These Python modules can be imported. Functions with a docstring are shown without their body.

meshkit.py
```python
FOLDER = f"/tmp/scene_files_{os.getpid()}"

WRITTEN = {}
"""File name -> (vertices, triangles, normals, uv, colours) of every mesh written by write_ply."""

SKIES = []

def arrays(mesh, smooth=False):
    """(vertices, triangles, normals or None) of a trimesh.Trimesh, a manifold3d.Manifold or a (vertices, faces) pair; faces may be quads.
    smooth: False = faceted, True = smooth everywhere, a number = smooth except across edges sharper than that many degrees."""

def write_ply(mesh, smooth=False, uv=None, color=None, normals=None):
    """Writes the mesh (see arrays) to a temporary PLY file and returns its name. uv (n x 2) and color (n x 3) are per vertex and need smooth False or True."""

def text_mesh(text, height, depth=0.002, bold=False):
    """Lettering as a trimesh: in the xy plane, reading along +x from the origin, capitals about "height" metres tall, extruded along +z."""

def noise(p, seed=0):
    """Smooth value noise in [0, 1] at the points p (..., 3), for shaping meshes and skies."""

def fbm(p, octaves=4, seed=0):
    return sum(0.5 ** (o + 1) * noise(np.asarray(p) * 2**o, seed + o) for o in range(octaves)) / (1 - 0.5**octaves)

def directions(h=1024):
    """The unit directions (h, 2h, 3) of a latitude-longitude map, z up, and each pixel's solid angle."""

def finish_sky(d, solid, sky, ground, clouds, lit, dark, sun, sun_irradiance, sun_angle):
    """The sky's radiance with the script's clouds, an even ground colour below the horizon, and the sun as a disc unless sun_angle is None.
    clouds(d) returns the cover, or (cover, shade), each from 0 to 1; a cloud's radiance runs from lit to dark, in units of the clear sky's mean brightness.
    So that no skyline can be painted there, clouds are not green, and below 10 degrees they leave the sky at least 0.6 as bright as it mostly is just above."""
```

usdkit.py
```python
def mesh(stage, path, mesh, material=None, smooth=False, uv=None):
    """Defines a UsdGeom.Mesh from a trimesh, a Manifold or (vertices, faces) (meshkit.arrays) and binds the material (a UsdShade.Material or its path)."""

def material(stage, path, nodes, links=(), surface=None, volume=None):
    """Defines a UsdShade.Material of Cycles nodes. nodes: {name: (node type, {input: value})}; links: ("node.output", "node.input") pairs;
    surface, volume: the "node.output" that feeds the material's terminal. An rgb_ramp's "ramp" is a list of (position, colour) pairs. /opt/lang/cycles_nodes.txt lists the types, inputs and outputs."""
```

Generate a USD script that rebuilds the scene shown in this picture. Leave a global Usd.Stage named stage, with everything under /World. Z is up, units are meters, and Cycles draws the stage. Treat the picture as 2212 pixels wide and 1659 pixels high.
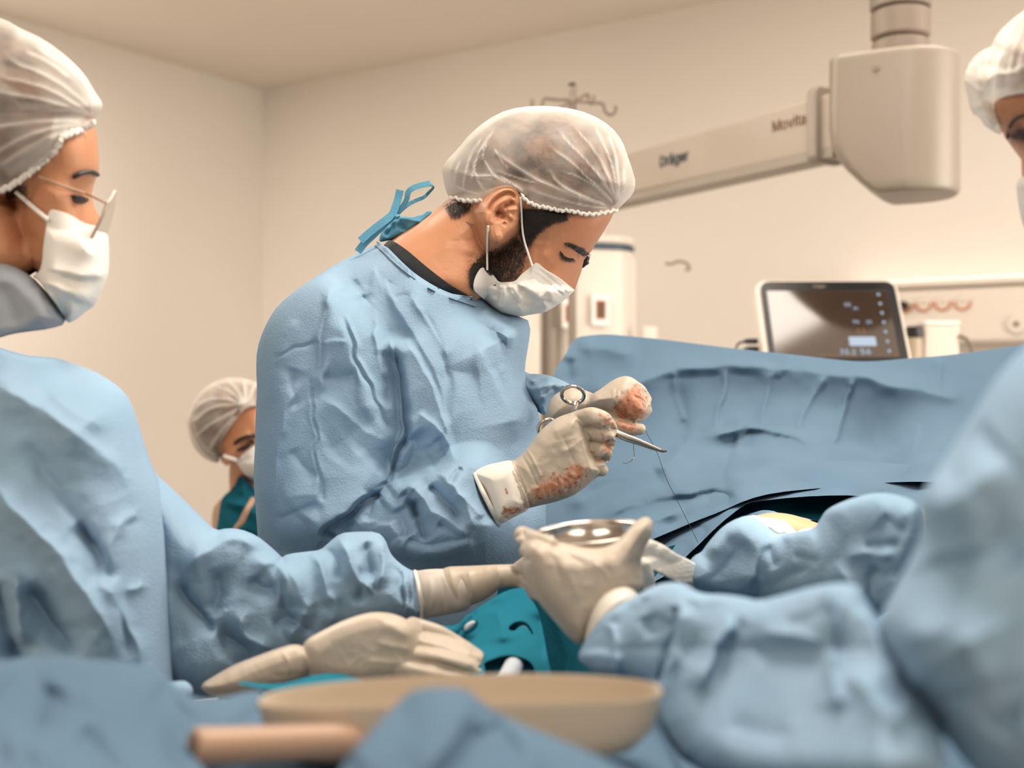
import math, numpy as np, trimesh, shapely, usdkit, meshkit
from shapely.geometry import Polygon, LineString, MultiPolygon, Point
from shapely.ops import unary_union
from scipy.spatial import Delaunay
from scipy.interpolate import RBFInterpolator
from pxr import Usd, UsdGeom, UsdLux, Gf, Sdf, Vt

stage = Usd.Stage.CreateInMemory()
UsdGeom.SetStageUpAxis(stage, UsdGeom.Tokens.z); UsdGeom.SetStageMetersPerUnit(stage, 1.0)
UsdGeom.Xform.Define(stage, '/World'); UsdGeom.Scope.Define(stage, '/World/Looks')

# ---------------------------------------------------------------- camera, lights, exposure
FPX, CX, CY, EYE = 2500.0, 1106.0, 829.5, 1.30
cam = UsdGeom.Camera.Define(stage, '/World/camera')
cam.CreateHorizontalApertureAttr(36.0); cam.CreateVerticalApertureAttr(27.0)
cam.CreateFocalLengthAttr(36.0 * FPX / 2212)
cam.CreateFStopAttr(3.6); cam.CreateFocusDistanceAttr(1.40)
cam.CreateExposureAttr(0.60)
cam.AddTranslateOp().Set(Gf.Vec3d(0, 0, EYE)); cam.AddRotateXOp().Set(90.0)

def rect_light(name, loc, size, power, color, rot=(0, 0, 0)):
    l = UsdLux.RectLight.Define(stage, '/World/' + name)
    l.CreateWidthAttr(size[0]); l.CreateHeightAttr(size[1]); l.CreateIntensityAttr(power); l.CreateColorAttr(Gf.Vec3f(*color))
    l.AddTranslateOp().Set(Gf.Vec3d(*loc)); l.AddRotateXYZOp().Set(Gf.Vec3f(*rot))
    return l
WARM = (1.0, 0.90, 0.79)
rect_light('ceiling_panel', (0.92, 2.47, 2.86), (1.6, 0.9), 4.2, WARM, (0, 0, 30))
rect_light('ceiling_panel_001', (-1.0, 2.6, 2.86), (1.2, 0.9), 5.5, WARM)
rect_light('ceiling_panel_002', (-2.35, 3.8, 2.86), (1.6, 1.0), 8.0, WARM)
rect_light('ceiling_panel_005', (-1.6, -1.5, 2.86), (1.8, 1.2), 5.0, WARM)
rect_light('ceiling_panel_006', (1.4, -1.7, 2.86), (1.8, 1.2), 5.0, WARM)
rect_light('side_window', (2.9, 1.7, 1.75), (1.5, 1.6), 6.0, (1.0, 0.92, 0.83), (0, 90, 0))
rect_light('surgical_lamp', (0.28, 1.02, 2.55), (0.7, 0.7), 11.0, (1.0, 0.92, 0.83))
surg = UsdLux.SphereLight.Define(stage, '/World/surgical_light')
surg.CreateRadiusAttr(0.06); surg.CreateIntensityAttr(700.0); surg.CreateColorAttr(Gf.Vec3f(1, .93, .84))
UsdLux.ShapingAPI.Apply(surg.GetPrim()); UsdLux.ShapingAPI(surg).CreateShapingConeAngleAttr(8.0); UsdLux.ShapingAPI(surg).CreateShapingConeSoftnessAttr(0.6)
surg.AddTranslateOp().Set(Gf.Vec3d(0.36, 1.24, 2.45)); surg.AddRotateXYZOp().Set(Gf.Vec3f(0, 0, 0))

# ---------------------------------------------------------------- scene helpers
_used = {}
def numbered(parent, name):
    k = (str(parent), name); n = _used.get(k, -1) + 1; _used[k] = n
    return f'{parent}/{name}' if n == 0 else f'{parent}/{name}_{n:03d}'
def tag(p, label=None, cat=None, group=None, kind=None):
    p = p.GetPrim() if hasattr(p, 'GetPrim') else p
    for k, v in (('label', label), ('category', cat), ('group', group), ('kind', kind)):
        if v: p.SetCustomDataByKey(k, v)
    return p
def thing(name, label, cat, group=None, loc=(0, 0, 0)):
    x = UsdGeom.Xform.Define(stage, numbered('/World', name))
    x.AddTranslateOp().Set(Gf.Vec3d(*map(float, loc)))
    return tag(x, label, cat, group)
def loc_of(parent):
    p = parent
    while p.GetPath().pathString.count('/') > 2: p = p.GetParent()
    if p.IsA(UsdGeom.Mesh): return np.zeros(3)
    v = UsdGeom.Xformable(p).GetOrderedXformOps()
    return np.array(v[0].Get()) if v else np.zeros(3)
def obj(name, mesh, mat, parent=None, smooth=30, uv=None, pv=None, label=None):
    """one Mesh prim; the mesh comes in world coordinates and is stored relative to its thing"""
    path = numbered(parent.GetPath() if parent is not None else '/World', name)
    if hasattr(mesh, 'vertices'): mesh = (np.array(mesh.vertices), np.array(mesh.faces))
    v = np.asarray(mesh[0], float)
    if parent is not None: v = v - loc_of(parent)
    if uv is not None or pv: smooth = True
    m = usdkit.mesh(stage, path, (v, mesh[1]), mat, smooth=smooth, uv=uv)
    for k, a in (pv or {}).items():
        UsdGeom.PrimvarsAPI(m).CreatePrimvar(k, Sdf.ValueTypeNames.FloatArray, 'vertex').Set(Vt.FloatArray.FromNumpy(np.asarray(a, np.float32)))
    if label: m.GetPrim().SetCustomDataByKey('label', label)
    return m.GetPrim()
def top(name, mesh, mat, label, cat, group=None, kind=None, **k):
    return tag(obj(name, mesh, mat, **k), label, cat, group, kind)
def curves(name, strands, width, mat, parent):
    path = numbered(parent.GetPath(), name)
    c = UsdGeom.BasisCurves.Define(stage, path)
    c.CreateTypeAttr('linear'); c.CreateCurveVertexCountsAttr([len(s) for s in strands])
    pts = np.vstack(strands) - loc_of(parent)
    c.CreatePointsAttr(Vt.Vec3fArray.FromNumpy(pts.astype(np.float32)))
    w = np.concatenate([np.linspace(width, width * .4, len(s)) for s in strands])
    c.CreateWidthsAttr(Vt.FloatArray.FromNumpy(w.astype(np.float32))); c.SetWidthsInterpolation('vertex')
    usdkit.UsdShade.MaterialBindingAPI.Apply(c.GetPrim()).Bind(mat)
    return c.GetPrim()

def P(x, y, D): return np.stack([(np.asarray(x, float) - CX) / FPX * D, np.asarray(D, float) + 0 * np.asarray(x, float), EYE - (np.asarray(y, float) - CY) / FPX * D], -1)
def Kf(x0, y0, s):
    def k(*pts):
        a = np.array(pts, float).reshape(-1, 2)
        return a / s + [x0, y0]
    return k
kA, kB, kC, kD, kE = Kf(760, 200, 3.2529), Kf(960, 780, 3.95), Kf(0, 40, 2.37), Kf(360, 1080, 1.8433), Kf(1140, 480, 2.0634)
kF, kG, kH, kI, kJ = Kf(1300, 0, 2.4254), Kf(540, 500, 2.2414), Kf(0, 700, 1.7297), Kf(1100, 1060, 3.6867), Kf(1500, 900, 2.1854)
kK, kL, kM, kN, kO = Kf(380, 780, 4.1458), Kf(1580, 560, 3.5), Kf(1180, 460, 4.608), Kf(2040, 20, 3.605), Kf(960, 380, 5.185)
kQ, kR = Kf(960, 1240, 6.38), Kf(760, 380, 9.215)
kX = Kf(0, 0, 1)

# ---------------------------------------------------------------- soft modelling: outlines with depth
def chaikin(a, n=2, closed=True):
    a = np.asarray(a, float)
    for _ in range(n):
        b = np.roll(a, -1, 0) if closed else a[1:]
        c = a if closed else a[:-1]
        q = np.stack([.75 * c + .25 * b, .25 * c + .75 * b], 1).reshape(-1, 2)
        a = q if closed else np.vstack([a[:1], q, a[-1:]])
    return a
def poly(a, n=2): return shapely.make_valid(Polygon(chaikin(a, n) if n else a)).buffer(0)
def resample(ring, s):
    L = max(6, int(ring.length / s))
    return np.array([ring.interpolate(t, normalized=True).coords[0] for t in np.arange(L) / L])
def lobe(p, D, t, R, k=.01, tb=None, e=2.0): return dict(poly=p, D=D, t=t, R=R, k=k, tb=tb if tb is not None else t, e=e)
def limb(pts, k=.002, flat=1.0, n=5):
    """a tapering limb or finger: pts are (x, y, radius in pixels, distance)"""
    a = np.array(pts, float)
    if n > 1 and len(a) > 2:   # round the bends
        b = [a[0]]
        for i in range(1, len(a) - 1):
            p, q, r = a[i - 1], a[i], a[i + 1]
            for u in np.linspace(0, 1, n): b.append((.5 * (p + q) * .5 + .5 * q) * (1 - u) ** 2 + 2 * u * (1 - u) * q + u * u * (.5 * (r + q) * .5 + .5 * q))
        a = np.array(b + [a[-1]])
    parts = []
    for p, q in zip(a[:-1], a[1:]):
        parts.append(unary_union([Point(*p[:2]).buffer(p[2]), Point(*q[:2]).buffer(q[2])]).convex_hull)
    def near(xy):
        best = np.full(len(xy), 1e9); R = np.zeros(len(xy)); D = np.zeros(len(xy))
        for p, q in zip(a[:-1], a[1:]):
            d = q[:2] - p[:2]; u = np.clip(((xy - p[:2]) @ d) / max(d @ d, 1e-9), 0, 1)
            e = np.linalg.norm(xy - p[:2] - u[:, None] * d, axis=1) - (p[2] + u * (q[2] - p[2]))
            m = e < best; best[m] = e[m]; R[m] = (p[2] + u * (q[2] - p[2]))[m]; D[m] = (p[3] + u * (q[3] - p[3]))[m]
        return R, D
    return dict(poly=unary_union(parts), D=lambda xy: near(xy)[1], t=lambda xy: near(xy)[0] * near(xy)[1] / FPX * flat, R=lambda xy: near(xy)[0], k=k, tb=None, e=2.0)
def val(f, xy): return f(xy) if callable(f) else np.full(len(xy), float(f))
def plane(x0, y0, D0, dx=0., dy=0.): return lambda xy: D0 + (xy[:, 0] - x0) * dx + (xy[:, 1] - y0) * dy
def smin(a, b, k):
    h = np.clip(.5 + .5 * (b - a) / k, 0, 1)
    return b * (1 - h) + a * h - k * h * (1 - h)
def lobe_depth(l, xy):
    inside = shapely.contains_xy(l['poly'], xy[:, 0], xy[:, 1])
    d = shapely.distance(shapely.points(xy), l['poly'].boundary)
    Dc, t, R = val(l['D'], xy), val(l['t'], xy), val(l['R'], xy)
    q = np.clip(d / np.maximum(R, 1e-6), 0, 1)
    prof = np.where(inside, (1 - (1 - q) ** l['e']) ** (1 / l['e']), 0)
    tb = t if l['tb'] is None else val(l['tb'], xy)
    out = np.where(inside, 0, d * Dc / FPX * 2.5)
    return Dc - t * prof + out, Dc + tb * prof - out, Dc
def S(h, wl, wr, line, taper=.25, p=1.3): return (h, wl, wr, np.asarray(line, float), taper, p)
def relief(xy, strokes, wob=3.):
    """fold lines: h mm towards the viewer's side, falloff wl / wr pixels left and right of the line"""
    H = np.zeros(len(xy)); q0 = np.column_stack([xy / 52., 0 * xy[:, 0]])
    xy = xy + np.stack([meshkit.noise(q0, 3) + .5 * meshkit.noise(q0 * 2.3, 5) - .75, meshkit.noise(q0 + 40, 4) + .5 * meshkit.noise(q0 * 2.3 + 9, 6) - .75], 1) * wob
    for h, wl, wr, line, taper, p in strokes:
        if len(line) > 2: line = chaikin(line, 2, False)
        pad = 3 * max(wl, wr); lo, hi = line.min(0) - pad, line.max(0) + pad
        ix = np.nonzero(((xy > lo) & (xy < hi)).all(1))[0]
        if not len(ix): continue
        q = xy[ix]; best = np.full(len(ix), 1e9); side = np.zeros(len(ix)); U = np.zeros(len(ix))
        seg = np.linalg.norm(np.diff(line, axis=0), axis=1); cum = np.concatenate([[0], np.cumsum(seg)])
        for i, (a, b) in enumerate(zip(line[:-1], line[1:])):
            d = b - a; u = np.clip(((q - a) @ d) / max(d @ d, 1e-9), 0, 1)
            r = q - a - u[:, None] * d; e = np.linalg.norm(r, axis=1); m = e < best
            best[m] = e[m]; side[m] = ((d[0] * (q[:, 1] - a[1]) - d[1] * (q[:, 0] - a[0])) / max(np.hypot(*d), 1e-9) / np.maximum(e, 1e-6))[m]; U[m] = ((cum[i] + u * seg[i]) / cum[-1])[m]
        t_ = np.clip(.5 + .62 * side, 0, 1); w = wl + (wr - wl) * t_ * t_ * (3 - 2 * t_)
        tp = 1.0 if not taper else np.clip(U / taper, 0, 1) * np.clip((1 - U) / taper, 0, 1)
        tp = tp * tp * (3 - 2 * tp)
        H[ix] += h * 1e-3 * np.exp(-(best / w) ** p) * tp
    return H
def crumple(xy, D, amp, size, seed=0, stretch=(1, 1)):
    """creases between flat facets, of the given size in metres"""
    w = np.stack([xy[:, 0] * D / FPX / size * stretch[0], xy[:, 1] * D / FPX / size * stretch[1], 0 * D + seed * 3.7], -1)
    a = .6 + seed; w = w @ np.array([[math.cos(a), math.sin(a), 0], [-math.sin(a), math.cos(a), 0], [0, 0, 1.]])
    w = w + 1.1 * np.stack([meshkit.noise(w * .8 + 9, seed + 5), meshkit.noise(w * .8 + 31, seed + 6), 0 * D], -1)
    n = meshkit.noise(w, seed); n2 = meshkit.noise(w * 2.3 + 5, seed + 2)
    return amp * ((1 - 2 * np.abs(2 * n - 1)) + .35 * (1 - 2 * np.abs(2 * n2 - 1)))
def points_in(U, step, fine=(), rings=(.45, 1.2, 2.2)):
    pts, nb = [], 0
    geoms = list(getattr(U, 'geoms', [U]))
    edge = np.vstack([resample(r, step) for g in geoms for r in (g.exterior, *g.interiors)])
    pts.append(edge); nb = len(edge)
    for f in rings:
        B = U.buffer(-f * step)
        for g in getattr(B, 'geoms', [B]):
            if g.is_empty: continue
            for r in (g.exterior, *g.interiors):
                if r.length > 4 * step: pts.append(resample(r, step))
    inner = U.buffer(-(rings[-1] + .7) * step)
    def hexgrid(region, s):
        if region.is_empty: return np.zeros((0, 2))
        x0, y0, x1, y1 = region.bounds
        gx, gy = np.meshgrid(np.arange(x0, x1, s), np.arange(y0, y1, s * .866)); gx = gx + (np.arange(gx.shape[0]) % 2)[:, None] * s / 2
        g = np.stack([gx.ravel(), gy.ravel()], 1)
        return g[shapely.contains_xy(region, g[:, 0], g[:, 1])]
    rest = inner
    for region, s in fine:
        pts.append(hexgrid(inner.intersection(region), s)); rest = rest.difference(region.buffer(s))
    pts.append(hexgrid(rest, step))
    xy = np.vstack(pts)
    _, keep = np.unique(np.round(xy, 3), axis=0, return_index=True)
    keep = np.sort(keep); nb = int((keep < nb).sum())
    return xy[keep], nb
def tri2d(xy, U):
    f = Delaunay(xy).simplices
    c = xy[f].mean(1); f = f[shapely.contains_xy(U, c[:, 0], c[:, 1])]
    a, b, c = xy[f[:, 0]], xy[f[:, 1]], xy[f[:, 2]]
    area = (b[:, 0] - a[:, 0]) * (c[:, 1] - a[:, 1]) - (b[:, 1] - a[:, 1]) * (c[:, 0] - a[:, 0])
    f = f[np.abs(area) > 1e-4]; area = area[np.abs(area) > 1e-4]
    f[area > 0] = f[area > 0][:, ::-1]
    return f
def puff(lobes, step=5, strokes=(), mirror=False, fine=(), fade=10, extra=None, attr=None, clip=None, over=None, gap=.002, wob=3.):
    """a closed soft body: each lobe is an outline with a distance, a half thickness and an edge rounding; lobes blend smoothly.
    clip: keep only this outline of it (a garment's edge lies on what it covers); over: the surface it must lie upon"""
    U = unary_union([l['poly'] for l in lobes]).buffer(.4).buffer(-.4)
    U = unary_union([Polygon(q.exterior, [h for h in q.interiors if Polygon(h).area > 2500]) for q in getattr(U, 'geoms', [U])])
    whole = U
    if clip is not None:
        U = clip.intersection(whole).buffer(-.3).buffer(.3)
        if hasattr(U, 'geoms'): U = max(U.geoms, key=lambda g: g.area)
    xy, nb = points_in(U, step, fine, rings=(.45, 1.2, 2.2) if clip is None else (.5, 1.4))
    F0, B0, Dm = lobe_depth(lobes[0], xy)
    for l in lobes[1:]:
        f, b, dc = lobe_depth(l, xy)
        F0 = smin(F0, f, l['k']); B0 = -smin(-B0, -b, l['k'])
    db = shapely.distance(shapely.points(xy), whole.boundary)
    H = relief(xy, strokes, wob) if len(strokes) else np.zeros(len(xy))
    if extra: H = H + extra(xy, F0)
    H = H * np.clip(db / fade, 0, 1)
    Fd = F0 - H
    if over is not None:
        o = over(xy); ok = ~np.isnan(o)
        lim = np.where(ok, o - gap, 9.); Fd = np.where(Fd > lim, lim - .25 * np.clip(H, 0, .004), Fd)
    B0 = 2 * Dm - Fd if mirror else B0
    f = tri2d(xy, U); n = len(xy)
    if clip is None:
        Fd[:nb] = .5 * (Fd[:nb] + B0[:nb]); B0 = np.maximum(B0, Fd + 2e-4)
        inv = np.arange(n); inv[nb:] = n + np.arange(n - nb)
        v = np.vstack([P(xy[:, 0], xy[:, 1], Fd), P(xy[nb:, 0], xy[nb:, 1], B0[nb:])]); faces = np.vstack([f, inv[f][:, ::-1]]); bk = nb
    else:
        B0 = np.maximum(B0, Fd + 1.5e-3)
        ee = np.vstack([f[:, [0, 1]], f[:, [1, 2]], f[:, [2, 0]]]); _, idx, cnt = np.unique(np.sort(ee, 1), axis=0, return_index=True, return_counts=True); be = ee[idx[cnt == 1]]
        v = np.vstack([P(xy[:, 0], xy[:, 1], Fd), P(xy[:, 0], xy[:, 1], B0)])
        faces = np.vstack([f, f[:, ::-1] + n, np.stack([be[:, 1], be[:, 0], be[:, 0] + n], 1), np.stack([be[:, 1], be[:, 0] + n, be[:, 1] + n], 1)]); bk = 0
    if attr:
        a = {k: np.concatenate([g(xy), g(xy)[bk:] * (1 if mirror else 0)]) for k, g in attr.items()}
        return (v, faces), a
    return v, faces
def rbf(ctrl, smooth=0.0):
    c = np.array(ctrl, float)
    r = RBFInterpolator(c[:, :2] / 300., c[:, 2], kernel='thin_plate_spline', smoothing=smooth)
    return lambda xy: r(np.asarray(xy) / 300.)
def sheet(p, ctrl, strokes=(), step=6, thick=.0025, extra=None, fine=(), smooth=0.0, wob=12.):
    """a cloth: an outline with a distance given at control points, real folds and a thickness"""
    xy, nb = points_in(p, step, fine, rings=(1.0,))
    D = (rbf(ctrl, smooth)(xy) if not callable(ctrl) else ctrl(xy)) - relief(xy, strokes, wob)
    if extra: D = D - extra(xy, D)
    f = tri2d(xy, p)
    e = np.sort(np.vstack([f[:, [0, 1]], f[:, [1, 2]], f[:, [2, 0]]]), 1)
    ee = np.vstack([f[:, [0, 1]], f[:, [1, 2]], f[:, [2, 0]]])
    _, idx, cnt = np.unique(e, axis=0, return_index=True, return_counts=True)
    be = ee[idx[cnt == 1]]; n = len(xy)
    side = np.vstack([np.stack([be[:, 1], be[:, 0], be[:, 0] + n], 1), np.stack([be[:, 1], be[:, 0] + n, be[:, 1] + n], 1)])
    v = np.vstack([P(xy[:, 0], xy[:, 1], D), P(xy[:, 0], xy[:, 1], D + thick)])
    return v, np.vstack([f, f[:, ::-1] + n, side])
def join(*ms):
    v, f, n = [], [], 0
    for m in ms:
        a, b = (np.array(m.vertices), np.array(m.faces)) if hasattr(m, 'vertices') else m
        v.append(a); f.append(np.asarray(b) + n); n += len(a)
    return np.vstack(v), np.vstack(f)

from scipy.interpolate import LinearNDInterpolator
def surf(mesh):
    """distance of a soft body's front surface at a pixel"""
    v, f = mesh
    px = CX + FPX * v[:, 0] / v[:, 1]; py = CY - FPX * (v[:, 2] - EYE) / v[:, 1]
    m = trimesh.Trimesh(v, f, process=False).face_normals
    fr = np.unique(f[m[:, 1] < -.02])
    L = LinearNDInterpolator(np.stack([px[fr], py[fr]], 1), v[fr, 1])
    return lambda xy: L(np.asarray(xy, float))
def front(lobes, strokes=()):
    def g(xy):
        F0 = lobe_depth(lobes[0], xy)[0]
        for l in lobes[1:]: F0 = smin(F0, lobe_depth(l, xy)[0], l['k'])
        return F0 - (relief(xy, strokes) if len(strokes) else 0)
    return g
def least(*fs):
    def g(xy):
        v = np.stack([f(xy) for f in fs]); return np.nanmin(np.where(np.isnan(v), 9., v), 0)
    return g

# ---------------------------------------------------------------- hard modelling
def unit(v): v = np.asarray(v, float); return v / np.linalg.norm(v)
def tube(path, r, n=10, closed=False, cap=True):
    p = np.asarray(path, float); m = len(p); r = np.broadcast_to(np.asarray(r, float), (m,))
    t = np.roll(p, -1, 0) - np.roll(p, 1, 0) if closed else np.gradient(p, axis=0)
    t = t / np.maximum(np.linalg.norm(t, axis=1, keepdims=True), 1e-12)
    u = np.cross(t[0], [0, 0, 1.]); u = u if np.linalg.norm(u) > .1 else np.cross(t[0], [1., 0, 0]); u = unit(u)
    rings = []
    for i in range(m):
        u = unit(u - t[i] * (u @ t[i])); w = np.cross(t[i], u); a = np.arange(n) / n * 2 * np.pi
        rings.append(p[i] + r[i] * (np.cos(a)[:, None] * u + np.sin(a)[:, None] * w))
    v = np.vstack(rings); f = []
    for i in range(m if closed else m - 1):
        j = (i + 1) % m
        for k in range(n): f.append([i * n + k, i * n + (k + 1) % n, j * n + (k + 1) % n, j * n + k])
    f = np.array(f); f = np.vstack([f[:, [0, 1, 2]], f[:, [0, 2, 3]]])
    if cap and not closed:
        v = np.vstack([v, p[0], p[-1]]); a = len(v) - 2
        f = np.vstack([f, [[a, (k + 1) % n, k] for k in range(n)], [[a + 1, (m - 1) * n + k, (m - 1) * n + (k + 1) % n] for k in range(n)]])
    return v, f
def spline(pts, n=8):
    a = np.asarray(pts, float); a = np.vstack([2 * a[0] - a[1], a, 2 * a[-1] - a[-2]]); out = []
    for i in range(1, len(a) - 2):
        for u in np.arange(n) / n:
            out.append(.5 * ((2 * a[i]) + (-a[i - 1] + a[i + 1]) * u + (2 * a[i - 1] - 5 * a[i] + 4 * a[i + 1] - a[i + 2]) * u * u + (-a[i - 1] + 3 * a[i] - 3 * a[i + 1] + a[i + 2]) * u ** 3))
    return np.array(out + [a[-2]])
def ribbon(path, side, w, th=.0012):
    """a flat strip along a 3-D path; side: the strip's width direction at each point"""
    p = np.asarray(path, float); m = len(p); s = np.broadcast_to(np.asarray(side, float), (m, 3)); w = np.broadcast_to(np.asarray(w, float), (m,))
    t = np.gradient(p, axis=0); s = s / np.linalg.norm(s, axis=1, keepdims=True)
    nn = np.cross(t, s); nn = nn / np.maximum(np.linalg.norm(nn, axis=1, keepdims=True), 1e-9)
    c = [p + s * w[:, None] / 2 + nn * th / 2, p - s * w[:, None] / 2 + nn * th / 2, p - s * w[:, None] / 2 - nn * th / 2, p + s * w[:, None] / 2 - nn * th / 2]
    v = np.stack(c, 1).reshape(-1, 3); f = []
    for i in range(m - 1):
        for k in range(4): f.append([i * 4 + k, i * 4 + (k + 1) % 4, i * 4 + 4 + (k + 1) % 4, i * 4 + 4 + k])
    f += [[0, 3, 2, 1], [m * 4 - 4, m * 4 - 3, m * 4 - 2, m * 4 - 1]]
    f = np.array(f); f = np.vstack([f[:, [0, 1, 2]], f[:, [0, 2, 3]]])
    m_ = trimesh.Trimesh(v, f, process=False); m_.fix_normals()
    return np.array(m_.vertices), np.array(m_.faces)
def fixn(m):
    m = trimesh.Trimesh(*m, process=False) if isinstance(m, tuple) else m
    m.fix_normals(); return np.array(m.vertices), np.array(m.faces)
def frame(origin, x, y):
    x, y = unit(x), unit(y); y = unit(y - x * (x @ y)); M = np.eye(4); M[:3, 0], M[:3, 1], M[:3, 2], M[:3, 3] = x, y, np.cross(x, y), origin
    return M
def at(m, M):
    v, f = (np.array(m.vertices), np.array(m.faces)) if hasattr(m, 'vertices') else m
    return v @ M[:3, :3].T + M[:3, 3], f
def rbox(sx, sy, sz, r, n=4):
    """box with rounded vertical edges and chamfered rims, centred"""
    p = shapely.box(-sx / 2 + r, -sy / 2 + r, sx / 2 - r, sy / 2 - r).buffer(r, quad_segs=n)
    return slab(p, sz, min(r * .5, sz * .2, .01))
def slab(p, h, c=0.002):
    """an outline in the xy plane extruded from -h/2 to h/2 with chamfered rims"""
    c = min(c, h * .45)
    rings = []
    base = np.array(p.exterior.coords)[:-1]
    if not p.exterior.is_ccw: base = base[::-1]
    e1 = np.roll(base, -1, 0) - base; nrm = np.stack([e1[:, 1], -e1[:, 0]], 1); nrm /= np.maximum(np.linalg.norm(nrm, axis=1, keepdims=True), 1e-9)
    nv = nrm + np.roll(nrm, 1, 0); nv /= np.maximum(np.linalg.norm(nv, axis=1, keepdims=True), 1e-9)
    for z, o in ((-h / 2, c), (-h / 2 + c * .3, c * .3), (-h / 2 + c, 0), (h / 2 - c, 0), (h / 2 - c * .3, c * .3), (h / 2, c)):
        rings.append(np.column_stack([base - nv * o, np.full(len(base), z)]))
    n, m = len(base), len(rings); v = np.vstack(rings + [[[base[:, 0].mean(), base[:, 1].mean(), -h / 2]], [[base[:, 0].mean(), base[:, 1].mean(), h / 2]]])
    i = np.arange(n); j = (i + 1) % n; f = []
    for k in range(m - 1): f += [np.stack([k * n + i, k * n + j, k * n + n + j], 1), np.stack([k * n + i, k * n + n + j, k * n + n + i], 1)]
    f += [np.stack([j, i, 0 * i + m * n], 1), np.stack([(m - 1) * n + i, (m - 1) * n + j, 0 * i + m * n + 1], 1)]
    return v, np.vstack(f)
def cyl(r, h, n=40, c=.003, r2=None):
    r2 = r if r2 is None else r2
    prof = [(0, 0), (r - c, 0), (r, c), (r2, h - c), (r2 - c, h), (0, h)]
    m = trimesh.creation.revolve(prof, sections=n); return np.array(m.vertices), np.array(m.faces)
def lathe(prof, n=48):
    m = trimesh.creation.revolve(prof, sections=n); return fixn(m)
# ---------------------------------------------------------------- materials
def M(name): return '/World/Looks/' + name
def mat(name, nodes, links, surface='p.BSDF'): return usdkit.material(stage, M(name), nodes, links, surface=surface)
def plain(name, col, rough=.5, metal=0., spec=.5, **k):
    return mat(name, {'p': ('principled_bsdf', dict(base_color=col, roughness=rough, metallic=metal, specular_ior_level=spec, **k))}, [])
def fabric(name, col, col2, bump=.35, scale=700, sheen=0.):
    return mat(name, {
        'g': ('geometry', {}), 'n1': ('noise_texture', dict(scale=9., detail=1.)), 'v': ('voronoi_texture', dict(scale=float(scale) * .6)),
        'r': ('rgb_ramp', dict(ramp=[(.35, col), (.65, col2)])), 'b': ('bump', dict(strength=bump, distance=.0012)), 'p': ('diffuse_bsdf', {})},
        [('g.position', 'n1.vector'), ('g.position', 'v.vector'), ('n1.fac', 'r.fac'), ('r.color', 'p.color'), ('v.distance', 'b.height'), ('b.normal', 'p.normal')])
gown_blue = fabric('gown_blue', (.24, .36, .48), (.26, .38, .50), sheen=0.)
drape_blue = fabric('drape_blue', (.105, .172, .245), (.115, .185, .26), bump=.2, sheen=0.)
teal_plastic = fabric('teal_plastic', (.016, .14, .20), (.02, .16, .225), bump=.08, sheen=0.)
scrub_dark = fabric('scrub_dark', (.010, .085, .125), (.014, .10, .145), sheen=0.)
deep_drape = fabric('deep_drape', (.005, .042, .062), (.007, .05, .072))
black_cloth = plain('black_cloth', (.012, .014, .016), .9)
tie_blue = fabric('tie_blue', (.10, .29, .42), (.12, .32, .45), bump=.3)
mask_white = fabric('mask_white', (.70, .67, .62), (.74, .71, .66), bump=.15, scale=900, sheen=0.)
mask_grey = fabric('mask_grey', (.27, .29, .32), (.30, .32, .35), bump=.1)
elastic = plain('elastic', (.80, .77, .72), .8)
gauze = plain('gauze', (.92, .90, .86), .9)
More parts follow.
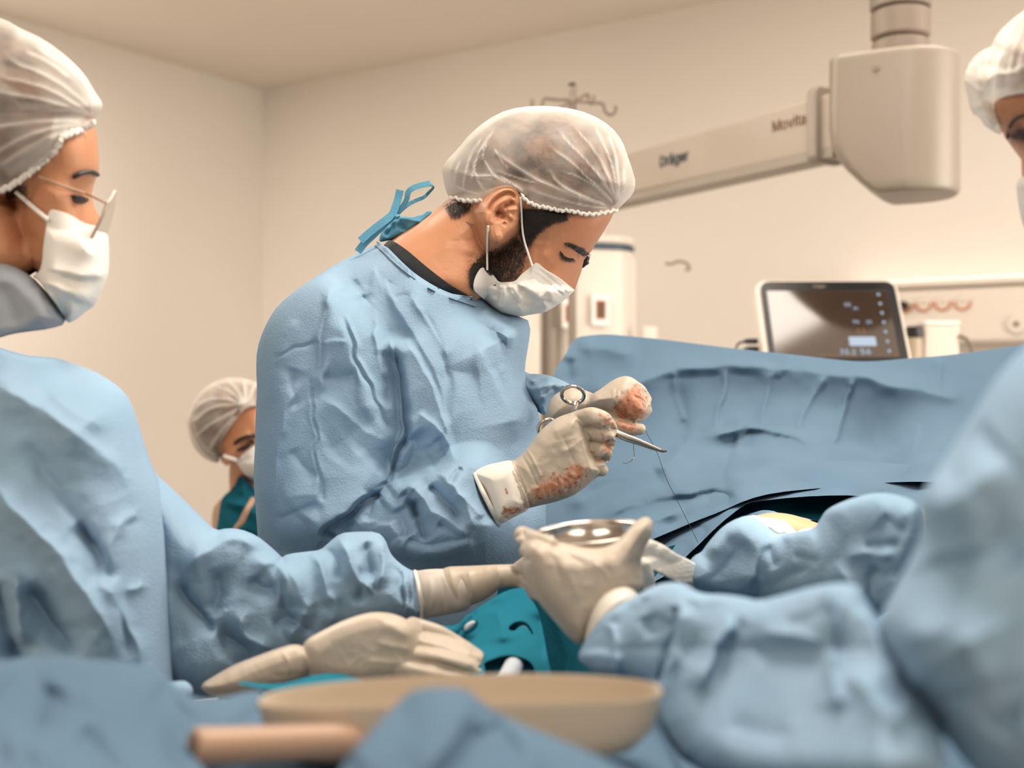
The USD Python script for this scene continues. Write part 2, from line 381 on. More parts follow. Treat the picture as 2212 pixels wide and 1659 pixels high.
# glove latex with blood smears where the 'stain' primvar is high
def latex(name, col):
    return mat(name, {
        'g': ('geometry', {}), 'a': ('attribute', dict(attribute='stain')), 'n': ('noise_texture', dict(scale=170., detail=5., roughness=.65)),
        'n3': ('noise_texture', dict(scale=60., detail=2.)), 'rr': ('rgb_ramp', dict(ramp=[(.3, tuple(c * .94 for c in col)), (.7, col)])),
        'ad': ('math', dict(math_type='multiply_add', value2=1.0)), 'rm': ('map_range', dict(from_min=.86, from_max=1.10, clamp=True)),
        'sr': ('rgb_ramp', dict(ramp=[(.40, (.55, .22, .11)), (.58, (.40, .14, .065)), (.68, (.12, .04, .02))])),
        'mx': ('mix_color', {}), 'b': ('bump', dict(strength=.12, distance=.001)),
        'mm': ('math', dict(math_type='minimum', value2=.88)),
        'p': ('principled_bsdf', dict(roughness=.42, specular_ior_level=.4))},
        [('g.position', 'n.vector'), ('g.position', 'n3.vector'), ('n3.fac', 'rr.fac'), ('a.fac', 'ad.value1'), ('n.fac', 'ad.value3'), ('ad.value', 'rm.value'),
         ('rm.result', 'mm.value1'), ('mm.value', 'mx.fac'), ('rr.color', 'mx.a'), ('n.fac', 'sr.fac'), ('sr.color', 'mx.b'), ('mx.result', 'p.base_color'), ('n3.fac', 'b.height'), ('b.normal', 'p.normal')])
glove = latex('glove_latex', (.47, .395, .31))
glove_white = latex('glove_white', (.80, .74, .65))
# skin with stubble or shaved hair where the 'stain' primvar is high
skin = mat('skin', {
    'g': ('geometry', {}), 'a': ('attribute', dict(attribute='stain')), 'n': ('noise_texture', dict(scale=420., detail=3.)), 'n2': ('noise_texture', dict(scale=14., detail=3.)),
    'r': ('rgb_ramp', dict(ramp=[(.3, (.46, .205, .105)), (.7, (.52, .245, .13))])), 'mx': ('mix_color', dict(b=(.045, .025, .018))),
    'ad': ('math', dict(math_type='multiply_add', value2=1.25)), 'rm': ('map_range', dict(from_min=.62, from_max=1.25, clamp=True)),
    'b': ('bump', dict(strength=.10, distance=.0008)),
    'p': ('principled_bsdf', dict(roughness=.48, specular_ior_level=.35))},
    [('g.position', 'n.vector'), ('g.position', 'n2.vector'), ('n2.fac', 'r.fac'), ('a.fac', 'ad.value1'), ('n.fac', 'ad.value3'), ('ad.value', 'rm.value'), ('rm.result', 'mx.fac'),
     ('r.color', 'mx.a'), ('mx.result', 'p.base_color'), ('n.fac', 'b.height'), ('b.normal', 'p.normal')])
hair = mat('hair', {'g': ('geometry', {}), 'n': ('noise_texture', dict(scale=38., detail=4., roughness=.7)), 'r': ('rgb_ramp', dict(ramp=[(.36, (.022, .014, .011)), (.60, (.20, .105, .065))])),
    'p': ('principled_bsdf', dict(roughness=.55))}, [('g.position', 'n.vector'), ('n.fac', 'r.fac'), ('r.color', 'p.base_color')])
strand = plain('hair_strand', (.018, .013, .011), .5)
lash = plain('lash', (.008, .007, .007), .5)
# thin non-woven cap: partly see-through, denser in its folds
cap_net = mat('cap_net', {
    'uv': ('texture_coordinate', {}), 'g': ('geometry', {}), 'mp': ('mapping', dict(scale=(1., 1., 1.))), 'n': ('noise_texture', dict(scale=1., detail=1., roughness=.6)),
    'nf': ('noise_texture', dict(scale=900., detail=0.)), 'lw': ('layer_weight', dict(blend=.14)),
    'a': ('attribute', dict(attribute='fold')),
    'm1': ('map_range', dict(from_min=.30, from_max=.75, to_min=.0, to_max=.42, clamp=True)), 'ad': ('math', dict(math_type='add')), 'ad2': ('math', dict(math_type='multiply_add', value2=.08)), 'ad3': ('math', dict(math_type='multiply_add', value2=.55)), 'cl': ('clamp', dict(min=.12, max=.95)),
    'd': ('diffuse_bsdf', dict(color=(.74, .70, .64))), 'tl': ('translucent_bsdf', dict(color=(.70, .66, .60))), 'mc': ('mix_closure', dict(fac=.30)),
    't': ('transparent_bsdf', dict(color=(1., 1., 1.))), 'mo': ('mix_closure', {})},
    [('uv.UV', 'mp.vector'), ('mp.vector', 'n.vector'), ('g.position', 'nf.vector'), ('n.fac', 'm1.value'), ('m1.result', 'ad.value1'), ('lw.facing', 'ad.value2'),
     ('nf.fac', 'ad2.value1'), ('ad.value', 'ad2.value3'), ('a.fac', 'ad3.value1'), ('ad2.value', 'ad3.value3'), ('ad3.value', 'cl.value'), ('cl.result', 'mo.fac'),
     ('d.BSDF', 'mc.closure1'), ('tl.BSDF', 'mc.closure2'), ('t.BSDF', 'mo.closure1'), ('mc.closure', 'mo.closure2')], surface='mo.closure')
cap_rim = plain('cap_rim', (.70, .66, .60), .9)
def paint(name, c, rough=.6, var=.02, scale=1.2, spec=.3):
    if spec > .3 or rough < .5: return plain(name, c, rough, 0., spec)
    return mat(name, {'g': ('geometry', {}), 'n': ('noise_texture', dict(scale=scale, detail=0.)), 'r': ('rgb_ramp', dict(ramp=[(.3, tuple(x * (1 - var) for x in c)), (.7, tuple(min(1, x * (1 + var)) for x in c))])), 'p': ('diffuse_bsdf', {})},
        [('g.position', 'n.vector'), ('n.fac', 'r.fac'), ('r.color', 'p.color')])
wall_paint = paint('wall_paint', (.80, .75, .69))
ceil_paint = paint('ceiling_paint', (.76, .69, .61))
floor_mat = paint('floor_vinyl', (.42, .40, .37), .35, .06, 4.)
white_paint = plain('white_enamel', (.78, .71, .63), .35)
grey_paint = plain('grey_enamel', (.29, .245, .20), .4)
grey_dark = plain('grey_metal_paint', (.22, .175, .14), .45)
black_plastic = plain('black_plastic', (.010, .011, .013), .35)
steel = mat('steel', {'g': ('geometry', {}), 'n': ('noise_texture', dict(scale=40., detail=3.)), 'm': ('map_range', dict(from_min=0., from_max=1., to_min=.10, to_max=.26)),
    'p': ('principled_bsdf', dict(base_color=(.50, .46, .42), metallic=1.))}, [('g.position', 'n.vector'), ('n.fac', 'm.value'), ('m.result', 'p.roughness')])
dark_steel = plain('dark_steel', (.10, .085, .075), .35, 1.)
beige_plastic = plain('beige_plastic', (.47, .385, .29), .32)
peach_plastic = plain('peach_rubber', (.40, .25, .165), .45)
orange_mark = plain('orange_mark', (.62, .25, .12), .5)
brown_label = plain('brown_label', (.13, .055, .025), .5)
blue_trim = plain('blue_trim', (.045, .085, .13), .4)
screen_glass = plain('screen_glass', (.035, .02, .014), .1, ior=2.2)
def emit(name, c, s): return mat(name, {'e': ('emission', dict(color=c, strength=s))}, [], surface='e.emission')
digit_blue = emit('digit_blue', (.50, .62, .75), .55)
digit_orange = emit('digit_orange', (.55, .30, .18), .4)
digit_box = emit('digit_box', (.50, .58, .68), .75)
rail_glow = emit('rail_glow', (1., .88, .74), 1.3)
thread_mat = plain('thread', (.02, .02, .025), .5)
# ---------------------------------------------------------------- the room
CORNER = np.array([-1.357, 6.304]); UR = unit([.835, -.550]); UL = np.array([UR[1], -UR[0]]); UL = UL if UL[1] < 0 else -UL
NW = -np.array([UR[1], -UR[0]]); NW = NW if NW[1] < 0 else -NW        # out of the right-hand wall, into the room
CEIL = 2.90
def room(s, t): return CORNER + UR * s + UL * t
def prism(pts, z0, z1):
    p = Polygon(pts); v, f = trimesh.creation.triangulate_polygon(p, engine='earcut') if False else (None, None)
    m = trimesh.creation.extrude_polygon(p, z1 - z0, engine='earcut'); m.apply_translation((0, 0, z0)); return m
LR, LL, TH = 7.0, 8.5, .12
def struct(name, m, mt): return top(name, m, mt, None, None, kind='structure', smooth=False)
struct('wall_right', prism([room(0, 0), room(LR, 0), room(LR, -TH), room(-TH, -TH)], 0, CEIL), wall_paint)
struct('wall_left', prism([room(0, 0), room(-TH, -TH), room(-TH, LL), room(0, LL)], 0, CEIL), wall_paint)
struct('wall_near', prism([room(-TH, LL), room(LR, LL), room(LR, LL + TH), room(-TH, LL + TH)], 0, CEIL), wall_paint)
struct('wall_side', prism([room(LR, -TH), room(LR + TH, -TH), room(LR + TH, LL + TH), room(LR, LL + TH)], 0, CEIL), wall_paint)
struct('floor', prism([room(-TH, -TH), room(LR + TH, -TH), room(LR + TH, LL + TH), room(-TH, LL + TH)], -.1, 0), floor_mat)
struct('ceiling', prism([room(-TH, -TH), room(LR + TH, -TH), room(LR + TH, LL + TH), room(-TH, LL + TH)], CEIL, CEIL + .1), ceil_paint)
def wall_hit(px, off=0.0):
    """the s along the right-hand wall (or a plane off in front of it) seen at column px"""
    a = (px - CX) / FPX; o = CORNER + NW * off
    return (a * o[1] - o[0]) / (UR[0] - a * UR[1])
def wall_pt(px, py, off=0.0):
    s = wall_hit(px, off); o = CORNER + NW * off + UR * s
    return np.array([o[0], o[1], EYE - (py - CY) / FPX * o[1]])
U3, N3, Z3 = np.array([*UR, 0]), np.array([*NW, 0]), np.array([0, 0, 1.])

# medical supply rail along the wall
rail = thing('medical_supply_rail', 'long cream wall unit with a glowing top ledge and orange-ringed outlets, at the right', 'wall unit', loc=(*room(3.6, 0), 1.45))
s0, s1 = wall_hit(1800, .11), 6.6
z0, z1 = 1.449, 1.655
def wbox(sa, sb, za, zb, d0, d1, r=.012):
    prof = shapely.box(d0, za, d1, zb).buffer(-r).buffer(r, quad_segs=4)
    v, f = slab(prof, sb - sa, .004)
    o = np.array([*room((sa + sb) / 2, 0), 0])
    return fixn((o + v[:, :1] * N3 + v[:, 1:2] * Z3 + v[:, 2:] * U3, f))
obj('housing', wbox(s0, s1, z0, z1, .002, .11, .02), white_paint, rail)
obj('top_ledge', wbox(s0, s1, z1 + .001, z1 + .026, .002, .13, .010), white_paint, rail)
obj('light_strip', wbox(s0 + .05, s1, z1 + .028, z1 + .036, .03, .075, .003), rail_glow, rail)
def on_rail(px, py, off=.111): return wall_pt(px, py, off)
def disc_at(c, m): return at(m, frame(c, U3, Z3))
FR = lambda c: np.array([[U3[0], Z3[0], N3[0], c[0]], [U3[1], Z3[1], N3[1], c[1]], [U3[2], Z3[2], N3[2], c[2]], [0, 0, 0, 1]])
for i, (px, py) in enumerate([(1957, 659), (1996, 656), (2037, 654), (2080, 653)]):
    c = on_rail(px, py)
    a = np.linspace(math.radians(170), math.radians(370), 26)
    ring = tube(np.stack([.0255 * np.cos(a), .0255 * np.sin(a), 0 * a + .004], 1), .0048, 8)
    o = obj('outlet', at(cyl(.0235, .006, 32), FR(c)), white_paint, rail)
    obj('orange_ring', at(ring, FR(c)), orange_mark, o)
    for dx in (-.008, 0, .008): obj('socket_hole', at(cyl(.0028, .0075, 10, .0008), FR(c + U3 * dx)), grey_dark, o)
c = on_rail(1957, 661)
obj('plug', at(join(cyl(.016, .045, 20, .004), at(cyl(.007, .03, 12), frame((0, 0, .044), (1, 0, 0), (0, 1, 0)))), FR(c + N3 * .007)), black_plastic, rail)
c = on_rail(2197, 700); o = obj('gas_outlet', at(cyl(.034, .012, 32), FR(c)), white_paint, rail); obj('gas_port', at(cyl(.009, .02, 20), FR(c)), grey_dark, o)

# ceiling pendant with its arm, and the supply column that hangs from the arm
pend = thing('ceiling_pendant', 'beige ceiling pendant with a big rounded joint housing and a long lettered arm', 'ceiling pendant', loc=(.97, 2.8, CEIL))
A0, AD = np.array([.785, 2.90]), unit(np.array([-.40, .67])); AP = np.array([-AD[1], AD[0]])
AP = AP if AP[1] < 0 else -AP                                     # the arm's side that faces the camera
HZ = 1.944
ctr = np.array([.93, 2.72]); HX = unit(np.array([-.87, .42])); HY = np.array([-HX[1], HX[0]]); HY = HY if HY[1] < 0 else -HY
def housing():
    rr, ln = .116, .165
    plan = np.vstack([[[ln, -rr + .03], [ln, rr - .03], [ln - .012, rr - .008], [ln - .03, rr]], [[rr * math.cos(a), rr * math.sin(a)] for a in np.linspace(math.pi / 2, 3 * math.pi / 2, 30)], [[ln - .03, -rr], [ln - .012, -rr + .008]]])
    zb, zt = 1.738, 2.066
    levels = []
    for z in [0, .004, .012, .03, .06, .09, .12, .16, .2, .3, .312, .320, .325, .328]:
        cut = .11 * max(0, 1 - z / .15) ** 2; inset = (.010 if z in (0, .328) else .004 if z in (.004, .325) else 0)
        q = plan.copy(); q[:, 0] = np.where(q[:, 0] > -.02, -.02 + (q[:, 0] + .02) * (1 - cut / (ln + .02)), q[:, 0]); q = q * (1 - inset / rr)
        levels.append(np.column_stack([q, np.full(len(q), zb + z)]))
    n = len(plan); v = np.vstack(levels + [[[0, 0, zb]], [[0, 0, zt]]]); i = np.arange(n); j = (i + 1) % n; f = []; m = len(levels)
    for k in range(m - 1): f += [np.stack([k * n + i, k * n + j, k * n + n + j], 1), np.stack([k * n + i, k * n + n + j, k * n + n + i], 1)]
    f += [np.stack([j, i, 0 * i + m * n], 1), np.stack([(m - 1) * n + i, (m - 1) * n + j, 0 * i + m * n + 1], 1)]
    w = np.column_stack([ctr[0] + v[:, 0] * HX[0] + v[:, 1] * HY[0], ctr[1] + v[:, 0] * HX[1] + v[:, 1] * HY[1], v[:, 2]])
    return fixn((w, np.vstack(f)))
hs = obj('joint_housing', housing(), grey_paint, pend, smooth=40)
M4 = np.eye(4); M4[:3, 0], M4[:3, 1], M4[:3, 2] = [*HX, 0], Z3, np.cross([*HX, 0], Z3)
side = M4[:3, 2]; side = side if side[1] < 0 else -side
c = np.array([*(ctr + HX * .055), 2.02]) + side * .116
obj('screw_cap', at(cyl(.008, .003, 18, .001), frame(c, [*HX, 0], Z3) if np.cross([*HX, 0], Z3)[1] < 0 else frame(c, [*-HX, 0], Z3)), grey_dark, hs)
def vcol(c, r, za, zb, n=40, cc=.004): return at(cyl(r, zb - za, n, cc), frame((c[0], c[1], za), (1, 0, 0), (0, 1, 0)))
pc = ctr + np.array([-.01, .02])
obj('ceiling_tube', vcol(pc, .070, 2.185, CEIL, 40), grey_dark, pend)
obj('tube_collar', vcol(pc, .066, 2.06, 2.112, 40, .006), grey_dark, pend)
obj('tube_sleeve', vcol(pc, .068, 2.115, 2.182, 40, .006), grey_dark, pend)
obj('ceiling_flange', vcol(pc, .14, 2.85, CEIL, 48, .01), white_paint, pend)
def arm():
    L = 1.10
    secs = []
    for s, h in ((-.06, .142), (0.0, .142), (.5, .132), (L - .06, .122), (L, .115)):
        w = .075
        prof = np.array(shapely.box(-w / 2, -h / 2, w / 2, h / 2).buffer(-.012).buffer(.012, quad_segs=4).exterior.coords)[:-1]
        o = A0 + AD * s
        secs.append(np.column_stack([o[0] + prof[:, 0] * AP[0], o[1] + prof[:, 0] * AP[1], HZ + prof[:, 1]]))
    n = len(secs[0]); v = np.vstack(secs + [[secs[0].mean(0)], [secs[-1].mean(0)]]); i = np.arange(n); j = (i + 1) % n; f = []
    for k in range(len(secs) - 1): f += [np.stack([k * n + i, k * n + j, k * n + n + j], 1), np.stack([k * n + i, k * n + n + j, k * n + n + i], 1)]
    f += [np.stack([j, i, 0 * i + len(secs) * n], 1), np.stack([(len(secs) - 1) * n + i, (len(secs) - 1) * n + j, 0 * i + len(secs) * n + 1], 1)]
    return fixn((v, np.vstack(f)))
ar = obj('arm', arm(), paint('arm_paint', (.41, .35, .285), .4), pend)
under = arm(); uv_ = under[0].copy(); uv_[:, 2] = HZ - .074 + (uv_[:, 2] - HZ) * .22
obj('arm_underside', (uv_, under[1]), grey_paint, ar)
fl = at(rbox(.11, .19, .035, .02), frame([*(A0 - AD * .005), HZ], [*AP, 0], Z3))
obj('arm_flange', fixn(fl), grey_paint, pend)
def letter(txt, h, s, z, m, parent, bold=False):
    t = meshkit.text_mesh(txt, h, .0015, bold); o = A0 + AD * s + AP * .0375
    R = frame([o[0], o[1], HZ + z], [*-AD, 0], Z3)
    obj('lettering', at(t, R), m, parent, smooth=False)
letter('Dräger', .030, .62, -.005, paint('letter_dark', (.03, .05, .07)), ar, True)
letter('Movita', .028, .150, .010, paint('letter_brown', (.14, .065, .04)), ar)
ke = A0 + AD * 1.06
obj('end_joint', vcol(ke, .052, HZ - .10, HZ + .075, 32, .012), white_paint, pend)

colc = A0 + AD * 1.06
col = thing('supply_column', 'tall cream supply column under the pendant arm with a dark blue top band and label plates', 'supply column', loc=(*colc, .55))
CX3, CY3 = unit([1, .32, 0]), None; CY3 = np.cross(Z3, CX3)
def cplan(w, d, r): return shapely.box(-w / 2, -d / 2, w / 2, d / 2).buffer(-r).buffer(r, quad_segs=8)
def cbox(p, za, zb, c=.006, off=(0, 0)):
    v, f = slab(p, zb - za, c); R = frame(np.array([*colc, (za + zb) / 2]) + CX3 * off[0] + CY3 * off[1], CX3, CY3); return fixn(at((v, f), R))
obj('neck', vcol(colc, .062, 1.775, HZ - .10, 36), white_paint, col)
obj('top_cap', cbox(cplan(.295, .27, .10), 1.748, 1.778, .010), white_paint, col)
obj('blue_band', cbox(cplan(.300, .275, .10), 1.732, 1.747, .003), blue_trim, col)
bd = obj('column_body', cbox(cplan(.285, .26, .09), .55, 1.731), white_paint, col)
obj('corner_post', cbox(cplan(.035, .05, .015), .55, 1.715, off=(.148, -.02)), white_paint, col)
obj('gap_strip', cbox(cplan(.03, .05, .01), .55, 1.70, off=(-.158, -.10)), grey_paint, col)
sd = obj('side_module', cbox(cplan(.20, .16, .03), .55, 1.62, off=(-.275, -.02)), white_paint, col)
def plate(px, py, w, h, D, parent, rect):
    c = P(px, py, D); R = frame(c, CX3, Z3)
    p = obj('label_plate', fixn(at(rbox(w, h, .006, .006), R)), gauze, parent)
    n = np.cross(CX3, Z3)
    obj('orange_frame', fixn(at(rbox(rect[0] + .007, rect[1] + .007, .003, .003), frame(c + n * .004, CX3, Z3))), orange_mark, p)
    q = obj('brown_field', fixn(at(rbox(rect[0], rect[1], .003, .002), frame(c + n * .0055, CX3, Z3))), brown_label, p)
plate(1297, 669, .060, .10, colc[1] - .145, bd, (.026, .052))
plate(1297, 749, .060, .07, colc[1] - .145, bd, (.022, .03))
plate(1225, 677, .032, .09, colc[1] - .19, sd, (.008, .048))
obj('socket', fixn(at(rbox(.05, .05, .02, .008), frame(P(1402, 722, colc[1] - .10), CX3, Z3))), white_paint, bd)
hk = P(1450, 570, colc[1] - .02)
obj('side_hook', tube(spline([hk + [-.02, 0, .002], hk, hk + [.025, 0, .008], hk + [.05, 0, .002], hk + [.06, 0, -.016], hk + [.045, 0, -.02]]), .005, 8), grey_paint, col)

# drip stand
ivx, ivD = (1236 - CX) / FPX * 3.25, 3.25
iv = thing('drip_stand', 'steel drip stand pole with bent hooks, behind the surgeon in the hair net', 'drip stand', loc=(ivx, ivD, 0))
zt = P(0, 186, ivD)[2]
obj('pole', vcol((ivx, ivD), .0118, .10, zt, 20), paint('pole_metal', (.27, .22, .18), .3, spec=.6), iv)
obj('pole_cap', vcol((ivx, ivD), .0115, zt, zt + .008, 20), black_plastic, iv)
def q(*pts): return spline([P(1100 + x / 7.9, 140 + y / 7.9, ivD + d) for x, y, d in pts])
hookm = paint('hook_metal', (.22, .165, .13), .35, spec=.6)
obj('hook', tube(q((1060, 600, 0), (800, 592, -.03), (610, 575, -.04), (572, 640, -.04), (560, 700, -.04), (500, 790, -.04), (420, 780, -.04), (388, 700, -.04), (388, 590, -.04)), .0046, 8), hookm, iv)
obj('hook', tube(q((1080, 615, 0), (1300, 630, -.03), (1560, 655, -.05), (1610, 690, -.05), (1640, 790, -.05), (1710, 850, -.05), (1790, 820, -.05), (1825, 740, -.05), (1800, 700, -.05)), .0046, 8), hookm, iv)
obj('hook', tube(q((1080, 610, 0), (1200, 570, .08), (1330, 505, .16), (1350, 560, .16), (1362, 640, .16), (1430, 650, .16), (1445, 530, .16)), .0050, 8), hookm, iv)
obj('hook', tube(q((1060, 620, 0), (960, 680, -.10), (860, 740, -.2), (830, 800, -.2), (780, 830, -.2)), .0046, 8), hookm, iv)
for k in range(5):
    a = k * 2 * math.pi / 5 + .3; e = np.array([ivx + .27 * math.cos(a), ivD + .27 * math.sin(a), .075])
    lg = obj('leg', tube(np.array([[ivx, ivD, .11], (np.array([ivx, ivD, .11]) + e) / 2 + [0, 0, .004], e]), .012, 10), grey_dark, iv)
    obj('castor', at(cyl(.03, .02, 16), frame(e + [0, 0, -.045], unit([math.cos(a), math.sin(a), 0]), (0, 0, 1))), black_plastic, lg)

# ventilator with its tilted touch screen
vent = thing('ventilator', 'ventilator with a tilted black-framed touch screen behind the blue drape screen', 'ventilator', loc=(.776, 2.85, 0))
XR, UPV = unit([1, -.02, 0]), unit([0, .5, .866])
def scr(u, v, n=0.0):   # u across from the left, v up from the bottom, in metres
    return np.array([.612, 2.75, 1.353]) + XR * u + UPV * v - np.cross(UPV, XR) * (-n) if False else np.array([.612, 2.75, 1.353]) + XR * u + UPV * v + np.cross(XR, UPV) * n
W_, H_ = .328, .226
def sbox(u0, u1, v0, v1, n0, n1, r):
    v, f = slab(shapely.box(u0, v0, u1, v1).buffer(-r).buffer(r, quad_segs=6), n1 - n0, .003)
    return fixn(np.array([0]) if False else (np.array([scr(a, b, c + (n0 + n1) / 2) for a, b, c in v]), f))
obj('screen_shell', sbox(-.012, W_ + .010, -.03, H_ + .010, -.045, -.001, .03), white_paint, vent)
bz = obj('bezel', sbox(0, W_, -.012, H_, 0, .010, .022), black_plastic, vent)
sc_ = obj('screen', sbox(.012, W_ - .022, .004, H_ - .030, .0105, .0125, .003), screen_glass, vent)
def stext(t, h, u, v, m):
    g = meshkit.text_mesh(t, h, .0006, True); obj('screen_digits', at(g, frame(scr(u, v, .0127), XR, UPV)), m, sc_, smooth=False)
obj('value_box', sbox(.192, .256, .036, .062, .0126, .0134, .003), digit_box, sc_)
stext('12.0', .012, .206, .043, brown_label)
stext('35.2', .013, .165, .013, digit_blue); stext('56', .015, .213, .013, digit_blue)
stext('94', .009, .208, .100, digit_blue); stext('20', .008, .240, .100, digit_blue)
stext('11', .014, .212, .070, digit_orange); stext('36', .007, .215, .140, digit_blue); stext('02', .009, .195, .15, digit_blue)
for k in range(7): obj('screen_icon', sbox(.279, .287, .018 + .027 * k, .026 + .027 * k, .0126, .0132, .003), digit_blue, sc_)
for k, w in enumerate((.05, .03)): obj('screen_bar', sbox(.115 + .06 * k, .115 + w + .06 * k, .006, .009, .0126, .013, .001), digit_orange, sc_)
t = meshkit.text_mesh('Dräger', .007, .0005, True); obj('bezel_lettering', at(t, frame(scr(.128, H_ - .019, .0101), XR, UPV)), paint('letter_grey', (.30, .22, .17)), bz, smooth=False)
v, f = slab(cplan(.36, .34, .03), 1.14, .01); obj('cabinet', fixn((v + [.776, 3.02, .72], f)), white_paint, vent)
v, f = slab(cplan(.40, .40, .04), .10, .01); obj('base', fixn((v + [.776, 3.02, .09], f)), grey_paint, vent)
obj('screen_neck', tube(np.array([[.776, 2.96, 1.27], [.776, 2.92, 1.36], [.776, 2.87, 1.44]]), .035, 16), white_paint, vent)
for k, (x, y) in enumerate([(1626, 737), (1628, 754)]):
    a = P(x, y, 2.79)
    pl = obj('cable_plug', tube(np.array([a + [.012, 0, 0], a + [-.012, 0, 0], a + [-.022, 0, -.001]]), [.007, .007, .004], 10), black_plastic, vent)
    obj('cable', tube(spline([a + [-.02, 0, -.001], a + [-.036, 0, -.008], a + [-.044, 0, -.04], a + [-.04, 0.02, -.12]]), .0028, 8), black_plastic, pl)
for sx in (-.15, .15):
    for sy in (-.15, .15): obj('castor', at(cyl(.035, .03, 18), frame((.776 + sx, 3.02 + sy, .036), (0, 1, 0), (0, 0, 1))), black_plastic, vent)

# what stands beside it on the wall side
suc = thing('suction_jar', 'small suction jar with a black lid right of the touch screen', 'suction jar', loc=(*P(1975, 706, 3.3)[:2], 1.2))
c = P(1975, 729, 3.3)
obj('jar', at(cyl(.022, .22, 24), frame(c - [0, 0, .22], (1, 0, 0), (0, 1, 0))), beige_plastic, suc)
obj('lid', at(cyl(.024, .031, 24), frame(c, (1, 0, 0), (0, 1, 0))), black_plastic, suc)
obj('bracket', tube(np.array([c + [0, .0, -.2], c + [.0, .3, -.2]]), .01, 10), grey_paint, suc)
dev = thing('vaporiser_box', 'plain white boxed device with a grey hose, between the suction jar and the wall outlets', 'medical device', loc=(*P(2032, 706, 3.32)[:2], 1.1))
c = P(2032, 740, 3.32)
v, f = slab(cplan(.105, .14, .012), .30, .006); obj('body', fixn((v + c + [0, .06, -.10], f)), white_paint, dev)
v, f = slab(cplan(.108, .143, .012), .012, .003); obj('lid', fixn((v + c + [0, .06, .056], f)), gauze, dev)
obj('hose', tube(spline([c + [.05, -.01, .02], c + [.066, -.02, .008], c + [.08, -.02, -.015], c + [.085, -.02, -.06], c + [.07, 0, -.14]]), .006, 10), grey_dark, dev)
cart = thing('device_shelf', 'grey shelf cart under the white boxed device', 'cart', loc=(.99, 3.4, 0))
obj('shelf', fixn((lambda m: (m[0] + [1.17, 3.38, 1.065], m[1]))(slab(cplan(.42, .34, .02), .03, .004))), grey_paint, cart)
obj('shelf', fixn((lambda m: (m[0] + [1.17, 3.38, .3], m[1]))(slab(cplan(.42, .34, .02), .03, .004))), grey_paint, cart)
for sx in (-.19, .19):
    for sy in (-.15, .15): obj('post', vcol((1.17 + sx, 3.38 + sy), .012, 0, 1.05, 14), grey_dark, cart)
# stool on which the seated woman sits
stool = thing('office_stool', 'beige padded stool with a backrest, behind the seated woman', 'stool', loc=(-.60, 2.86, 0))
obj('backrest', fixn(at(rbox(.36, .28, .06, .05), frame((-.60, 3.02, .87), (1, 0.0, 0), (0, .12, 1)))), peach_plastic, stool)
obj('seat', at(cyl(.19, .07, 40, .02), frame((-.56, 2.68, .43), (1, 0, 0), (0, 1, 0))), peach_plastic, stool)
obj('post', vcol((-.56, 2.68), .03, .10, .43, 20), grey_dark, stool)
obj('back_bar', tube(np.array([[-.57, 2.80, .44], [-.60, 3.05, .50], [-.60, 3.05, .87]]), .014, 10), grey_dark, stool)
for k in range(5):
    a = k * 2 * math.pi / 5; obj('leg', tube(np.array([[-.56, 2.68, .12], [-.56 + .26 * math.cos(a), 2.68 + .26 * math.sin(a), .03]]), [.02, .03], 10), black_plastic, stool)
# ---------------------------------------------------------------- the surgeon in the middle
def mask_attr(regions):
    """vertex paint: regions are (outline, value, feather in pixels)"""
    def g(xy):
        a = np.zeros(len(xy)); p = shapely.points(xy)
        for q, val_, fe in regions:
            d = np.where(shapely.contains_xy(q, xy[:, 0], xy[:, 1]), shapely.distance(p, q.boundary), -shapely.distance(p, q.boundary))
            a = np.maximum(a, val_ * np.clip(.5 + d / (2 * fe), 0, 1))
        return a
    return g
def sub(p, dx): return p.buffer(-dx)

surgeon = thing('person', 'person in light blue gown with a beard and bloody gloves, bent over at the middle', 'person', loc=(-.13, 1.5, 0))
HD = 1.50   # distance of the middle of the surgeon's head
yaw = lambda D0, x0=1150, k=-.16: plane(x0, 0, D0, dx=k * D0 / FPX)

# body: head, neck, trunk and legs in one surface
cran = lobe(poly(kA((690, 700), (690, 580), (740, 460), (850, 335), (980, 230), (1120, 160), (1290, 130), (1480, 140), (1640, 190), (1780, 280), (1860, 390), (1905, 540), (1905, 680), (1862, 790), (1850, 835), (1800, 930), (1700, 1050), (1500, 1150), (1200, 1150), (900, 1000), (720, 820))), yaw(HD), .080, 118)
face = lobe(poly(kA((1200, 760), (1500, 750), (1858, 800), (1850, 835), (1800, 930), (1742, 1020), (1690, 1105), (1668, 1138), (1636, 1165), (1610, 1215), (1585, 1290), (1540, 1370), (1480, 1450), (1430, 1500), (1330, 1540), (1190, 1548), (1060, 1510), (960, 1440), (900, 1350), (960, 1180), (1050, 1000))), yaw(HD), .066, 62, k=.03)
nose = lobe(poly(kA((1600, 1150), (1668, 1135), (1640, 1160), (1628, 1180), (1620, 1230), (1604, 1290), (1572, 1370), (1556, 1420), (1530, 1445), (1490, 1440), (1450, 1400), (1470, 1340), (1530, 1270), (1570, 1200)), 2), yaw(HD - .001), .019, 17, k=.012)
neck = lobe(poly(kA((650, 770), (560, 842), (450, 920), (350, 980), (270, 1030), (215, 1075), (190, 1160), (230, 1400), (500, 1560), (800, 1560), (900, 1480), (960, 1430), (1040, 1300), (1040, 1100), (1000, 900), (900, 760), (760, 700))), lambda xy: HD + .0 - .02 * np.clip((xy[:, 1] - 520) / 100, 0, 1), .066, 88, k=.035)
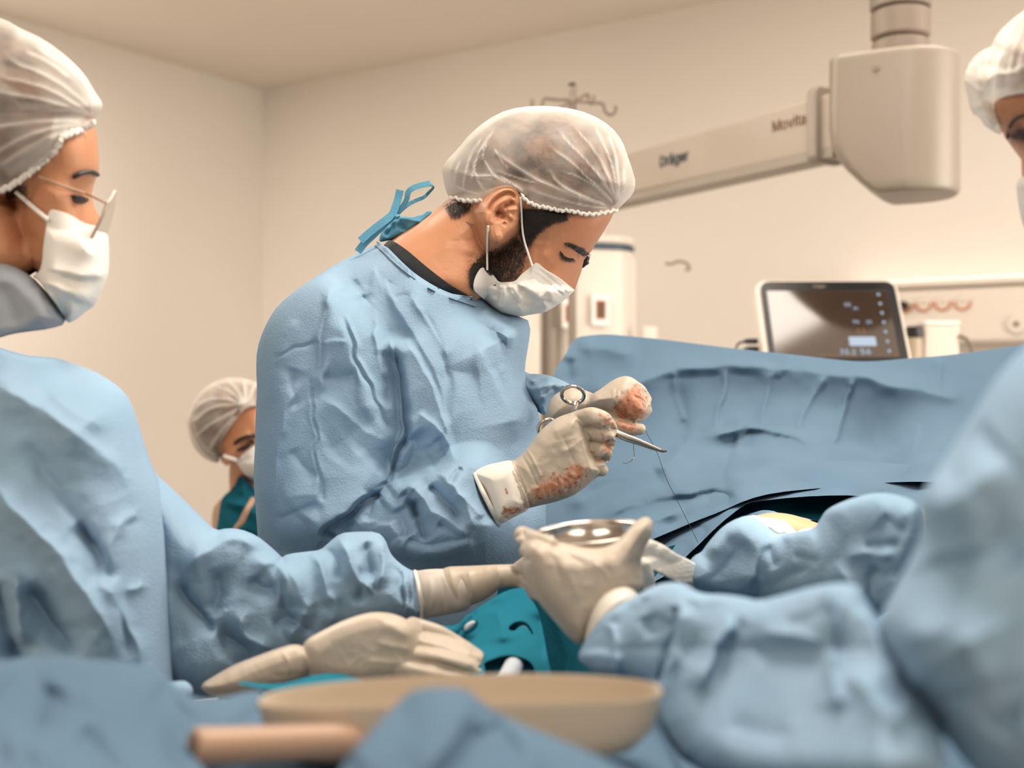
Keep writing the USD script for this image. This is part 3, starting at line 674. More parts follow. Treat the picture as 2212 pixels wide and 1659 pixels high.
trunk = lobe(poly(kG((560, 150), (400, 240), (250, 340), (150, 460), (120, 700), (100, 1000), (90, 1300), (110, 2100), (160, 3200), (1150, 3200), (1250, 2400), (1300, 1500), (1330, 1200), (1280, 1000), (1270, 900), (1230, 800), (1200, 650), (1180, 500), (1080, 430), (900, 400), (780, 330), (680, 200)), 2), 1.53, .09, 150, tb=.07, k=.03)
legs = [lobe(poly(kG((x0, 3000), (x0 + 480, 3000), (x0 + 440, 4400), (x0 + 420, 5420), (x0 + 60, 5420), (x0 + 40, 4400)), 2), D, .075, 70, k=.04) for x0, D in ((160, 1.50), (680, 1.56))]
ear_c = kO((640, 400))[0]
ear = lobe(poly(kO((430, 480), (432, 380), (468, 290), (540, 200), (620, 145), (700, 124), (780, 140), (835, 200), (858, 280), (858, 360), (850, 430), (838, 520), (800, 600), (740, 660), (660, 730), (600, 760), (540, 740), (500, 690), (470, 590), (445, 540)), 2), lambda xy: HD - .079 - .005 - .006 * np.clip((1085 - xy[:, 0]) / 40, -1, 1), .011, 11, k=.006)
fs = []
def f_(h, wl, wr, *pts, **k): fs.append(S(h, wl, wr, kO(*pts), **k))
# ear: helix, antihelix, concha
f_(4, 5, 5, (450, 560), (446, 440), (480, 320), (560, 220), (660, 160), (750, 160), (810, 210), (835, 290), (830, 360), taper=.08)
f_(-5.5, 4.5, 4.5, (490, 420), (510, 340), (580, 260), (680, 200), (760, 205), (795, 270), taper=.12)
f_(3, 6, 6, (520, 560), (510, 450), (560, 350), (650, 290), (720, 250), taper=.15)
f_(-12, 8, 8, (560, 400), (620, 420), (660, 450), (620, 500)); f_(-8, 5, 6, (650, 330), (700, 345), (750, 310), (775, 285)); f_(-6, 5, 5, (585, 380), (600, 470), (610, 530))
f_(4, 6, 6, (690, 390), (760, 380), (830, 380)); f_(4, 7, 7, (720, 480), (760, 440)); f_(-4, 4, 4, (650, 560), (680, 520))
f_(2.5, 12, 12, (560, 680), (640, 660))
f_(-5, 4, 5, (850, 440), (800, 590), (700, 680), (610, 740))
# face: brow, eye socket, closed upper lid, cheek, nostril wing
f_(4.5, 10, 9, (1300, 745), (1420, 770), (1540, 830), (1620, 870), taper=.2)
f_(-6, 14, 18, (1290, 830), (1400, 850), (1500, 900), (1560, 925)); f_(3.8, 9, 9, (1300, 850), (1360, 905), (1440, 935)); f_(-2.5, 3, 3, (1275, 815), (1360, 835), (1450, 880))
f_(-3, 3, 4, (1290, 845), (1325, 905), (1380, 930), (1440, 935)); f_(2.2, 8, 10, (1300, 960), (1380, 985), (1450, 975))
f_(4, 30, 26, (1050, 850), (1180, 900), (1300, 1010)); f_(-4, 10, 14, (1500, 960), (1440, 1060), (1380, 1130)); f_(4, 8, 8, (1230, 1110), (1290, 1130), (1340, 1150)); f_(-5, 5, 4, (1225, 1105), (1270, 1090), (1310, 1110))
f_(3, 24, 24, (540, 780), (480, 960), (420, 1150)); f_(-5, 24, 20, (330, 830), (300, 1000), (330, 1200))
f_(-1.5, 26, 30, (430, 640), (330, 700), (260, 800)); f_(2.2, 22, 36, (140, 450), (60, 700), (-80, 960), taper=.4)
f_(-3, 16, 16, (1000, 560), (1080, 620), (1060, 760))
stub = mask_attr([(poly(kO((830, 360), (1000, 380), (1300, 395), (1450, 420), (1380, 460), (1220, 500), (1100, 560), (1010, 650), (960, 740), (880, 770), (840, 700), (860, 520))), .85, 11),
    (poly(kO((840, 640), (900, 740), (960, 800), (930, 900), (900, 1010), (870, 1110), (760, 1300), (560, 1300), (330, 1300), (270, 1200), (290, 1000), (400, 850), (520, 830), (620, 780), (720, 690))), .48, 16),
    (poly(kO((500, 860), (460, 1000), (300, 960), (280, 1200), (420, 1250), (700, 1250), (740, 1160), (600, 1030))), .70, 10),
    (poly(kO((10, 270), (330, 300), (290, 360), (220, 430), (120, 470), (30, 400))), .55, 16)])
body_mesh, body_at = puff([cran, face, nose, neck, trunk, *legs, ear], 26, fs, mirror=True, fine=[(shapely.box(940, 380, 1310, 690), 2.2), (shapely.box(780, 230, 1400, 720), 6)], fade=4, attr={'stain': stub},
    extra=lambda xy, D: .0004 * (meshkit.fbm(np.stack([xy[:, 0] / 9, xy[:, 1] / 9, 0 * D], -1), 3, 4) - .5))
sb = obj('body', body_mesh, skin, surgeon, smooth=True, pv=body_at)
face_D = surf(body_mesh)
skull_D = front([cran, face])
def hairs(region, n, flow, length, lift, seed, width_px=1):
    rng = np.random.default_rng(seed); x0, y0, x1, y1 = region.bounds; out = []
    xy = rng.uniform((x0, y0), (x1, y1), (n * 4, 2)); xy = xy[shapely.contains_xy(region, xy[:, 0], xy[:, 1])][:n]
    for p in xy:
        d = np.asarray(flow(p), float); d = d / np.linalg.norm(d); a = rng.normal(0, .35); d = np.array([d[0] * math.cos(a) - d[1] * math.sin(a), d[0] * math.sin(a) + d[1] * math.cos(a)])
        L = length * rng.uniform(.6, 1.3); st = []
        for u in np.linspace(0, 1, 4):
            q_ = p + d * L * u; D = face_D(q_[None])[0]
            if np.isnan(D): break
            st.append(P(q_[0], q_[1], float(D) - .0004 - lift * math.sin(u * 2.2)))
        if len(st) >= 3: out.append(np.array(st))
    return out
gown_out = kG((625, 52), (520, 105), (430, 150), (330, 212), (230, 278), (140, 352), (95, 415), (55, 500), (32, 580), (30, 680), (35, 760), (30, 850), (25, 950), (25, 1050), (17, 1150), (20, 1250), (28, 1350), (36, 1450), (44, 1600), (60, 2100), (70, 4700), (1300, 4700),
    (1380, 2600), (1400, 1750), (1425, 1560), (1432, 1420), (1435, 1300), (1425, 1200), (1405, 1100), (1395, 1000), (1405, 920), (1398, 870), (1360, 805), (1338, 740), (1328, 670), (1346, 560), (1360, 480), (1352, 425), (1300, 410), (1278, 406), (1199, 372), (1143, 328), (1098, 314), (1050, 312), (1000, 306), (940, 292), (870, 256), (800, 206), (740, 152), (690, 100), (650, 62))
gown_p = poly(gown_out, 1)
torso = lobe(unary_union([gown_p, poly(kG((590, 60), (640, 0), (760, -60), (1000, 60), (1140, 250), (1110, 400), (900, 420)))]), 1.53, .155, 190, tb=.12)
arm_up = lobe(poly(kG((330, 205), (200, 290), (110, 400), (60, 520), (36, 700), (30, 950), (20, 1150), (30, 1350), (70, 1500), (220, 1570), (420, 1560), (600, 1500), (655, 1260), (668, 1190), (672, 1110), (725, 985), (738, 900), (722, 700), (716, 600), (700, 510), (640, 400), (520, 290), (420, 215)), 2), 1.43, .095, 95, k=.035)
forearm = lobe(poly(kG((560, 1260), (640, 1230), (720, 1195), (800, 1180), (870, 1175), (960, 1125), (1030, 1120), (1075, 1150), (1105, 1250), (1150, 1360), (1200, 1420), (1165, 1475), (1110, 1515), (1040, 1555), (930, 1590), (820, 1600), (700, 1570), (590, 1520), (470, 1520), (400, 1450), (440, 1350)), 2), lambda xy: 1.40 - .09 * np.clip((xy[:, 0] - 720) / 330, 0, 1), .062, 62, k=.012)
gs = []
def g(h, wl, wr, *pts, **k): gs.append(S(h * 1.75, wl * .85, wr * .85, kG(*pts), **k))
# folds, each a long line: overlaps have a steep side and a wide one
kS = Kf(540, 475, 1.223)
def w_(h, wl, wr, *pts, **k): gs.append(S(h * 1.15, wl, wr, kS(*pts), **{'taper': .15, **k}))
w_(15, 46, 6, (372, 290), (388, 380), (398, 460), (402, 545), (385, 620), (352, 700)); w_(-24, 6, 20, (384, 320), (398, 400), (408, 480), (412, 560), (398, 620), (375, 670), (352, 715))
w_(-17, 26, 34, (420, 560), (445, 610), (420, 660), (380, 690)); w_(-9, 20, 26, (480, 580), (520, 630), (470, 660)); w_(13, 7, 70, (398, 290), (440, 370), (480, 450), (515, 540), (535, 600), (548, 645)); w_(6, 6, 30, (440, 500), (480, 540), (530, 600))
w_(-11, 14, 7, (232, 245), (262, 310), (290, 380), (315, 450), (345, 520), (380, 570)); w_(10, 6, 44, (240, 240), (272, 310), (300, 380), (325, 450), (352, 520)); w_(-9, 18, 12, (360, 340), (352, 400), (358, 450), (368, 500)); w_(8, 26, 8, (300, 200), (330, 290), (345, 360), (356, 440))
w_(-3.5, 3, 3, (62, 374), (100, 350), (140, 330), (186, 317), taper=.06); w_(3, 5, 14, (186, 318), (230, 318), (250, 322)); w_(10, 34, 7, (236, 130), (208, 190), (192, 260), (184, 330), (170, 430), (160, 470)); w_(-8, 7, 12, (200, 200), (194, 290), (182, 380), (164, 460)); w_(7, 16, 7, (120, 250), (80, 330), (50, 430), (45, 480)); w_(-6, 7, 10, (30, 340), (40, 420), (46, 480))
w_(-4, 4, 5, (164, 440), (168, 540), (178, 640), (188, 710), (196, 748), taper=.05); w_(3.5, 60, 6, (158, 440), (163, 540), (172, 640), (182, 720)); w_(2, 6, 40, (170, 450), (176, 560), (190, 680)); w_(9, 12, 50, (128, 420), (90, 520), (60, 640), (42, 780)); w_(-6, 20, 10, (110, 390), (100, 440), (130, 500))
w_(-9, 20, 34, (190, 410), (235, 415), (290, 412)); w_(6, 14, 40, (180, 470), (250, 520), (330, 560), (365, 600)); w_(-6, 40, 40, (210, 620), (270, 560), (330, 520)); w_(-7, 8, 26, (55, 792), (110, 772), (160, 755), (196, 745)); w_(3, 40, 10, (80, 740), (140, 725), (190, 715)); w_(-4, 14, 14, (110, 600), (140, 650), (180, 680))
w_(20, 60, 6, (176, 836), (215, 795), (260, 757), (310, 722), (366, 672), taper=.1); w_(-24, 5, 26, (196, 836), (236, 792), (276, 762), (325, 725), (368, 690), taper=.08); w_(12, 10, 16, (262, 800), (286, 758), (318, 722)); w_(-14, 10, 12, (300, 790), (320, 750), (340, 720)); w_(-10, 10, 14, (185, 850), (200, 870), (225, 830))
w_(13, 10, 30, (338, 750), (370, 712), (400, 700), (440, 720)); w_(16, 14, 22, (402, 690), (450, 728), (500, 775), (555, 815), (592, 845)); w_(-17, 14, 12, (432, 740), (446, 790), (462, 830), (470, 850)); w_(-14, 10, 14, (400, 720), (432, 750), (448, 790)); w_(14, 12, 16, (440, 684), (500, 668), (540, 700), (575, 760), (600, 830)); w_(-15, 9, 12, (470, 700), (520, 740), (560, 790)); w_(-13, 8, 8, (530, 700), (545, 672), (565, 655)); w_(12, 8, 10, (540, 720), (575, 740), (610, 790)); w_(-11, 8, 10, (500, 800), (550, 830), (590, 840))
w_(9, 26, 10, (370, 862), (430, 885), (500, 884), (560, 868), (598, 850), taper=.08); w_(-9, 12, 14, (380, 830), (460, 862), (540, 850), (590, 830)); w_(9, 16, 26, (360, 790), (372, 830), (430, 850)); w_(-8, 16, 16, (395, 760), (400, 800), (420, 840))
# chest
w_(9, 40, 10, (346, 150), (390, 240), (430, 300), (470, 380), (500, 440), (520, 520), (530, 580)); w_(-7, 9, 40, (460, 230), (490, 300), (515, 380), (525, 470), (522, 560)); w_(-8, 8, 16, (300, 190), (318, 250), (330, 300)); w_(6, 12, 12, (410, 180), (460, 250), (500, 330), (520, 380)); w_(-6, 30, 40, (510, 390), (560, 410), (610, 405))
w_(12, 26, 6, (560, 205), (610, 245), (650, 290), (690, 345), (722, 395), taper=.08); w_(-17, 5, 14, (585, 222), (630, 268), (668, 318), (705, 365), (724, 402), taper=.08); w_(7, 12, 30, (600, 330), (640, 420), (690, 500), (730, 580)); w_(5, 12, 24, (660, 380), (700, 460), (735, 540)); w_(-4, 14, 14, (640, 380), (690, 470), (720, 560)); w_(-5, 8, 12, (355, 165), (390, 150), (430, 135)); w_(-4, 8, 12, (380, 205), (420, 185)); w_(6, 10, 30, (350, 100), (400, 140), (440, 190))
w_(-4, 4, 3, (180, 130), (240, 95), (290, 76), (335, 62)); w_(6, 12, 40, (270, 150), (300, 120), (340, 110)); w_(-5, 18, 18, (250, 200), (280, 160), (330, 170))
fine_g = shapely.box(540, 500, 1200, 1260)
gown_mesh = puff([torso, arm_up, forearm], 22, gs, fine=[(fine_g, 3.2)], fade=9, wob=13., clip=gown_p, over=face_D, gap=.006, extra=lambda xy, D: crumple(xy, D, .0016, .08, 3))
gown_D = surf(gown_mesh)
# sample the outline finely where it is in view
gn = obj('gown', gown_mesh, gown_blue, surgeon, smooth=True)
def neckband():
    pts = kG((612, 60), (650, 90), (700, 140), (760, 190), (830, 240), (900, 282), (970, 312), (1040, 334), (1090, 352))
    return pts
ln = LineString(chaikin(neckband(), 2, False)).buffer(5.5)
obj('neck_binding', puff([torso], 3, clip=ln, over=least(gown_D, face_D), gap=.0045), gown_blue, gn, smooth=True)
# seam threads on the sleeve
# left sleeve, on the far side
ls = []
def l(h, wl, wr, *pts, **k): ls.append(S(h, wl, wr, kB(*pts), **k))
l(10, 8, 12, (640, 60), (740, 150), (800, 280), (880, 360)); l(-10, 6, 8, (700, 170), (760, 200), (820, 330), (850, 420)); l(9, 8, 8, (720, 260), (840, 220), (960, 210))
l(-8, 6, 6, (700, 230), (800, 180), (900, 160)); l(8, 6, 8, (780, 340), (860, 300), (950, 250)); l(-8, 5, 6, (800, 300), (880, 260), (980, 220))
left_arm = lobe(poly(kB((560, -40), (700, 110), (790, 108), (880, 118), (950, 140), (1060, 190), (1090, 220), (990, 270), (930, 300), (900, 380), (870, 470), (800, 440), (740, 380), (640, 300), (500, 200), (480, 40)), 2), lambda xy: 1.56 - .03 * (xy[:, 0] - 1100) / 120, .06, 34)
obj('sleeve', puff([left_arm], 4, ls, fade=5, wob=8.), gown_blue, gn, smooth=True)

mask_p0 = poly(kO((415, 1015), (470, 1045), (560, 1120), (610, 1192), (795, 1182), (850, 1110), (985, 1000), (1120, 1045), (1458, 1275), (1165, 1510), (870, 1578), (500, 1440), (318, 1220)), 1).buffer(2)
beard_poly = poly(kO((880, 760), (930, 830), (900, 1000), (840, 1130), (760, 1300), (330, 1300), (280, 1200), (300, 1000), (420, 870), (560, 820), (700, 730), (800, 660)))
curves('beard', hairs(beard_poly.difference(mask_p0), 1500, lambda p: (-.35, 1.0), 9, .0018, 5) + hairs(poly(kO((420, 960), (300, 980), (290, 1240), (420, 1260), (700, 1250), (560, 1060))).difference(mask_p0), 900, lambda p: (-.3, 1.0), 10, .002, 6), 0.0003, strand, surgeon)
curves('sideburn', hairs(poly(kO((838, 360), (1010, 370), (1300, 400), (1400, 440), (1200, 495), (1080, 560), (1000, 650), (955, 735), (890, 750), (848, 640), (862, 480))), 2600, lambda p: (.15, 1.0), 12, .003, 7), .0005, strand, surgeon)
curves('nape_hair', hairs(poly(kO((20, 270), (330, 300), (280, 350), (200, 430), (110, 450), (40, 380))), 380, lambda p: (-.2, 1.0), 11, .002, 8), .0004, strand, surgeon)
curves('eyebrow', hairs(poly(kO((1300, 740), (1400, 750), (1500, 785), (1580, 840), (1625, 885), (1590, 895), (1500, 865), (1430, 810))), 260, lambda p: (1.0, .35), 9, .0012, 9), .0005, strand, surgeon)
curves('eyelashes', hairs(LineString(kO((1300, 850), (1330, 905), (1380, 925), (1440, 930))).buffer(2.2), 130, lambda p: (.5, 1.0), 7, .003, 10), .0006, lash, surgeon)
fe = P(1264, 561, HD + .028)
obj('far_eyebrow', puff([lobe(poly(kO((1560, 905), (1630, 895), (1628, 930), (1615, 950), (1625, 985), (1590, 1000), (1560, 1030), (1540, 1035), (1535, 970))), HD + .016, .006, 5)], 1.6), lash, surgeon, smooth=True)
# hair under the net, then the net
hair_p = poly(kA((690, 720), (680, 580), (730, 450), (845, 325), (975, 222), (1120, 150), (1290, 122), (1480, 132), (1645, 182), (1790, 272), (1875, 385), (1922, 540), (1922, 680), (1875, 790), (1700, 830), (1550, 830), (1430, 820), (1330, 795), (1200, 720), (1100, 660), (960, 700), (900, 745), (760, 745)))
hair_lobe = lobe(unary_union([hair_p, cran['poly']]), yaw(HD), .083, 118)
head_hair = puff([hair_lobe], 6, mirror=True, clip=hair_p, over=skull_D, gap=.0012, extra=lambda xy, D: .004 * (meshkit.fbm(np.stack([xy[:, 0] / 30, xy[:, 1] / 30, 0 * D], -1), 3, 11) - .5))
obj('hair', head_hair, hair, surgeon, smooth=True)
def cap(out, gather, pleats, lobes, parent, over=None, name='hair_net', strokes=(), step=4, fine=(), uvs=(3.2, .012), amp=.002, seed=1, fold=(), fade=5):
    """a pleated see-through cap: folds run out from the gathered point"""
    gx, gy = gather
    st = list(strokes) + [S(a[0], a[1], a[2], a[3], taper=.0, p=1.3) for a in pleats]
    fl = [S(1000, a[1] * .55, a[2] * .55, a[3], taper=.15, p=1.6) for a in pleats] + [S(1000 * c, w, w, li, taper=.1) for c, w, li in fold]
    def foldattr(xy): return np.clip(relief(xy, fl), 0, 1)
    m, at_ = puff(lobes, step, st, mirror=True, fine=fine, fade=fade, clip=out, over=over, gap=.0035, attr={'fold': foldattr}, extra=lambda xy, Dd: crumple(xy, Dd, amp, .03, seed))
    v = m[0]; px = CX + FPX * v[:, 0] / v[:, 1]; py = CY - FPX * (v[:, 2] - EYE) / v[:, 1]
    uv = np.stack([np.arctan2(py - gy, px - gx) * uvs[0] + 40, np.hypot(px - gx, py - gy) * uvs[1]], 1)
    return obj(name, m, cap_net, parent, smooth=True, uv=uv, pv=at_), surf(m)
cap_p = poly(kA((640, 600), (632, 540), (665, 480), (740, 400), (830, 290), (950, 190), (1100, 115), (1290, 90), (1500, 102), (1680, 150), (1820, 235), (1905, 345), (1935, 440), (1968, 530), (1998, 640), (1975, 720), (1900, 790), (1864, 830), (1790, 850), (1700, 866), (1620, 862), (1540, 838), (1440, 836), (1380, 816), (1330, 812), (1260, 790), (1210, 752), (1180, 700), (1150, 672), (1090, 660), (1000, 690), (935, 775), (860, 770), (800, 776), (740, 755), (690, 750), (660, 690)), 1)
G0 = (1862, 815)
pl = []
for (h, w1, w2, *pts) in [(2.5, 4, 3, (1850, 790), (1700, 640), (1560, 500), (1400, 390)), (2, 3, 3, (1855, 780), (1740, 580), (1640, 470), (1450, 270)), (2.5, 4, 4, (1860, 780), (1800, 560), (1700, 400), (1560, 230)),
    (2.5, 4, 3, (1862, 780), (1850, 560), (1790, 400), (1700, 230)), (2.5, 5, 4, (1868, 780), (1880, 600), (1850, 400), (1790, 280)), (2, 3, 3, (1880, 780), (1920, 640), (1910, 520)), (3, 5, 5, (1840, 800), (1640, 750), (1400, 660), (1200, 560), (1020, 430)),
    (3, 5, 4, (1830, 805), (1600, 720), (1450, 640), (1390, 560)), (2, 4, 3, (1840, 815), (1640, 800), (1440, 740), (1260, 690)), (2.5, 4, 4, (1890, 790), (1950, 730), (1985, 660)),
    (2, 3, 3, (780, 700), (800, 560), (840, 420), (930, 300)), (2, 3, 3, (840, 640), (860, 500), (930, 350), (1010, 260)), (1.5, 3, 3, (720, 660), (730, 560), (770, 470)), (2, 3, 3, (930, 700), (870, 580), (850, 480)), (2, 4, 3, (1100, 650), (980, 570), (930, 460)),
    (1.6, 2, 2, (820, 590), (970, 575), (1010, 600)), (1.6, 3, 3, (1330, 640), (1150, 600), (1030, 560)), (1.6, 3, 3, (1240, 720), (1120, 640), (1040, 590)), (1.5, 3, 3, (700, 640), (810, 690), (900, 720)),
    (1.5, 2, 2, (920, 480), (940, 340), (1000, 250)), (1.5, 2, 2, (1000, 380), (1040, 470), (1100, 540)), (1.5, 2, 2, (880, 420), (960, 360)), (1.5, 2, 3, (1860, 800), (1760, 690), (1600, 590), (1480, 560))]:
    pl.append((h, w1, w2, kA(*pts)))
net_fold = [(.9, 7, kA((1860, 822), (1790, 845), (1700, 860), (1620, 855), (1540, 832), (1440, 828), (1380, 808), (1330, 802), (1260, 782), (1200, 740))), (.8, 8, kA((930, 765), (860, 762), (800, 768), (740, 748), (690, 740))), (.6, 9, kA((660, 500), (740, 405), (830, 298), (950, 198), (1100, 125), (1290, 100), (1480, 110))),
    (.85, 26, kA((665, 560), (680, 640), (700, 720))), (.5, 14, kA((1000, 690), (900, 740), (780, 750)))]
cap_lobe = lobe(unary_union([cap_p, poly(kA((660, 690), (700, 860), (900, 1020), (1300, 1060), (1640, 1000), (1850, 840), (1500, 600), (900, 600)))]), yaw(HD), .094, 128)
cp, cap_D = cap(cap_p, kA(G0)[0], pl, [cap_lobe], surgeon, over=least(surf(head_hair), skull_D), step=4, fold=net_fold)
rim_line = kA((1864, 832), (1790, 852), (1700, 867), (1620, 862), (1540, 840), (1440, 838), (1380, 818), (1330, 814), (1260, 792), (1205, 752), (1190, 725))
def rim(lines, parent, r=.0022, amp=.0012, Ds=None, seed=0, name='elastic_rim'):
    out = []
    for line in lines:
        q_ = chaikin(line, 2, False); L = LineString(q_); n_ = max(20, int(L.length / 2.5)); pp = np.array([L.interpolate(u, normalized=True).coords[0] for u in np.linspace(0, 1, n_)])
        D = Ds(pp)
        ok = ~np.isnan(D); D = np.interp(np.arange(n_), np.nonzero(ok)[0], D[ok])
        rng = np.random.default_rng(seed); w = np.sin(np.arange(n_) * 1.25 + rng.uniform(0, 6)) * amp
        c = P(pp[:, 0], pp[:, 1] , D - .002); c[:, 2] += w
        out.append(tube(c, r * (1 + .25 * np.sin(np.arange(n_) * 1.9)), 8))
    return obj(name, join(*out), cap_rim, parent, smooth=True)
rim([rim_line + [0, -3], kA((935, 772), (860, 768), (800, 774), (740, 755), (690, 748)) + [0, -3]], cp, Ds=cap_D, seed=1)
# mask
mask_p = poly(kO((415, 1015), (470, 1045), (500, 1060), (560, 1120), (610, 1192), (700, 1190), (795, 1182), (850, 1110), (930, 1050), (985, 1000), (1040, 962), (1120, 1045), (1240, 1110), (1340, 1180), (1430, 1255), (1458, 1275), (1450, 1300), (1370, 1370), (1260, 1450), (1165, 1510), (1120, 1530), (1000, 1550), (930, 1560), (870, 1578), (700, 1550), (600, 1520), (500, 1440), (380, 1330), (330, 1290), (318, 1220), (350, 1110)), 1)
ms = []
def m_(h, wl, wr, *pts, **k): ms.append(S(h * 2.3, wl, wr, kO(*pts), **k))
m_(3.5, 12, 3, (620, 1200), (630, 1330), (600, 1500), taper=.15); m_(4, 14, 3, (700, 1200), (770, 1330), (840, 1470), (860, 1570), taper=.15); m_(4, 16, 4, (800, 1190), (940, 1290), (1080, 1400), (1170, 1500), taper=.12)
m_(-3.5, 4, 12, (635, 1220), (645, 1340), (620, 1490)); m_(-4, 4, 14, (720, 1220), (800, 1350), (860, 1480)); m_(-3.5, 5, 14, (830, 1220), (960, 1320), (1110, 1440))
m_(-2, 2, 2, (1010, 1010), (1150, 1120), (1300, 1240), (1370, 1310), taper=.05); m_(-2, 2, 2, (990, 1080), (1120, 1170), (1260, 1280), (1330, 1340), taper=.05); m_(2, 10, 10, (1060, 1000), (1220, 1120), (1420, 1270), taper=.1)
m_(-2, 2, 2, (460, 1060), (420, 1160), (370, 1270), taper=.05); m_(-2, 2, 2, (500, 1090), (450, 1190), (390, 1300), taper=.05); m_(4, 20, 20, (1120, 1250), (1230, 1350), (1200, 1440)); m_(-3, 10, 10, (520, 1150), (590, 1260), (560, 1400))
mk = obj('mask', puff([lobe(unary_union([mask_p, poly(kO((1040, 965), (900, 1020), (700, 1100), (520, 1100), (420, 1020), (330, 1000), (250, 1200), (330, 1290), (700, 1500), (1300, 1200)))]).buffer(2), yaw(HD), .073, 58, e=2.2)], 2.6, ms, wob=0., mirror=True, fade=3, clip=mask_p, over=front([cran, face, nose, neck]), gap=.003, extra=lambda xy, D: crumple(xy, D, .0003, .02, 21)), mask_white, surgeon, smooth=True)
def loop_(pts, lift, r=.0014):
    a = chaikin(kO(*pts), 3, False); return tube(P(a[:, 0], a[:, 1], face_D(a) - lift), r, 8)
obj('ear_loop', join(loop_([(480, 1055), (478, 900), (480, 760), (487, 600), (490, 560)], .004), loop_([(985, 1010), (940, 870), (890, 720), (868, 560), (857, 300), (850, 240)], .006)), elastic, mk, smooth=True)
# dark undershirt at the collar
us = poly(kR((570, 1320), (700, 1270), (820, 1290), (960, 1380), (1130, 1500), (1300, 1650), (1600, 1900), (2000, 2200), (2400, 2420), (2400, 2560), (2000, 2400), (1500, 2150), (1000, 1800), (700, 1450)), 1)
obj('undershirt', puff([dict(trunk, k=.03), neck], 3.5, clip=us, over=face_D, gap=.0035), black_cloth, surgeon, smooth=True)
# the bow at the back of the neck and the raised collar
bD = 1.49
def rb(pts, w, twist=None):
    a = spline([[x, y, d] for x, y, d in pts], 8); q2 = kR(*a[:, :2]); c = P(q2[:, 0], q2[:, 1], bD + a[:, 2])
    t = np.gradient(c, axis=0); sd = np.cross(t, [0, 1., 0]); 
    if twist is not None:
        tw = np.interp(np.linspace(0, 1, len(c)), np.linspace(0, 1, len(twist)), twist)[:, None]
        sd = unit_rows(sd) * np.cos(tw) + np.array([0, 1., 0]) * np.sin(tw)
    return ribbon(c, unit_rows(sd), w)
def unit_rows(a): return a / np.maximum(np.linalg.norm(a, axis=1, keepdims=True), 1e-9)
px2m = bD / FPX / 9.215
tie = obj('neck_tie', join(rb([(960, 280, -.004), (920, 450, -.004), (860, 640, -.006), (790, 780, -.008), (620, 920, -.012), (400, 1090, -.014), (170, 1290, -.016)], 150 * px2m), rb([(830, 780, .002), (640, 960, -.004), (430, 1170, -.008), (260, 1330, -.008), (120, 1510, -.010)], 150 * px2m),
    rb([(870, 770, 0), (1000, 620, -.004), (1090, 470, -.008), (1120, 330, -.010), (1220, 240, -.010), (1400, 180, -.006), (1560, 150, .0)], [100 * px2m] * 20 + [110 * px2m] * 29), rb([(1560, 170, .0), (1620, 230, .012), (1520, 340, .022), (1420, 430, .018), (1250, 500, .012), (1080, 600, .006), (900, 760, .002)], 80 * px2m, twist=[.9, 1.2, .9, .5, .3, .2])), tie_blue, surgeon, smooth=20)
obj('knot', puff([lobe(poly(kR((820, 800), (900, 750), (970, 770), (950, 850), (860, 870))), bD - .006, .010, 6)], 2), tie_blue, tie, smooth=True)
obj('collar_flap', puff([lobe(poly(kR((540, 1310), (560, 1180), (640, 1040), (750, 940), (850, 860), (950, 800), (1080, 810), (1200, 830), (1300, 800), (1420, 770), (1500, 700), (1610, 710), (1600, 790), (1400, 960), (1200, 1060), (1000, 1180), (800, 1270), (620, 1310)), 1), lambda xy: bD + .03, .012, 10)], 2.6,
    [S(-9, 4, 7, kR((830, 880), (840, 1000), (760, 1120), (660, 1230))), S(5, 5, 3, kR((930, 830), (1100, 850), (1300, 900), (1420, 935)), taper=.1), S(-7, 8, 8, kR((900, 950), (1050, 1000), (1000, 1100))), S(4, 5, 5, kR((580, 1280), (620, 1110), (780, 980)))], fade=3), tie_blue, gn, smooth=True)
# ---------------------------------------------------------------- surgeon's gloved hands and instruments
def blotch(rs): return mask_attr(rs)
RD = 1.29
# right hand: the back of the hand towards us, fingers curled around the needle holder
palm = lobe(poly(kB((560, 860), (620, 835), (720, 730), (800, 610), (880, 540), (960, 480), (1080, 440), (1150, 425), (1190, 500), (1225, 600), (1270, 740), (1310, 850), (1350, 900), (1350, 960), (1290, 1005), (1200, 1080), (1100, 1150), (960, 1200), (780, 1240), (690, 1265), (600, 1250)), 2), lambda xy: RD + .02 - .02 * np.clip((xy[:, 0] - 1110) / 180, 0, 1), .030, 42, e=2.0)
wrist = lobe(poly(kB((235, 955), (300, 915), (380, 880), (480, 860), (560, 842), (600, 850), (680, 1000), (720, 1150), (730, 1265), (640, 1310), (560, 1350), (495, 1392), (420, 1370), (360, 1240), (300, 1090)), 2), lambda xy: RD + .03 - .01 * np.clip((xy[:, 0] - 1020) / 90, 0, 1), .034, 40, k=.012)
index = limb([(1120, 480, 62, RD + .005), (1250, 470, 82, RD - .008), (1360, 500, 78, RD - .012), (1420, 560, 58, RD - .002), (1440, 600, 44, RD + .004)][:5], k=.004)
def limbK(pts, K, s, **k): 
    a = np.array(pts, float); xy = K(*a[:, :2]); return limb(np.column_stack([xy, a[:, 2] / s, a[:, 3]]), **k)
index = limbK([(1110, 500, 66, RD - .004), (1250, 470, 82, RD - .020), (1350, 500, 78, RD - .026), (1410, 560, 62, RD - .014), (1440, 600, 44, RD + .004)], kB, 3.95, k=.003)
middle = limbK([(1180, 610, 66, RD - .002), (1300, 610, 68, RD - .014), (1390, 640, 72, RD - .016), (1410, 720, 50, RD - .002), (1380, 760, 40, RD + .01)], kB, 3.95, k=.0012)
ringf = limbK([(1240, 740, 60, RD - .004), (1330, 760, 64, RD - .016), (1380, 790, 58, RD - .014), (1370, 835, 40, RD + .0)], kB, 3.95, k=.0012)
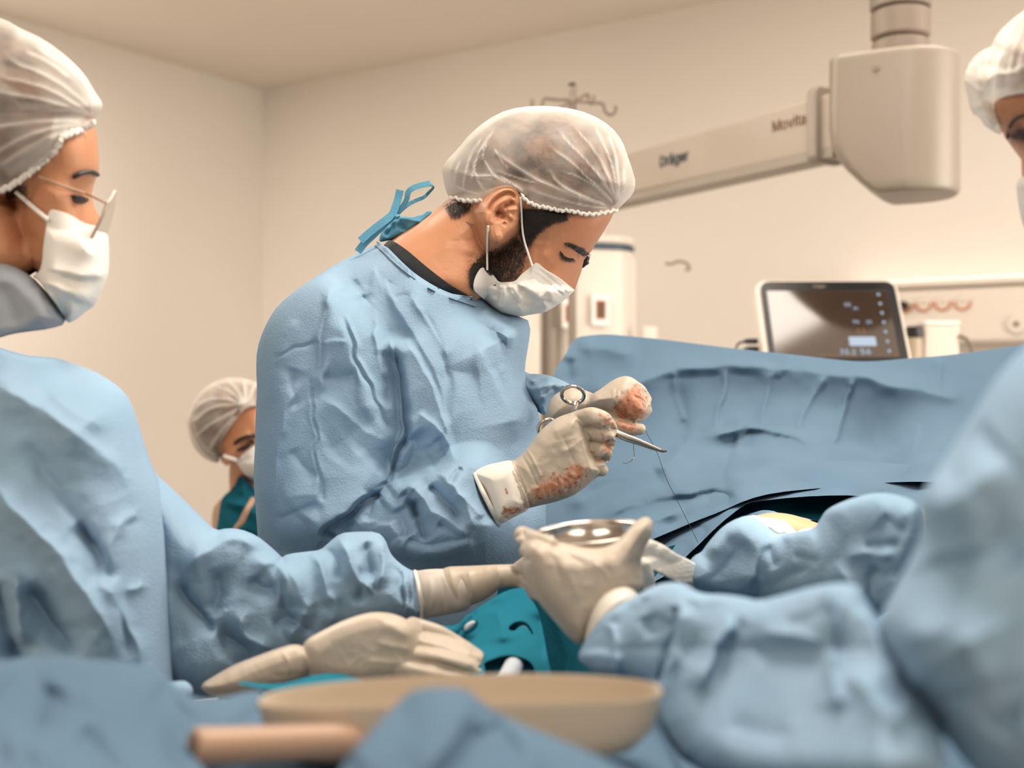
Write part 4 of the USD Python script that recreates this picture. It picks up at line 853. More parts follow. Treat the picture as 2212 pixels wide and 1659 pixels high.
pinky = limbK([(1220, 900, 62, RD - .002), (1310, 900, 66, RD - .013), (1345, 930, 54, RD - .008)], kB, 3.95, k=.0015)
hs_ = []
def h_(h, wl, wr, *pts, **k): hs_.append(S(h, wl, wr, kB(*pts), **k))
for i, (a, b) in enumerate([((560, 850), (740, 1260)), ((590, 845), (770, 1250)), ((650, 790), (800, 1080)), ((690, 740), (830, 1000))]): h_(1.6 if i % 2 else -1.6, 2.2, 2.6, a, ((a[0] + b[0]) / 2 + 8, (a[1] + b[1]) / 2), b, taper=.1)
h_(3.0, 3, 8, (575, 850), (640, 1000), (700, 1160), (725, 1265), taper=.05)
for x in range(6): h_(1.3 if x % 2 else -1.5, 2.5, 3, (1010 + 30 * x - 60, 1000 - 8 * x), (1030 + 30 * x - 40, 1090 - 12 * x), (1050 + 30 * x - 40, 1170 - 22 * x))
h_(-1.6, 2.5, 3, (1090, 480), (1180, 580), (1290, 720)); h_(1.6, 3, 3, (1110, 470), (1200, 570), (1310, 720)); h_(1.5, 3, 3, (1150, 620), (1210, 820), (1280, 990)); h_(-1.3, 3, 3, (1000, 620), (1080, 800), (1120, 900)); h_(2.2, 12, 12, (900, 620), (1040, 560), (1120, 470)); h_(2.4, 12, 12, (960, 800), (1120, 720), (1210, 620))
h_(-3.0, 3.5, 4, (1120, 450), (1200, 555), (1300, 545), (1390, 580), (1450, 620)); h_(-3, 3, 3, (1270, 710), (1340, 690), (1400, 720), (1440, 780)); h_(-2, 3, 3, (1310, 850), (1370, 850))
stain_r = blotch([(poly(kB((680, 1130), (760, 1010), (900, 960), (1000, 940), (1080, 860), (1180, 880), (1250, 960), (1180, 1060), (1050, 1140), (900, 1190), (760, 1230))), 0.70, 34), (poly(kB((1060, 880), (1160, 870), (1220, 960), (1150, 1010), (1080, 960))), 0.85, 17), (poly(kB((1330, 420), (1440, 480), (1470, 580), (1400, 560), (1330, 500), (1290, 440))), 0.72, 15), (poly(kB((1170, 540), (1330, 520), (1420, 580), (1300, 560))), 0.70, 10),
    (poly(kB((1280, 600), (1380, 610), (1440, 700), (1420, 830), (1330, 790), (1360, 690))), 0.65, 15), (poly(kB((1190, 700), (1290, 760), (1320, 860), (1240, 840))), 0.58, 13), (poly(kB((450, 1230), (600, 1220), (720, 1200), (720, 1270), (500, 1390))), 0.65, 15), (poly(kB((505, 1075), (530, 1080), (552, 1130), (520, 1150))), .62, 2.5), (poly(kB((680, 1100), (760, 1090), (780, 1260), (700, 1250))), 0.55, 11), (poly(kB((1270, 820), (1400, 830), (1380, 880), (1290, 900))), 0.54, 10)])
gm, ga = puff([palm, wrist, index, middle, ringf, pinky], 2.6, hs_, fade=4, attr={'stain': stain_r}, extra=lambda xy, D: crumple(xy, D, .0006, .012, 31))
g_r = obj('glove', gm, glove, surgeon, smooth=True, pv=ga, label='right glove smeared with blood, closed around the needle holder')
cuff_clip = poly(kB((225, 950), (300, 905), (400, 868), (565, 838), (600, 900), (660, 1050), (715, 1180), (728, 1275), (620, 1325), (500, 1400), (400, 1360), (300, 1120)), 1)
cm, ca = puff([palm, dict(wrist)], 3, [S(2.5, 3, 3, kB((575, 850), (640, 1000), (700, 1160), (725, 1265)), taper=.05), S(-1.2, 4, 4, kB((420, 900), (500, 1080), (560, 1300))), S(1.2, 4, 4, kB((360, 920), (430, 1120), (500, 1340)))], clip=cuff_clip, over=front([palm, wrist]), gap=.0013, fade=3, attr={'stain': stain_r})
obj('glove_cuff', cm, glove_white, g_r, smooth=True, pv=ca)
band = limbK([(262, 970, 22, RD + .012), (330, 1120, 22, RD - .004), (400, 1260, 22, RD - .002), (455, 1370, 22, RD + .012)], kB, 3.95)
bm, ba = puff([band], 2.4, attr={'stain': blotch([(poly(kB((230, 930), (330, 900), (330, 1000), (250, 1000))), .35, 5), (poly(kB((400, 1300), (500, 1300), (500, 1400), (420, 1400))), .4, 5)])})
obj('cuff_roll', bm, glove_white, g_r, smooth=True, pv=ba)
# left hand, further away, a fist seen side on with the thumb below
LD = 1.42
fist = lobe(poly(kB((1260, 280), (1330, 240), (1420, 170), (1500, 132), (1570, 125), (1640, 160), (1700, 230), (1745, 300), (1770, 390), (1760, 460), (1700, 510), (1620, 520), (1540, 500), (1470, 480), (1400, 430), (1300, 400), (1230, 370)), 2), LD, .038, 42)
lwrist = lobe(poly(kB((870, 460), (880, 380), (920, 300), (990, 255), (1080, 215), (1180, 240), (1280, 280), (1360, 330), (1340, 430), (1240, 470), (1120, 500), (960, 520), (890, 510)), 2), LD + .03, .034, 34, k=.012)
thumb = limbK([(1330, 480, 70, LD - .012), (1480, 545, 72, LD - .022), (1600, 575, 64, LD - .026), (1670, 580, 50, LD - .026)], kB, 3.95, k=.006)
knk = [limbK([(1560, 200, 60, LD - .018), (1660, 250, 62, LD - .016), (1720, 330, 50, LD - .004)], kB, 3.95, k=.006), limbK([(1600, 360, 66, LD - .026), (1690, 380, 62, LD - .018), (1730, 420, 44, LD - .006)], kB, 3.95, k=.004), limbK([(1500, 330, 66, LD - .030), (1600, 450, 60, LD - .024), (1680, 470, 44, LD - .012)], kB, 3.95, k=.004)]
lst = []
def l2(h, wl, wr, *pts, **k): lst.append(S(h, wl, wr, kB(*pts), **k))
for x in range(5): l2(-1.4 if x % 2 else 1.4, 2, 2.5, (1190 + 24 * x, 300 + 4 * x), (1170 + 30 * x, 360), (1210 + 40 * x, 430))
for x in range(4): l2(-1.2 if x % 2 else 1.2, 2, 2.5, (1440 + 22 * x, 220 + 10 * x), (1450 + 22 * x, 300), (1430 + 16 * x, 400))
l2(-9, 6, 8, (1450, 380), (1500, 430), (1560, 480), (1640, 515), taper=.1); l2(-4, 3, 3, (1600, 300), (1680, 320), (1740, 380)); l2(-3, 4, 4, (1480, 500), (1580, 520), (1690, 525))
stain_l = blotch([(poly(kB((1430, 330), (1520, 270), (1600, 200), (1640, 175), (1720, 260), (1760, 400), (1700, 510), (1560, 500), (1450, 440))), .66, 17), (poly(kB((1440, 370), (1520, 380), (1570, 470), (1540, 510), (1460, 460))), .95, 8), (poly(kB((1610, 180), (1660, 190), (1740, 330), (1700, 340))), .80, 10), (poly(kB((1400, 450), (1690, 510), (1710, 620), (1560, 640), (1400, 560))), .56, 15), (poly(kB((1290, 380), (1440, 330), (1440, 430), (1340, 430))), .36, 15)])
gm, ga = puff([fist, lwrist, thumb, *knk], 2.6, lst, fade=4, attr={'stain': stain_l}, extra=lambda xy, D: crumple(xy, D, .0005, .012, 32))
obj('glove', gm, glove, surgeon, smooth=True, pv=ga, label='left glove closed in a fist, its knuckles dark with blood')

# needle holder in the right hand
nh = thing('needle_holder', 'steel needle holder with ring handles in the bloody right glove', 'surgical instrument', loc=P(1240, 900, 1.27))
def bpt(x, y, d): q2 = kB((x, y))[0]; return P(q2[0], q2[1], d)
def bring(cx, cy, rx, ry, d, tilt=0., dd=.01):
    a = np.linspace(0, 2 * math.pi, 40, endpoint=False); x = cx + rx * np.cos(a) * math.cos(tilt) - ry * np.sin(a) * math.sin(tilt); y = cy + rx * np.cos(a) * math.sin(tilt) + ry * np.sin(a) * math.cos(tilt)
    q2 = kB(*np.stack([x, y], 1)); return P(q2[:, 0], q2[:, 1], d + dd * np.sin(a))
obj('finger_ring', tube(bring(1096, 288, 96, 72, 1.345, .12), .0022, 10, closed=True), steel, nh)
obj('finger_ring', tube(bring(880, 570, 84, 70, 1.335, -.5), .0022, 10, closed=True), steel, nh)
obj('shank', tube(np.array([bpt(1120, 360, 1.343), bpt(1112, 420, 1.335), bpt(1220, 500, 1.315), bpt(1420, 590, 1.285)]), [.0034, .0030, .0026, .0026], 10), steel, nh)
obj('shank', tube(np.array([bpt(920, 620, 1.335), bpt(1120, 640, 1.320), bpt(1430, 620, 1.286)]), [.003, .0028, .0026], 10), steel, nh)
jaw = []
for dy, dd in ((-10, 0), (12, .003)):
    jaw = tube(np.array([bpt(1425, 600 + dy, 1.286 + dd), bpt(1480, 622 + dy, 1.284 + dd), bpt(1560, 655 + dy * .9, 1.281 + dd), bpt(1660, 690 + dy * .8, 1.278 + dd), bpt(1760, 730 + dy * .5, 1.275 + dd), bpt(1840, 760 + dy * .3, 1.272 + dd), bpt(1890, 768 + dy * .2, 1.271 + dd)]), [.0028, .0030, .0030, .0026, .0022, .0016, .0010], 10)
    obj('jaw', jaw, steel, nh)
obj('jaw_tip', tube(np.array([bpt(1845, 762, 1.2705), bpt(1868, 766, 1.2705), bpt(1898, 765, 1.2705)]), [.0019, .0019, .0011], 10), dark_steel, nh)
# suture thread and needle
sut = thing('suture_thread', 'fine dark suture thread running from the bloody left glove down to the wound', 'thread', loc=P(1440, 1050, 1.38))
th = spline([P(1394, 930, 1.388), P(1420, 980, 1.383), P(1440, 1035, 1.378), P(1475, 1105, 1.37), P(1508, 1172, 1.36)], 8)
obj('thread', tube(th, .00032, 6), thread_mat, sut)
nd = thing('suture_needle', 'tiny curved suture needle hanging from a thread below the needle holder', 'needle', loc=P(1365, 980, 1.33))
a = np.linspace(-.35, 1.95, 18); nq = np.stack([1352 + 18 * np.cos(a), 980 + 20 * np.sin(a)], 1)
obj('needle', tube(P(nq[:, 0], nq[:, 1], 1.33), .00055, 6), steel, nd)
obj('thread', tube(spline([P(1362, 948, 1.315), P(1368, 958, 1.325), P(1369, 973, 1.33)], 6), .0003, 6), thread_mat, nd)

obj('sleeve_ruffle', puff([lobe(poly(kB((40, 930), (100, 880), (180, 872), (250, 890), (300, 950), (345, 1080), (420, 1260), (500, 1385), (470, 1430), (380, 1440), (250, 1330), (150, 1180), (70, 1050))), RD + .035, .022, 26)], 3, [S(h, 3, 4, kB(*p)) for h, p in ((5, ((110, 910), (200, 960), (280, 1080))), (-6, ((140, 1010), (210, 980), (300, 1020))), (5, ((150, 1100), (250, 1120), (360, 1260))), (-6, ((200, 1060), (290, 1130), (400, 1300))), (5, ((260, 1280), (330, 1290), (420, 1390))), (-5, ((180, 920), (250, 930), (290, 1000))))], fade=3), gown_blue, gn, smooth=True)
# ---------------------------------------------------------------- the assistant at the left, seen from behind her shoulder
nurse = thing('person', 'person wearing glasses and white mask at the left edge, gloved arms reaching in', 'person', loc=(-.48, 1.12, 0))
ND = 1.10
nyaw = lambda D0: plane(60, 0, D0, dx=.05 * D0 / FPX)
ncran = lobe(poly(kC((-420, 420), (-400, 220), (-280, 90), (-100, 40), (60, 60), (200, 120), (330, 210), (420, 310), (468, 430), (485, 540), (505, 640), (500, 720), (300, 900), (0, 950), (-250, 900), (-380, 650))), nyaw(ND), .078, 150)
nface = lobe(poly(kC((100, 560), (350, 520), (472, 520), (492, 620), (506, 700), (511, 770), (500, 812), (480, 850), (466, 890), (464, 950), (470, 1010), (500, 1080), (505, 1180), (490, 1260), (470, 1340), (420, 1420), (330, 1460), (230, 1400), (180, 1290), (120, 1150), (60, 950))), nyaw(ND), .066, 80, k=.03)
nnose = lobe(poly(kC((440, 840), (472, 872), (466, 905), (478, 960), (512, 1020), (524, 1050), (510, 1080), (470, 1090), (430, 1060), (430, 960))), nyaw(ND), .018, 20, k=.012)
nneck = lobe(poly(kC((-260, 850), (-100, 900), (100, 950), (180, 1150), (216, 1270), (140, 1320), (40, 1420), (-60, 1560), (-80, 1900), (-350, 1900), (-330, 1300))), ND, .062, 95, k=.03)
ntrunk = lobe(poly(kH((-300, 100), (0, 160), (200, 200), (380, 330), (470, 600), (530, 900), (560, 1400), (500, 2200), (480, 3200), (-700, 3200), (-700, 1000), (-600, 300))), 1.12, .11, 170, tb=.08, k=.03)
nlegs = [lobe(poly(kX((x0, 2200), (x0 + 210, 2200), (x0 + 190, 3300), (x0 + 170, 3780), (x0 + 30, 3780), (x0 + 20, 3300))), D, .075, 80, k=.04) for x0, D in ((-330, 1.08), (-40, 1.16))]
nst = []
def n_(h, wl, wr, *pts, **k): nst.append(S(h, wl, wr, kC(*pts), **k))
n_(5, 12, 10, (360, 800), (430, 775), (500, 790)); n_(-7, 12, 16, (360, 860), (430, 850), (475, 850)); n_(4.5, 11, 11, (370, 905), (420, 900), (455, 905)); n_(5, 30, 26, (200, 850), (320, 930), (420, 1000)); n_(-3, 3, 4, (365, 905), (400, 935), (450, 935))
n_(-5, 20, 16, (60, 1000), (120, 1120), (180, 1240)); n_(-6, 14, 14, (40, 860), (70, 950), (60, 1050))
nm, na = puff([ncran, nface, nnose, nneck, ntrunk, *nlegs], 26, nst, mirror=True, fine=[(shapely.box(0, 40, 260, 620), 3.4), (shapely.box(-200, 0, 260, 760), 9)], fade=5,
    attr={'stain': mask_attr([(poly(kC((20, 860), (90, 830), (120, 850), (110, 910), (70, 920), (30, 930))), .85, 6), (poly(kC((80, 850), (130, 830), (150, 900), (130, 990), (100, 950))), .5, 8)])})
obj('body', nm, skin, nurse, smooth=True, pv=na)
n_face = front([ncran, nface, nnose, nneck], nst)
def on(fn, K, pts, lift): a = chaikin(K(*pts), 3, False); return P(a[:, 0], a[:, 1], fn(a) - lift)
obj('eyebrow', tube(on(n_face, kC, [(375, 812), (420, 790), (470, 782), (500, 800)], .001), [.0012] * 3 + [.0022] * 24 + [.0016] * 3 if False else .0021, 8), lash, nurse)
obj('eyelashes', puff([lobe(poly(kC((365, 898), (410, 905), (465, 925), (440, 945), (400, 950), (375, 930))), lambda xy: n_face(xy) - .001, .003, 5)], 2), lash, nurse, smooth=True)
nhair_p = poly(kC((-440, 440), (-420, 220), (-290, 70), (-100, 15), (70, 35), (220, 100), (340, 195), (430, 300), (470, 420), (460, 520), (400, 565), (310, 590), (290, 640), (220, 710), (120, 790), (40, 845), (-60, 880), (-250, 880), (-400, 720)))
nhead_hair = puff([lobe(unary_union([nhair_p, ncran['poly']]), nyaw(ND), .083, 150)], 7, mirror=True, clip=nhair_p, over=front([ncran, nface]), gap=.0015)
obj('hair', nhead_hair, hair, nurse, smooth=True)
ncap_p = poly(kC((-480, 430), (-450, 180), (-300, 20), (-120, -30), (20, 0), (110, 55), (230, 110), (345, 195), (435, 285), (485, 375), (525, 430), (522, 472), (480, 530), (400, 573), (310, 600), (300, 650), (230, 722), (130, 802), (60, 852), (0, 882), (-100, 920), (-260, 920), (-430, 740)), 1)
npl = [(h, w, w2, kC(*pts)) for h, w, w2, *pts in [(3, 6, 5, (490, 480), (380, 380), (230, 280), (40, 210)), (3, 6, 5, (485, 500), (340, 450), (180, 400), (0, 380)), (3, 6, 5, (470, 520), (300, 520), (120, 540), (-60, 560)), (3, 5, 5, (500, 460), (440, 330), (330, 230), (180, 140)), (3, 6, 5, (440, 540), (280, 600), (120, 680), (-20, 760)),
    (3, 6, 5, (480, 505), (330, 400), (180, 330), (0, 300)), (3, 6, 5, (460, 530), (250, 560), (60, 640), (-80, 720)), (2.5, 6, 6, (120, 160), (260, 220), (360, 310))]]
nfold = [(.95, 12, kC((480, 525), (400, 565), (310, 595), (290, 645), (220, 715), (120, 800), (40, 850), (-60, 890))), (.8, 18, kC((60, 50), (200, 110), (330, 200), (430, 300), (490, 400), (500, 470))), (.7, 20, kC((300, 640), (220, 660), (120, 740), (20, 800)))]
ncp, ncap_D = cap(ncap_p, kC((500, 480))[0], npl, [lobe(unary_union([ncap_p, ncran['poly']]), nyaw(ND), .094, 165)], nurse, over=least(surf(nhead_hair), n_face), step=5, fold=nfold, uvs=(2.6, .008), seed=4)
rim([kC((485, 535), (400, 578), (312, 604), (300, 655), (230, 727), (130, 808), (60, 856), (0, 884))], ncp, Ds=ncap_D, seed=3, r=.0026)
nmask_p = poly(kC((245, 1000), (262, 975), (300, 985), (350, 1000), (430, 1048), (470, 1058), (510, 1062), (545, 1085), (556, 1130), (558, 1290), (542, 1350), (492, 1468), (450, 1492), (385, 1548), (340, 1562), (300, 1480), (240, 1400), (200, 1340), (160, 1318), (200, 1300), (216, 1250), (222, 1150), (238, 1050)), 1)
nms = []
def nm_(h, wl, wr, *pts, **k): nms.append(S(h, wl, wr, kC(*pts), **k))
nm_(5, 16, 5, (230, 1270), (330, 1300), (440, 1330), (548, 1320), taper=.15); nm_(6, 18, 5, (200, 1340), (320, 1390), (400, 1440), (470, 1470), taper=.15); nm_(-5, 6, 18, (300, 1310), (420, 1350), (520, 1330)); nm_(-6, 5, 16, (330, 1400), (400, 1450), (480, 1475)); nm_(-4, 5, 10, (250, 1360), (310, 1460), (340, 1540)); nm_(4, 18, 18, (400, 1100), (430, 1200), (520, 1220))
nmk = obj('mask', puff([lobe(unary_union([nmask_p, poly(kC((120, 1000), (300, 970), (520, 1060), (500, 1400), (300, 1560), (120, 1500)))]), nyaw(ND), .074, 70, e=2.2)], 4, nms, mirror=True, fade=3, clip=nmask_p, over=front([ncran, nface, nnose, nneck]), gap=.003), mask_white, nurse, smooth=True)
obj('ear_loop', tube(on(n_face, kC, [(245, 1030), (180, 975), (120, 922), (80, 885)], .006), .0021, 8), elastic, nmk, smooth=True)
# second cloth over throat and shoulder
nco_p = poly(kC((-200, 1240), (0, 1252), (60, 1260), (160, 1318), (230, 1390), (310, 1480), (345, 1562), (250, 1590), (150, 1602), (60, 1615), (-20, 1640), (-250, 1700)), 1)
obj('neck_cloth', puff([lobe(unary_union([nco_p, poly(kC((-300, 1200), (100, 1200), (330, 1450), (300, 1650), (-300, 1800)))]), ND, .08, 60)], 5, [S(6, 8, 26, kC((180, 1360), (240, 1460), (300, 1560))), S(-5, 20, 20, kC((0, 1340), (60, 1460), (100, 1590)))], mirror=True, clip=nco_p, over=front([nneck, nface]), gap=.004, fade=4), mask_grey, nurse, smooth=True)
# glasses
gl = obj('glasses', join(tube(np.vstack([on(n_face, kC, [(90, 385 - 40), (200, 810), (330, 860), (440, 895)][1:], .006)[:-1], P(*kC((545, 945))[0], ND - .062)[None]]), .0011, 8)), peach_plastic, nurse, smooth=True)
def gp(x, y, d): a = kC((x, y))[0]; return P(a[0], a[1], d)
obj('rim', join(tube(spline([gp(590, 885, ND - .02), gp(565, 930, ND - .045), gp(548, 950, ND - .058), gp(520, 1020, ND - .062), gp(480, 1100, ND - .06), gp(448, 1165, ND - .055)], 6), .0015, 8), tube(spline([gp(590, 885, ND - .02), gp(583, 960, ND - .012), gp(555, 1080, ND - .010), gp(500, 1170, ND - .03), gp(448, 1165, ND - .055)], 6), .0006, 6)), paint('glasses_rim', (.42, .33, .27), .3), gl, smooth=True)
lens = mat('lens_glass', {'t': ('transparent_bsdf', {}), 'g': ('glossy_bsdf', dict(roughness=.05)), 'f': ('fresnel', dict(IOR=1.3)), 'm': ('mix_closure', {})}, [('f.fac', 'm.fac'), ('t.BSDF', 'm.closure1'), ('g.BSDF', 'm.closure2')], surface='m.closure')
lp = np.array([gp(590, 885, ND - .02), gp(565, 930, ND - .045), gp(548, 950, ND - .058), gp(520, 1020, ND - .062), gp(480, 1100, ND - .06), gp(448, 1165, ND - .055), gp(500, 1170, ND - .03), gp(555, 1080, ND - .010), gp(583, 960, ND - .012)])
nl = len(lp); lc = lp.mean(0); lv = np.vstack([lp, lc, lp + [.0012, 0, 0], lc + [.0012, 0, 0]]); i_ = np.arange(nl); j_ = (i_ + 1) % nl
obj('lens', (lv, np.vstack([np.stack([i_, j_, 0 * i_ + nl], 1), np.stack([j_ + nl + 1, i_ + nl + 1, 0 * i_ + 2 * nl + 1], 1)])), lens, gl)
# gown
ngown = poly(kH((-700, 150), (-300, 20), (-100, 60), (0, 88), (60, 108), (120, 122), (200, 122), (280, 150), (360, 178), (430, 222), (482, 268), (510, 350), (540, 450), (575, 550), (600, 590), (618, 690), (632, 820), (642, 950), (650, 1150), (656, 1340), (665, 1600), (640, 2600), (600, 4600), (-800, 4600), (-850, 1500)), 1)
ntor = lobe(unary_union([ngown, poly(kH((-250, 100), (-250, -80), (150, -80), (300, 160), (200, 260)))]), 1.13, .19, 230, tb=.14)
ng = []
def ng_(h, wl, wr, *pts, **k): ng.append(S(h * (1.4 if h > 0 else .8), wl, wr, kH(*pts), **k))
ng_(16, 30, 34, (-60, 180), (60, 260), (170, 330), (300, 420), (450, 540), (570, 630)); ng_(-16, 34, 30, (60, 420), (180, 560), (260, 680), (330, 780), (400, 920)); ng_(-20, 12, 22, (290, 740), (340, 800), (390, 880), (420, 970), taper=.2)
ng_(18, 22, 40, (-60, 560), (60, 700), (180, 820), (300, 960), (380, 1100), (440, 1260)); ng_(-30, 26, 26, (90, 960), (150, 1060), (230, 1170), (300, 1240)); ng_(22, 22, 22, (40, 900), (70, 1050), (95, 1220)); ng_(-42, 20, 28, (-30, 960), (20, 1080), (60, 1230), (80, 1280), taper=.1)
ng_(12, 16, 30, (370, 900), (430, 1040), (500, 1180), (550, 1300)); ng_(-12, 20, 12, (420, 1000), (460, 1130), (480, 1260)); ng_(10, 16, 12, (600, 600), (605, 700), (618, 800), (630, 950), taper=.1)
ng_(-9, 9, 9, (25, 185), (80, 150), (120, 130)); ng_(-10, 40, 40, (200, 160), (330, 260), (400, 400)); ng_(7, 14, 14, (380, 1000), (430, 760), (560, 690)); ng_(7, 12, 14, (450, 1010), (540, 960), (630, 930)); ng_(-6, 14, 14, (460, 760), (560, 730), (610, 700)); ng_(12, 30, 24, (150, 250), (300, 330), (400, 420)); ng_(-9, 24, 24, (300, 380), (420, 480), (530, 560))
gnm = puff([ntor], 30, ng, wob=14., clip=ngown, over=front([nneck]), gap=.012, fade=14, fine=[(shapely.box(-30, 690, 420, 1600), 4.5), (shapely.box(-200, 600, 460, 1700), 14)], extra=lambda xy, D: crumple(xy, D, .003, .11, 13))
ngn = obj('gown', gnm, gown_blue, nurse, smooth=True)
# far sleeve reaching in
sl_p = poly(np.vstack([kH((560, 540), (600, 575), (640, 612), (700, 668), (760, 728), (805, 772), (850, 762), (900, 766), (960, 790), (1010, 830), (1055, 872)), kD((455, 232), (480, 215), (560, 205), (612, 200), (640, 175), (690, 132), (750, 126), (840, 126), (872, 158), (885, 200), (905, 232), (950, 268), (992, 288), (1008, 330), (1016, 400), (1018, 472), (960, 480), (900, 520), (700, 560), (560, 640), (400, 720), (250, 780), (50, 800), (-120, 600), (-150, 200), (-100, -60))]), 1)
slD = lambda xy: 1.19 - .03 * np.clip((520 - xy[:, 0]) / 150, 0, 1)
sl_lobe = lobe(sl_p, slD, .075, 85)
ns = []
def s_(h, wl, wr, *pts, **k): ns.append(S(h * (1.2 if h > 0 else .9), wl, wr, kD(*pts), **k))
s_(22, 34, 26, (30, 300), (130, 220), (230, 150), (320, 150), (400, 230)); s_(-20, 20, 24, (200, 260), (230, 330), (180, 430), (200, 480)); s_(-22, 12, 22, (40, 300), (90, 400), (170, 500), (190, 560)); s_(16, 16, 22, (330, 230), (400, 260), (450, 250), (470, 300), (500, 420)); s_(-18, 14, 18, (340, 300), (380, 360), (440, 340)); s_(14, 14, 16, (470, 240), (520, 330), (560, 420), (600, 460))
s_(-18, 12, 14, (460, 310), (470, 400), (500, 470), (560, 480)); s_(16, 16, 14, (560, 210), (610, 260), (640, 340), (640, 430)); s_(-14, 10, 12, (600, 220), (640, 200), (680, 260), (700, 330)); s_(20, 12, 16, (690, 140), (720, 220), (760, 300), (820, 360), (850, 350)); s_(-22, 14, 14, (790, 150), (800, 220), (815, 270), (830, 320)); s_(18, 14, 12, (860, 140), (880, 220), (870, 300), (850, 360))
s_(-16, 10, 14, (760, 240), (780, 330), (770, 430)); s_(-14, 10, 10, (890, 250), (930, 300), (940, 400), (950, 450)); s_(14, 14, 20, (560, 420), (540, 500), (480, 560)); s_(-26, 26, 30, (180, 560), (260, 540), (330, 600), (300, 680)); s_(12, 12, 14, (330, 420), (300, 500), (330, 560), (420, 600)); s_(-20, 20, 20, (420, 520), (480, 470), (600, 520)); s_(10, 10, 16, (660, 350), (680, 440), (640, 500))
for k in range(5): s_(6 if k % 2 else -6, 5, 5, (915 + 16 * k, 260 + 6 * k), (930 + 14 * k, 360), (945 + 13 * k, 460), taper=.1)
obj('sleeve', puff([sl_lobe], 4.5, ns, fade=9, wob=14., extra=lambda xy, D: crumple(xy, D, .0035, .06, 17)), gown_blue, ngn, smooth=True)
obj('sleeve_cuff', puff([limbK([(985, 380, 96, 1.185), (1060, 370, 96, 1.185), (1150, 362, 88, 1.185)], kD, 1.8433)], 4, [S(2, 5, 5, kD((1040, 290), (1060, 380), (1050, 460))), S(-2, 5, 5, kD((1090, 290), (1105, 380), (1100, 460)))], fade=3), paint('cuff_knit', (.52, .47, .42), .9, .12, 60.), ngn, smooth=True)
obj('cuff_edge', tube(P(*kD((988, 285), (1000, 330), (1012, 400), (1016, 470)).T, np.array([1.17, 1.148, 1.148, 1.17])), .0022, 8), glove_white, ngn, smooth=True)
ghost = [S(2.2, 3, 8, kD((1128, 266), (1150, 340), (1165, 430)), taper=.05), S(2, 5, 5, kD((1200, 270), (1220, 340), (1215, 420))), S(-2, 5, 5, kD((1170, 290), (1195, 380), (1190, 430))), S(1.8, 3, 7, kD((1318, 262), (1330, 310), (1325, 350)), taper=.05)]
gmm = puff([limbK([(1140, 352, 88, 1.185), (1230, 335, 74, 1.185), (1310, 305, 48, 1.18), (1380, 300, 44, 1.18), (1470, 310, 52, 1.18)], kD, 1.8433), limbK([(1440, 290, 26, 1.17), (1540, 270, 22, 1.165), (1600, 285, 20, 1.165)], kD, 1.8433, k=.004), limbK([(1440, 320, 24, 1.165), (1550, 315, 22, 1.16), (1610, 325, 18, 1.16)], kD, 1.8433, k=.004), limbK([(1440, 350, 22, 1.165), (1540, 355, 20, 1.165), (1590, 365, 18, 1.165)], kD, 1.8433, k=.004), limbK([(1420, 370, 20, 1.17), (1500, 390, 18, 1.17), (1550, 400, 16, 1.17)], kD, 1.8433, k=.004), limbK([(1400, 270, 24, 1.17), (1450, 230, 22, 1.16), (1500, 215, 18, 1.16)], kD, 1.8433, k=.004)], 3.5, ghost, fade=4)
obj('glove', gmm, glove, nurse, smooth=True, pv={'stain': np.zeros(len(gmm[0]))}, label='far gloved hand, mostly behind the hand that holds the dish')
# near sleeve and the hand resting flat
obj('sleeve', puff([limbK([(-900, 900, 150, 1.0), (-500, 960, 150, .96), (-160, 850, 110, .98), (60, 765, 46, 1.0)], kD, 1.8433)], 7, fade=8, extra=lambda xy, D: crumple(xy, D, .005, .06, 19)), gown_blue, ngn, smooth=True)
RH = 1.0
hb = lobe(poly(kD((545, 560), (620, 520), (700, 480), (790, 450), (850, 445), (920, 456), (980, 490), (1000, 540), (1000, 620), (990, 690), (950, 725), (860, 735), (720, 740), (620, 720), (560, 690), (535, 620))), lambda xy: RH - .0 * xy[:, 0], .022, 40)
hw = lobe(poly(kD((120, 745), (190, 700), (270, 655), (350, 625), (430, 595), (510, 570), (560, 590), (580, 650), (560, 715), (460, 745), (320, 775), (200, 790))), RH + .005, .026, 34, k=.012)
hf = [limbK(p, kD, 1.8433, k=.0015) for p in ([(980, 500, 34, RH + .022), (1080, 530, 34, RH + .022), (1180, 588, 32, RH + .026), (1240, 620, 24, RH + .03)], [(960, 560, 36, RH + .008), (1080, 590, 36, RH + .004), (1180, 630, 33, RH + .006), (1236, 640, 24, RH + .012)], [(960, 620, 36, RH - .006), (1080, 640, 37, RH - .010), (1190, 670, 33, RH - .006), (1240, 690, 22, RH)], [(940, 680, 38, RH - .016), (1050, 695, 38, RH - .018), (1140, 712, 34, RH - .014), (1185, 718, 26, RH - .010)])]
ht = limbK([(640, 700, 30, RH + .03), (800, 740, 30, RH + .03), (900, 750, 24, RH + .03)], kD, 1.8433, k=.004)
hst = [S(1.6, 3, 9, kD((505, 570), (550, 620), (572, 660), (555, 715)), taper=.05), S(-4, 4, 4, kD((985, 545), (1080, 560), (1160, 590), (1230, 625))), S(-5, 4, 4, kD((970, 620), (1010, 640), (1090, 650), (1240, 700))), S(-4, 4, 4, kD((960, 650), (1080, 672), (1180, 690))), S(2, 14, 14, kD((830, 470), (930, 520), (980, 560))), S(2, 12, 12, kD((820, 560), (930, 590), (990, 600))), S(2, 12, 12, kD((780, 640), (900, 650), (980, 650))), S(-1.5, 6, 6, kD((400, 690), (460, 700), (540, 690))), S(1.5, 4, 4, kD((460, 600), (490, 650), (480, 710)))]
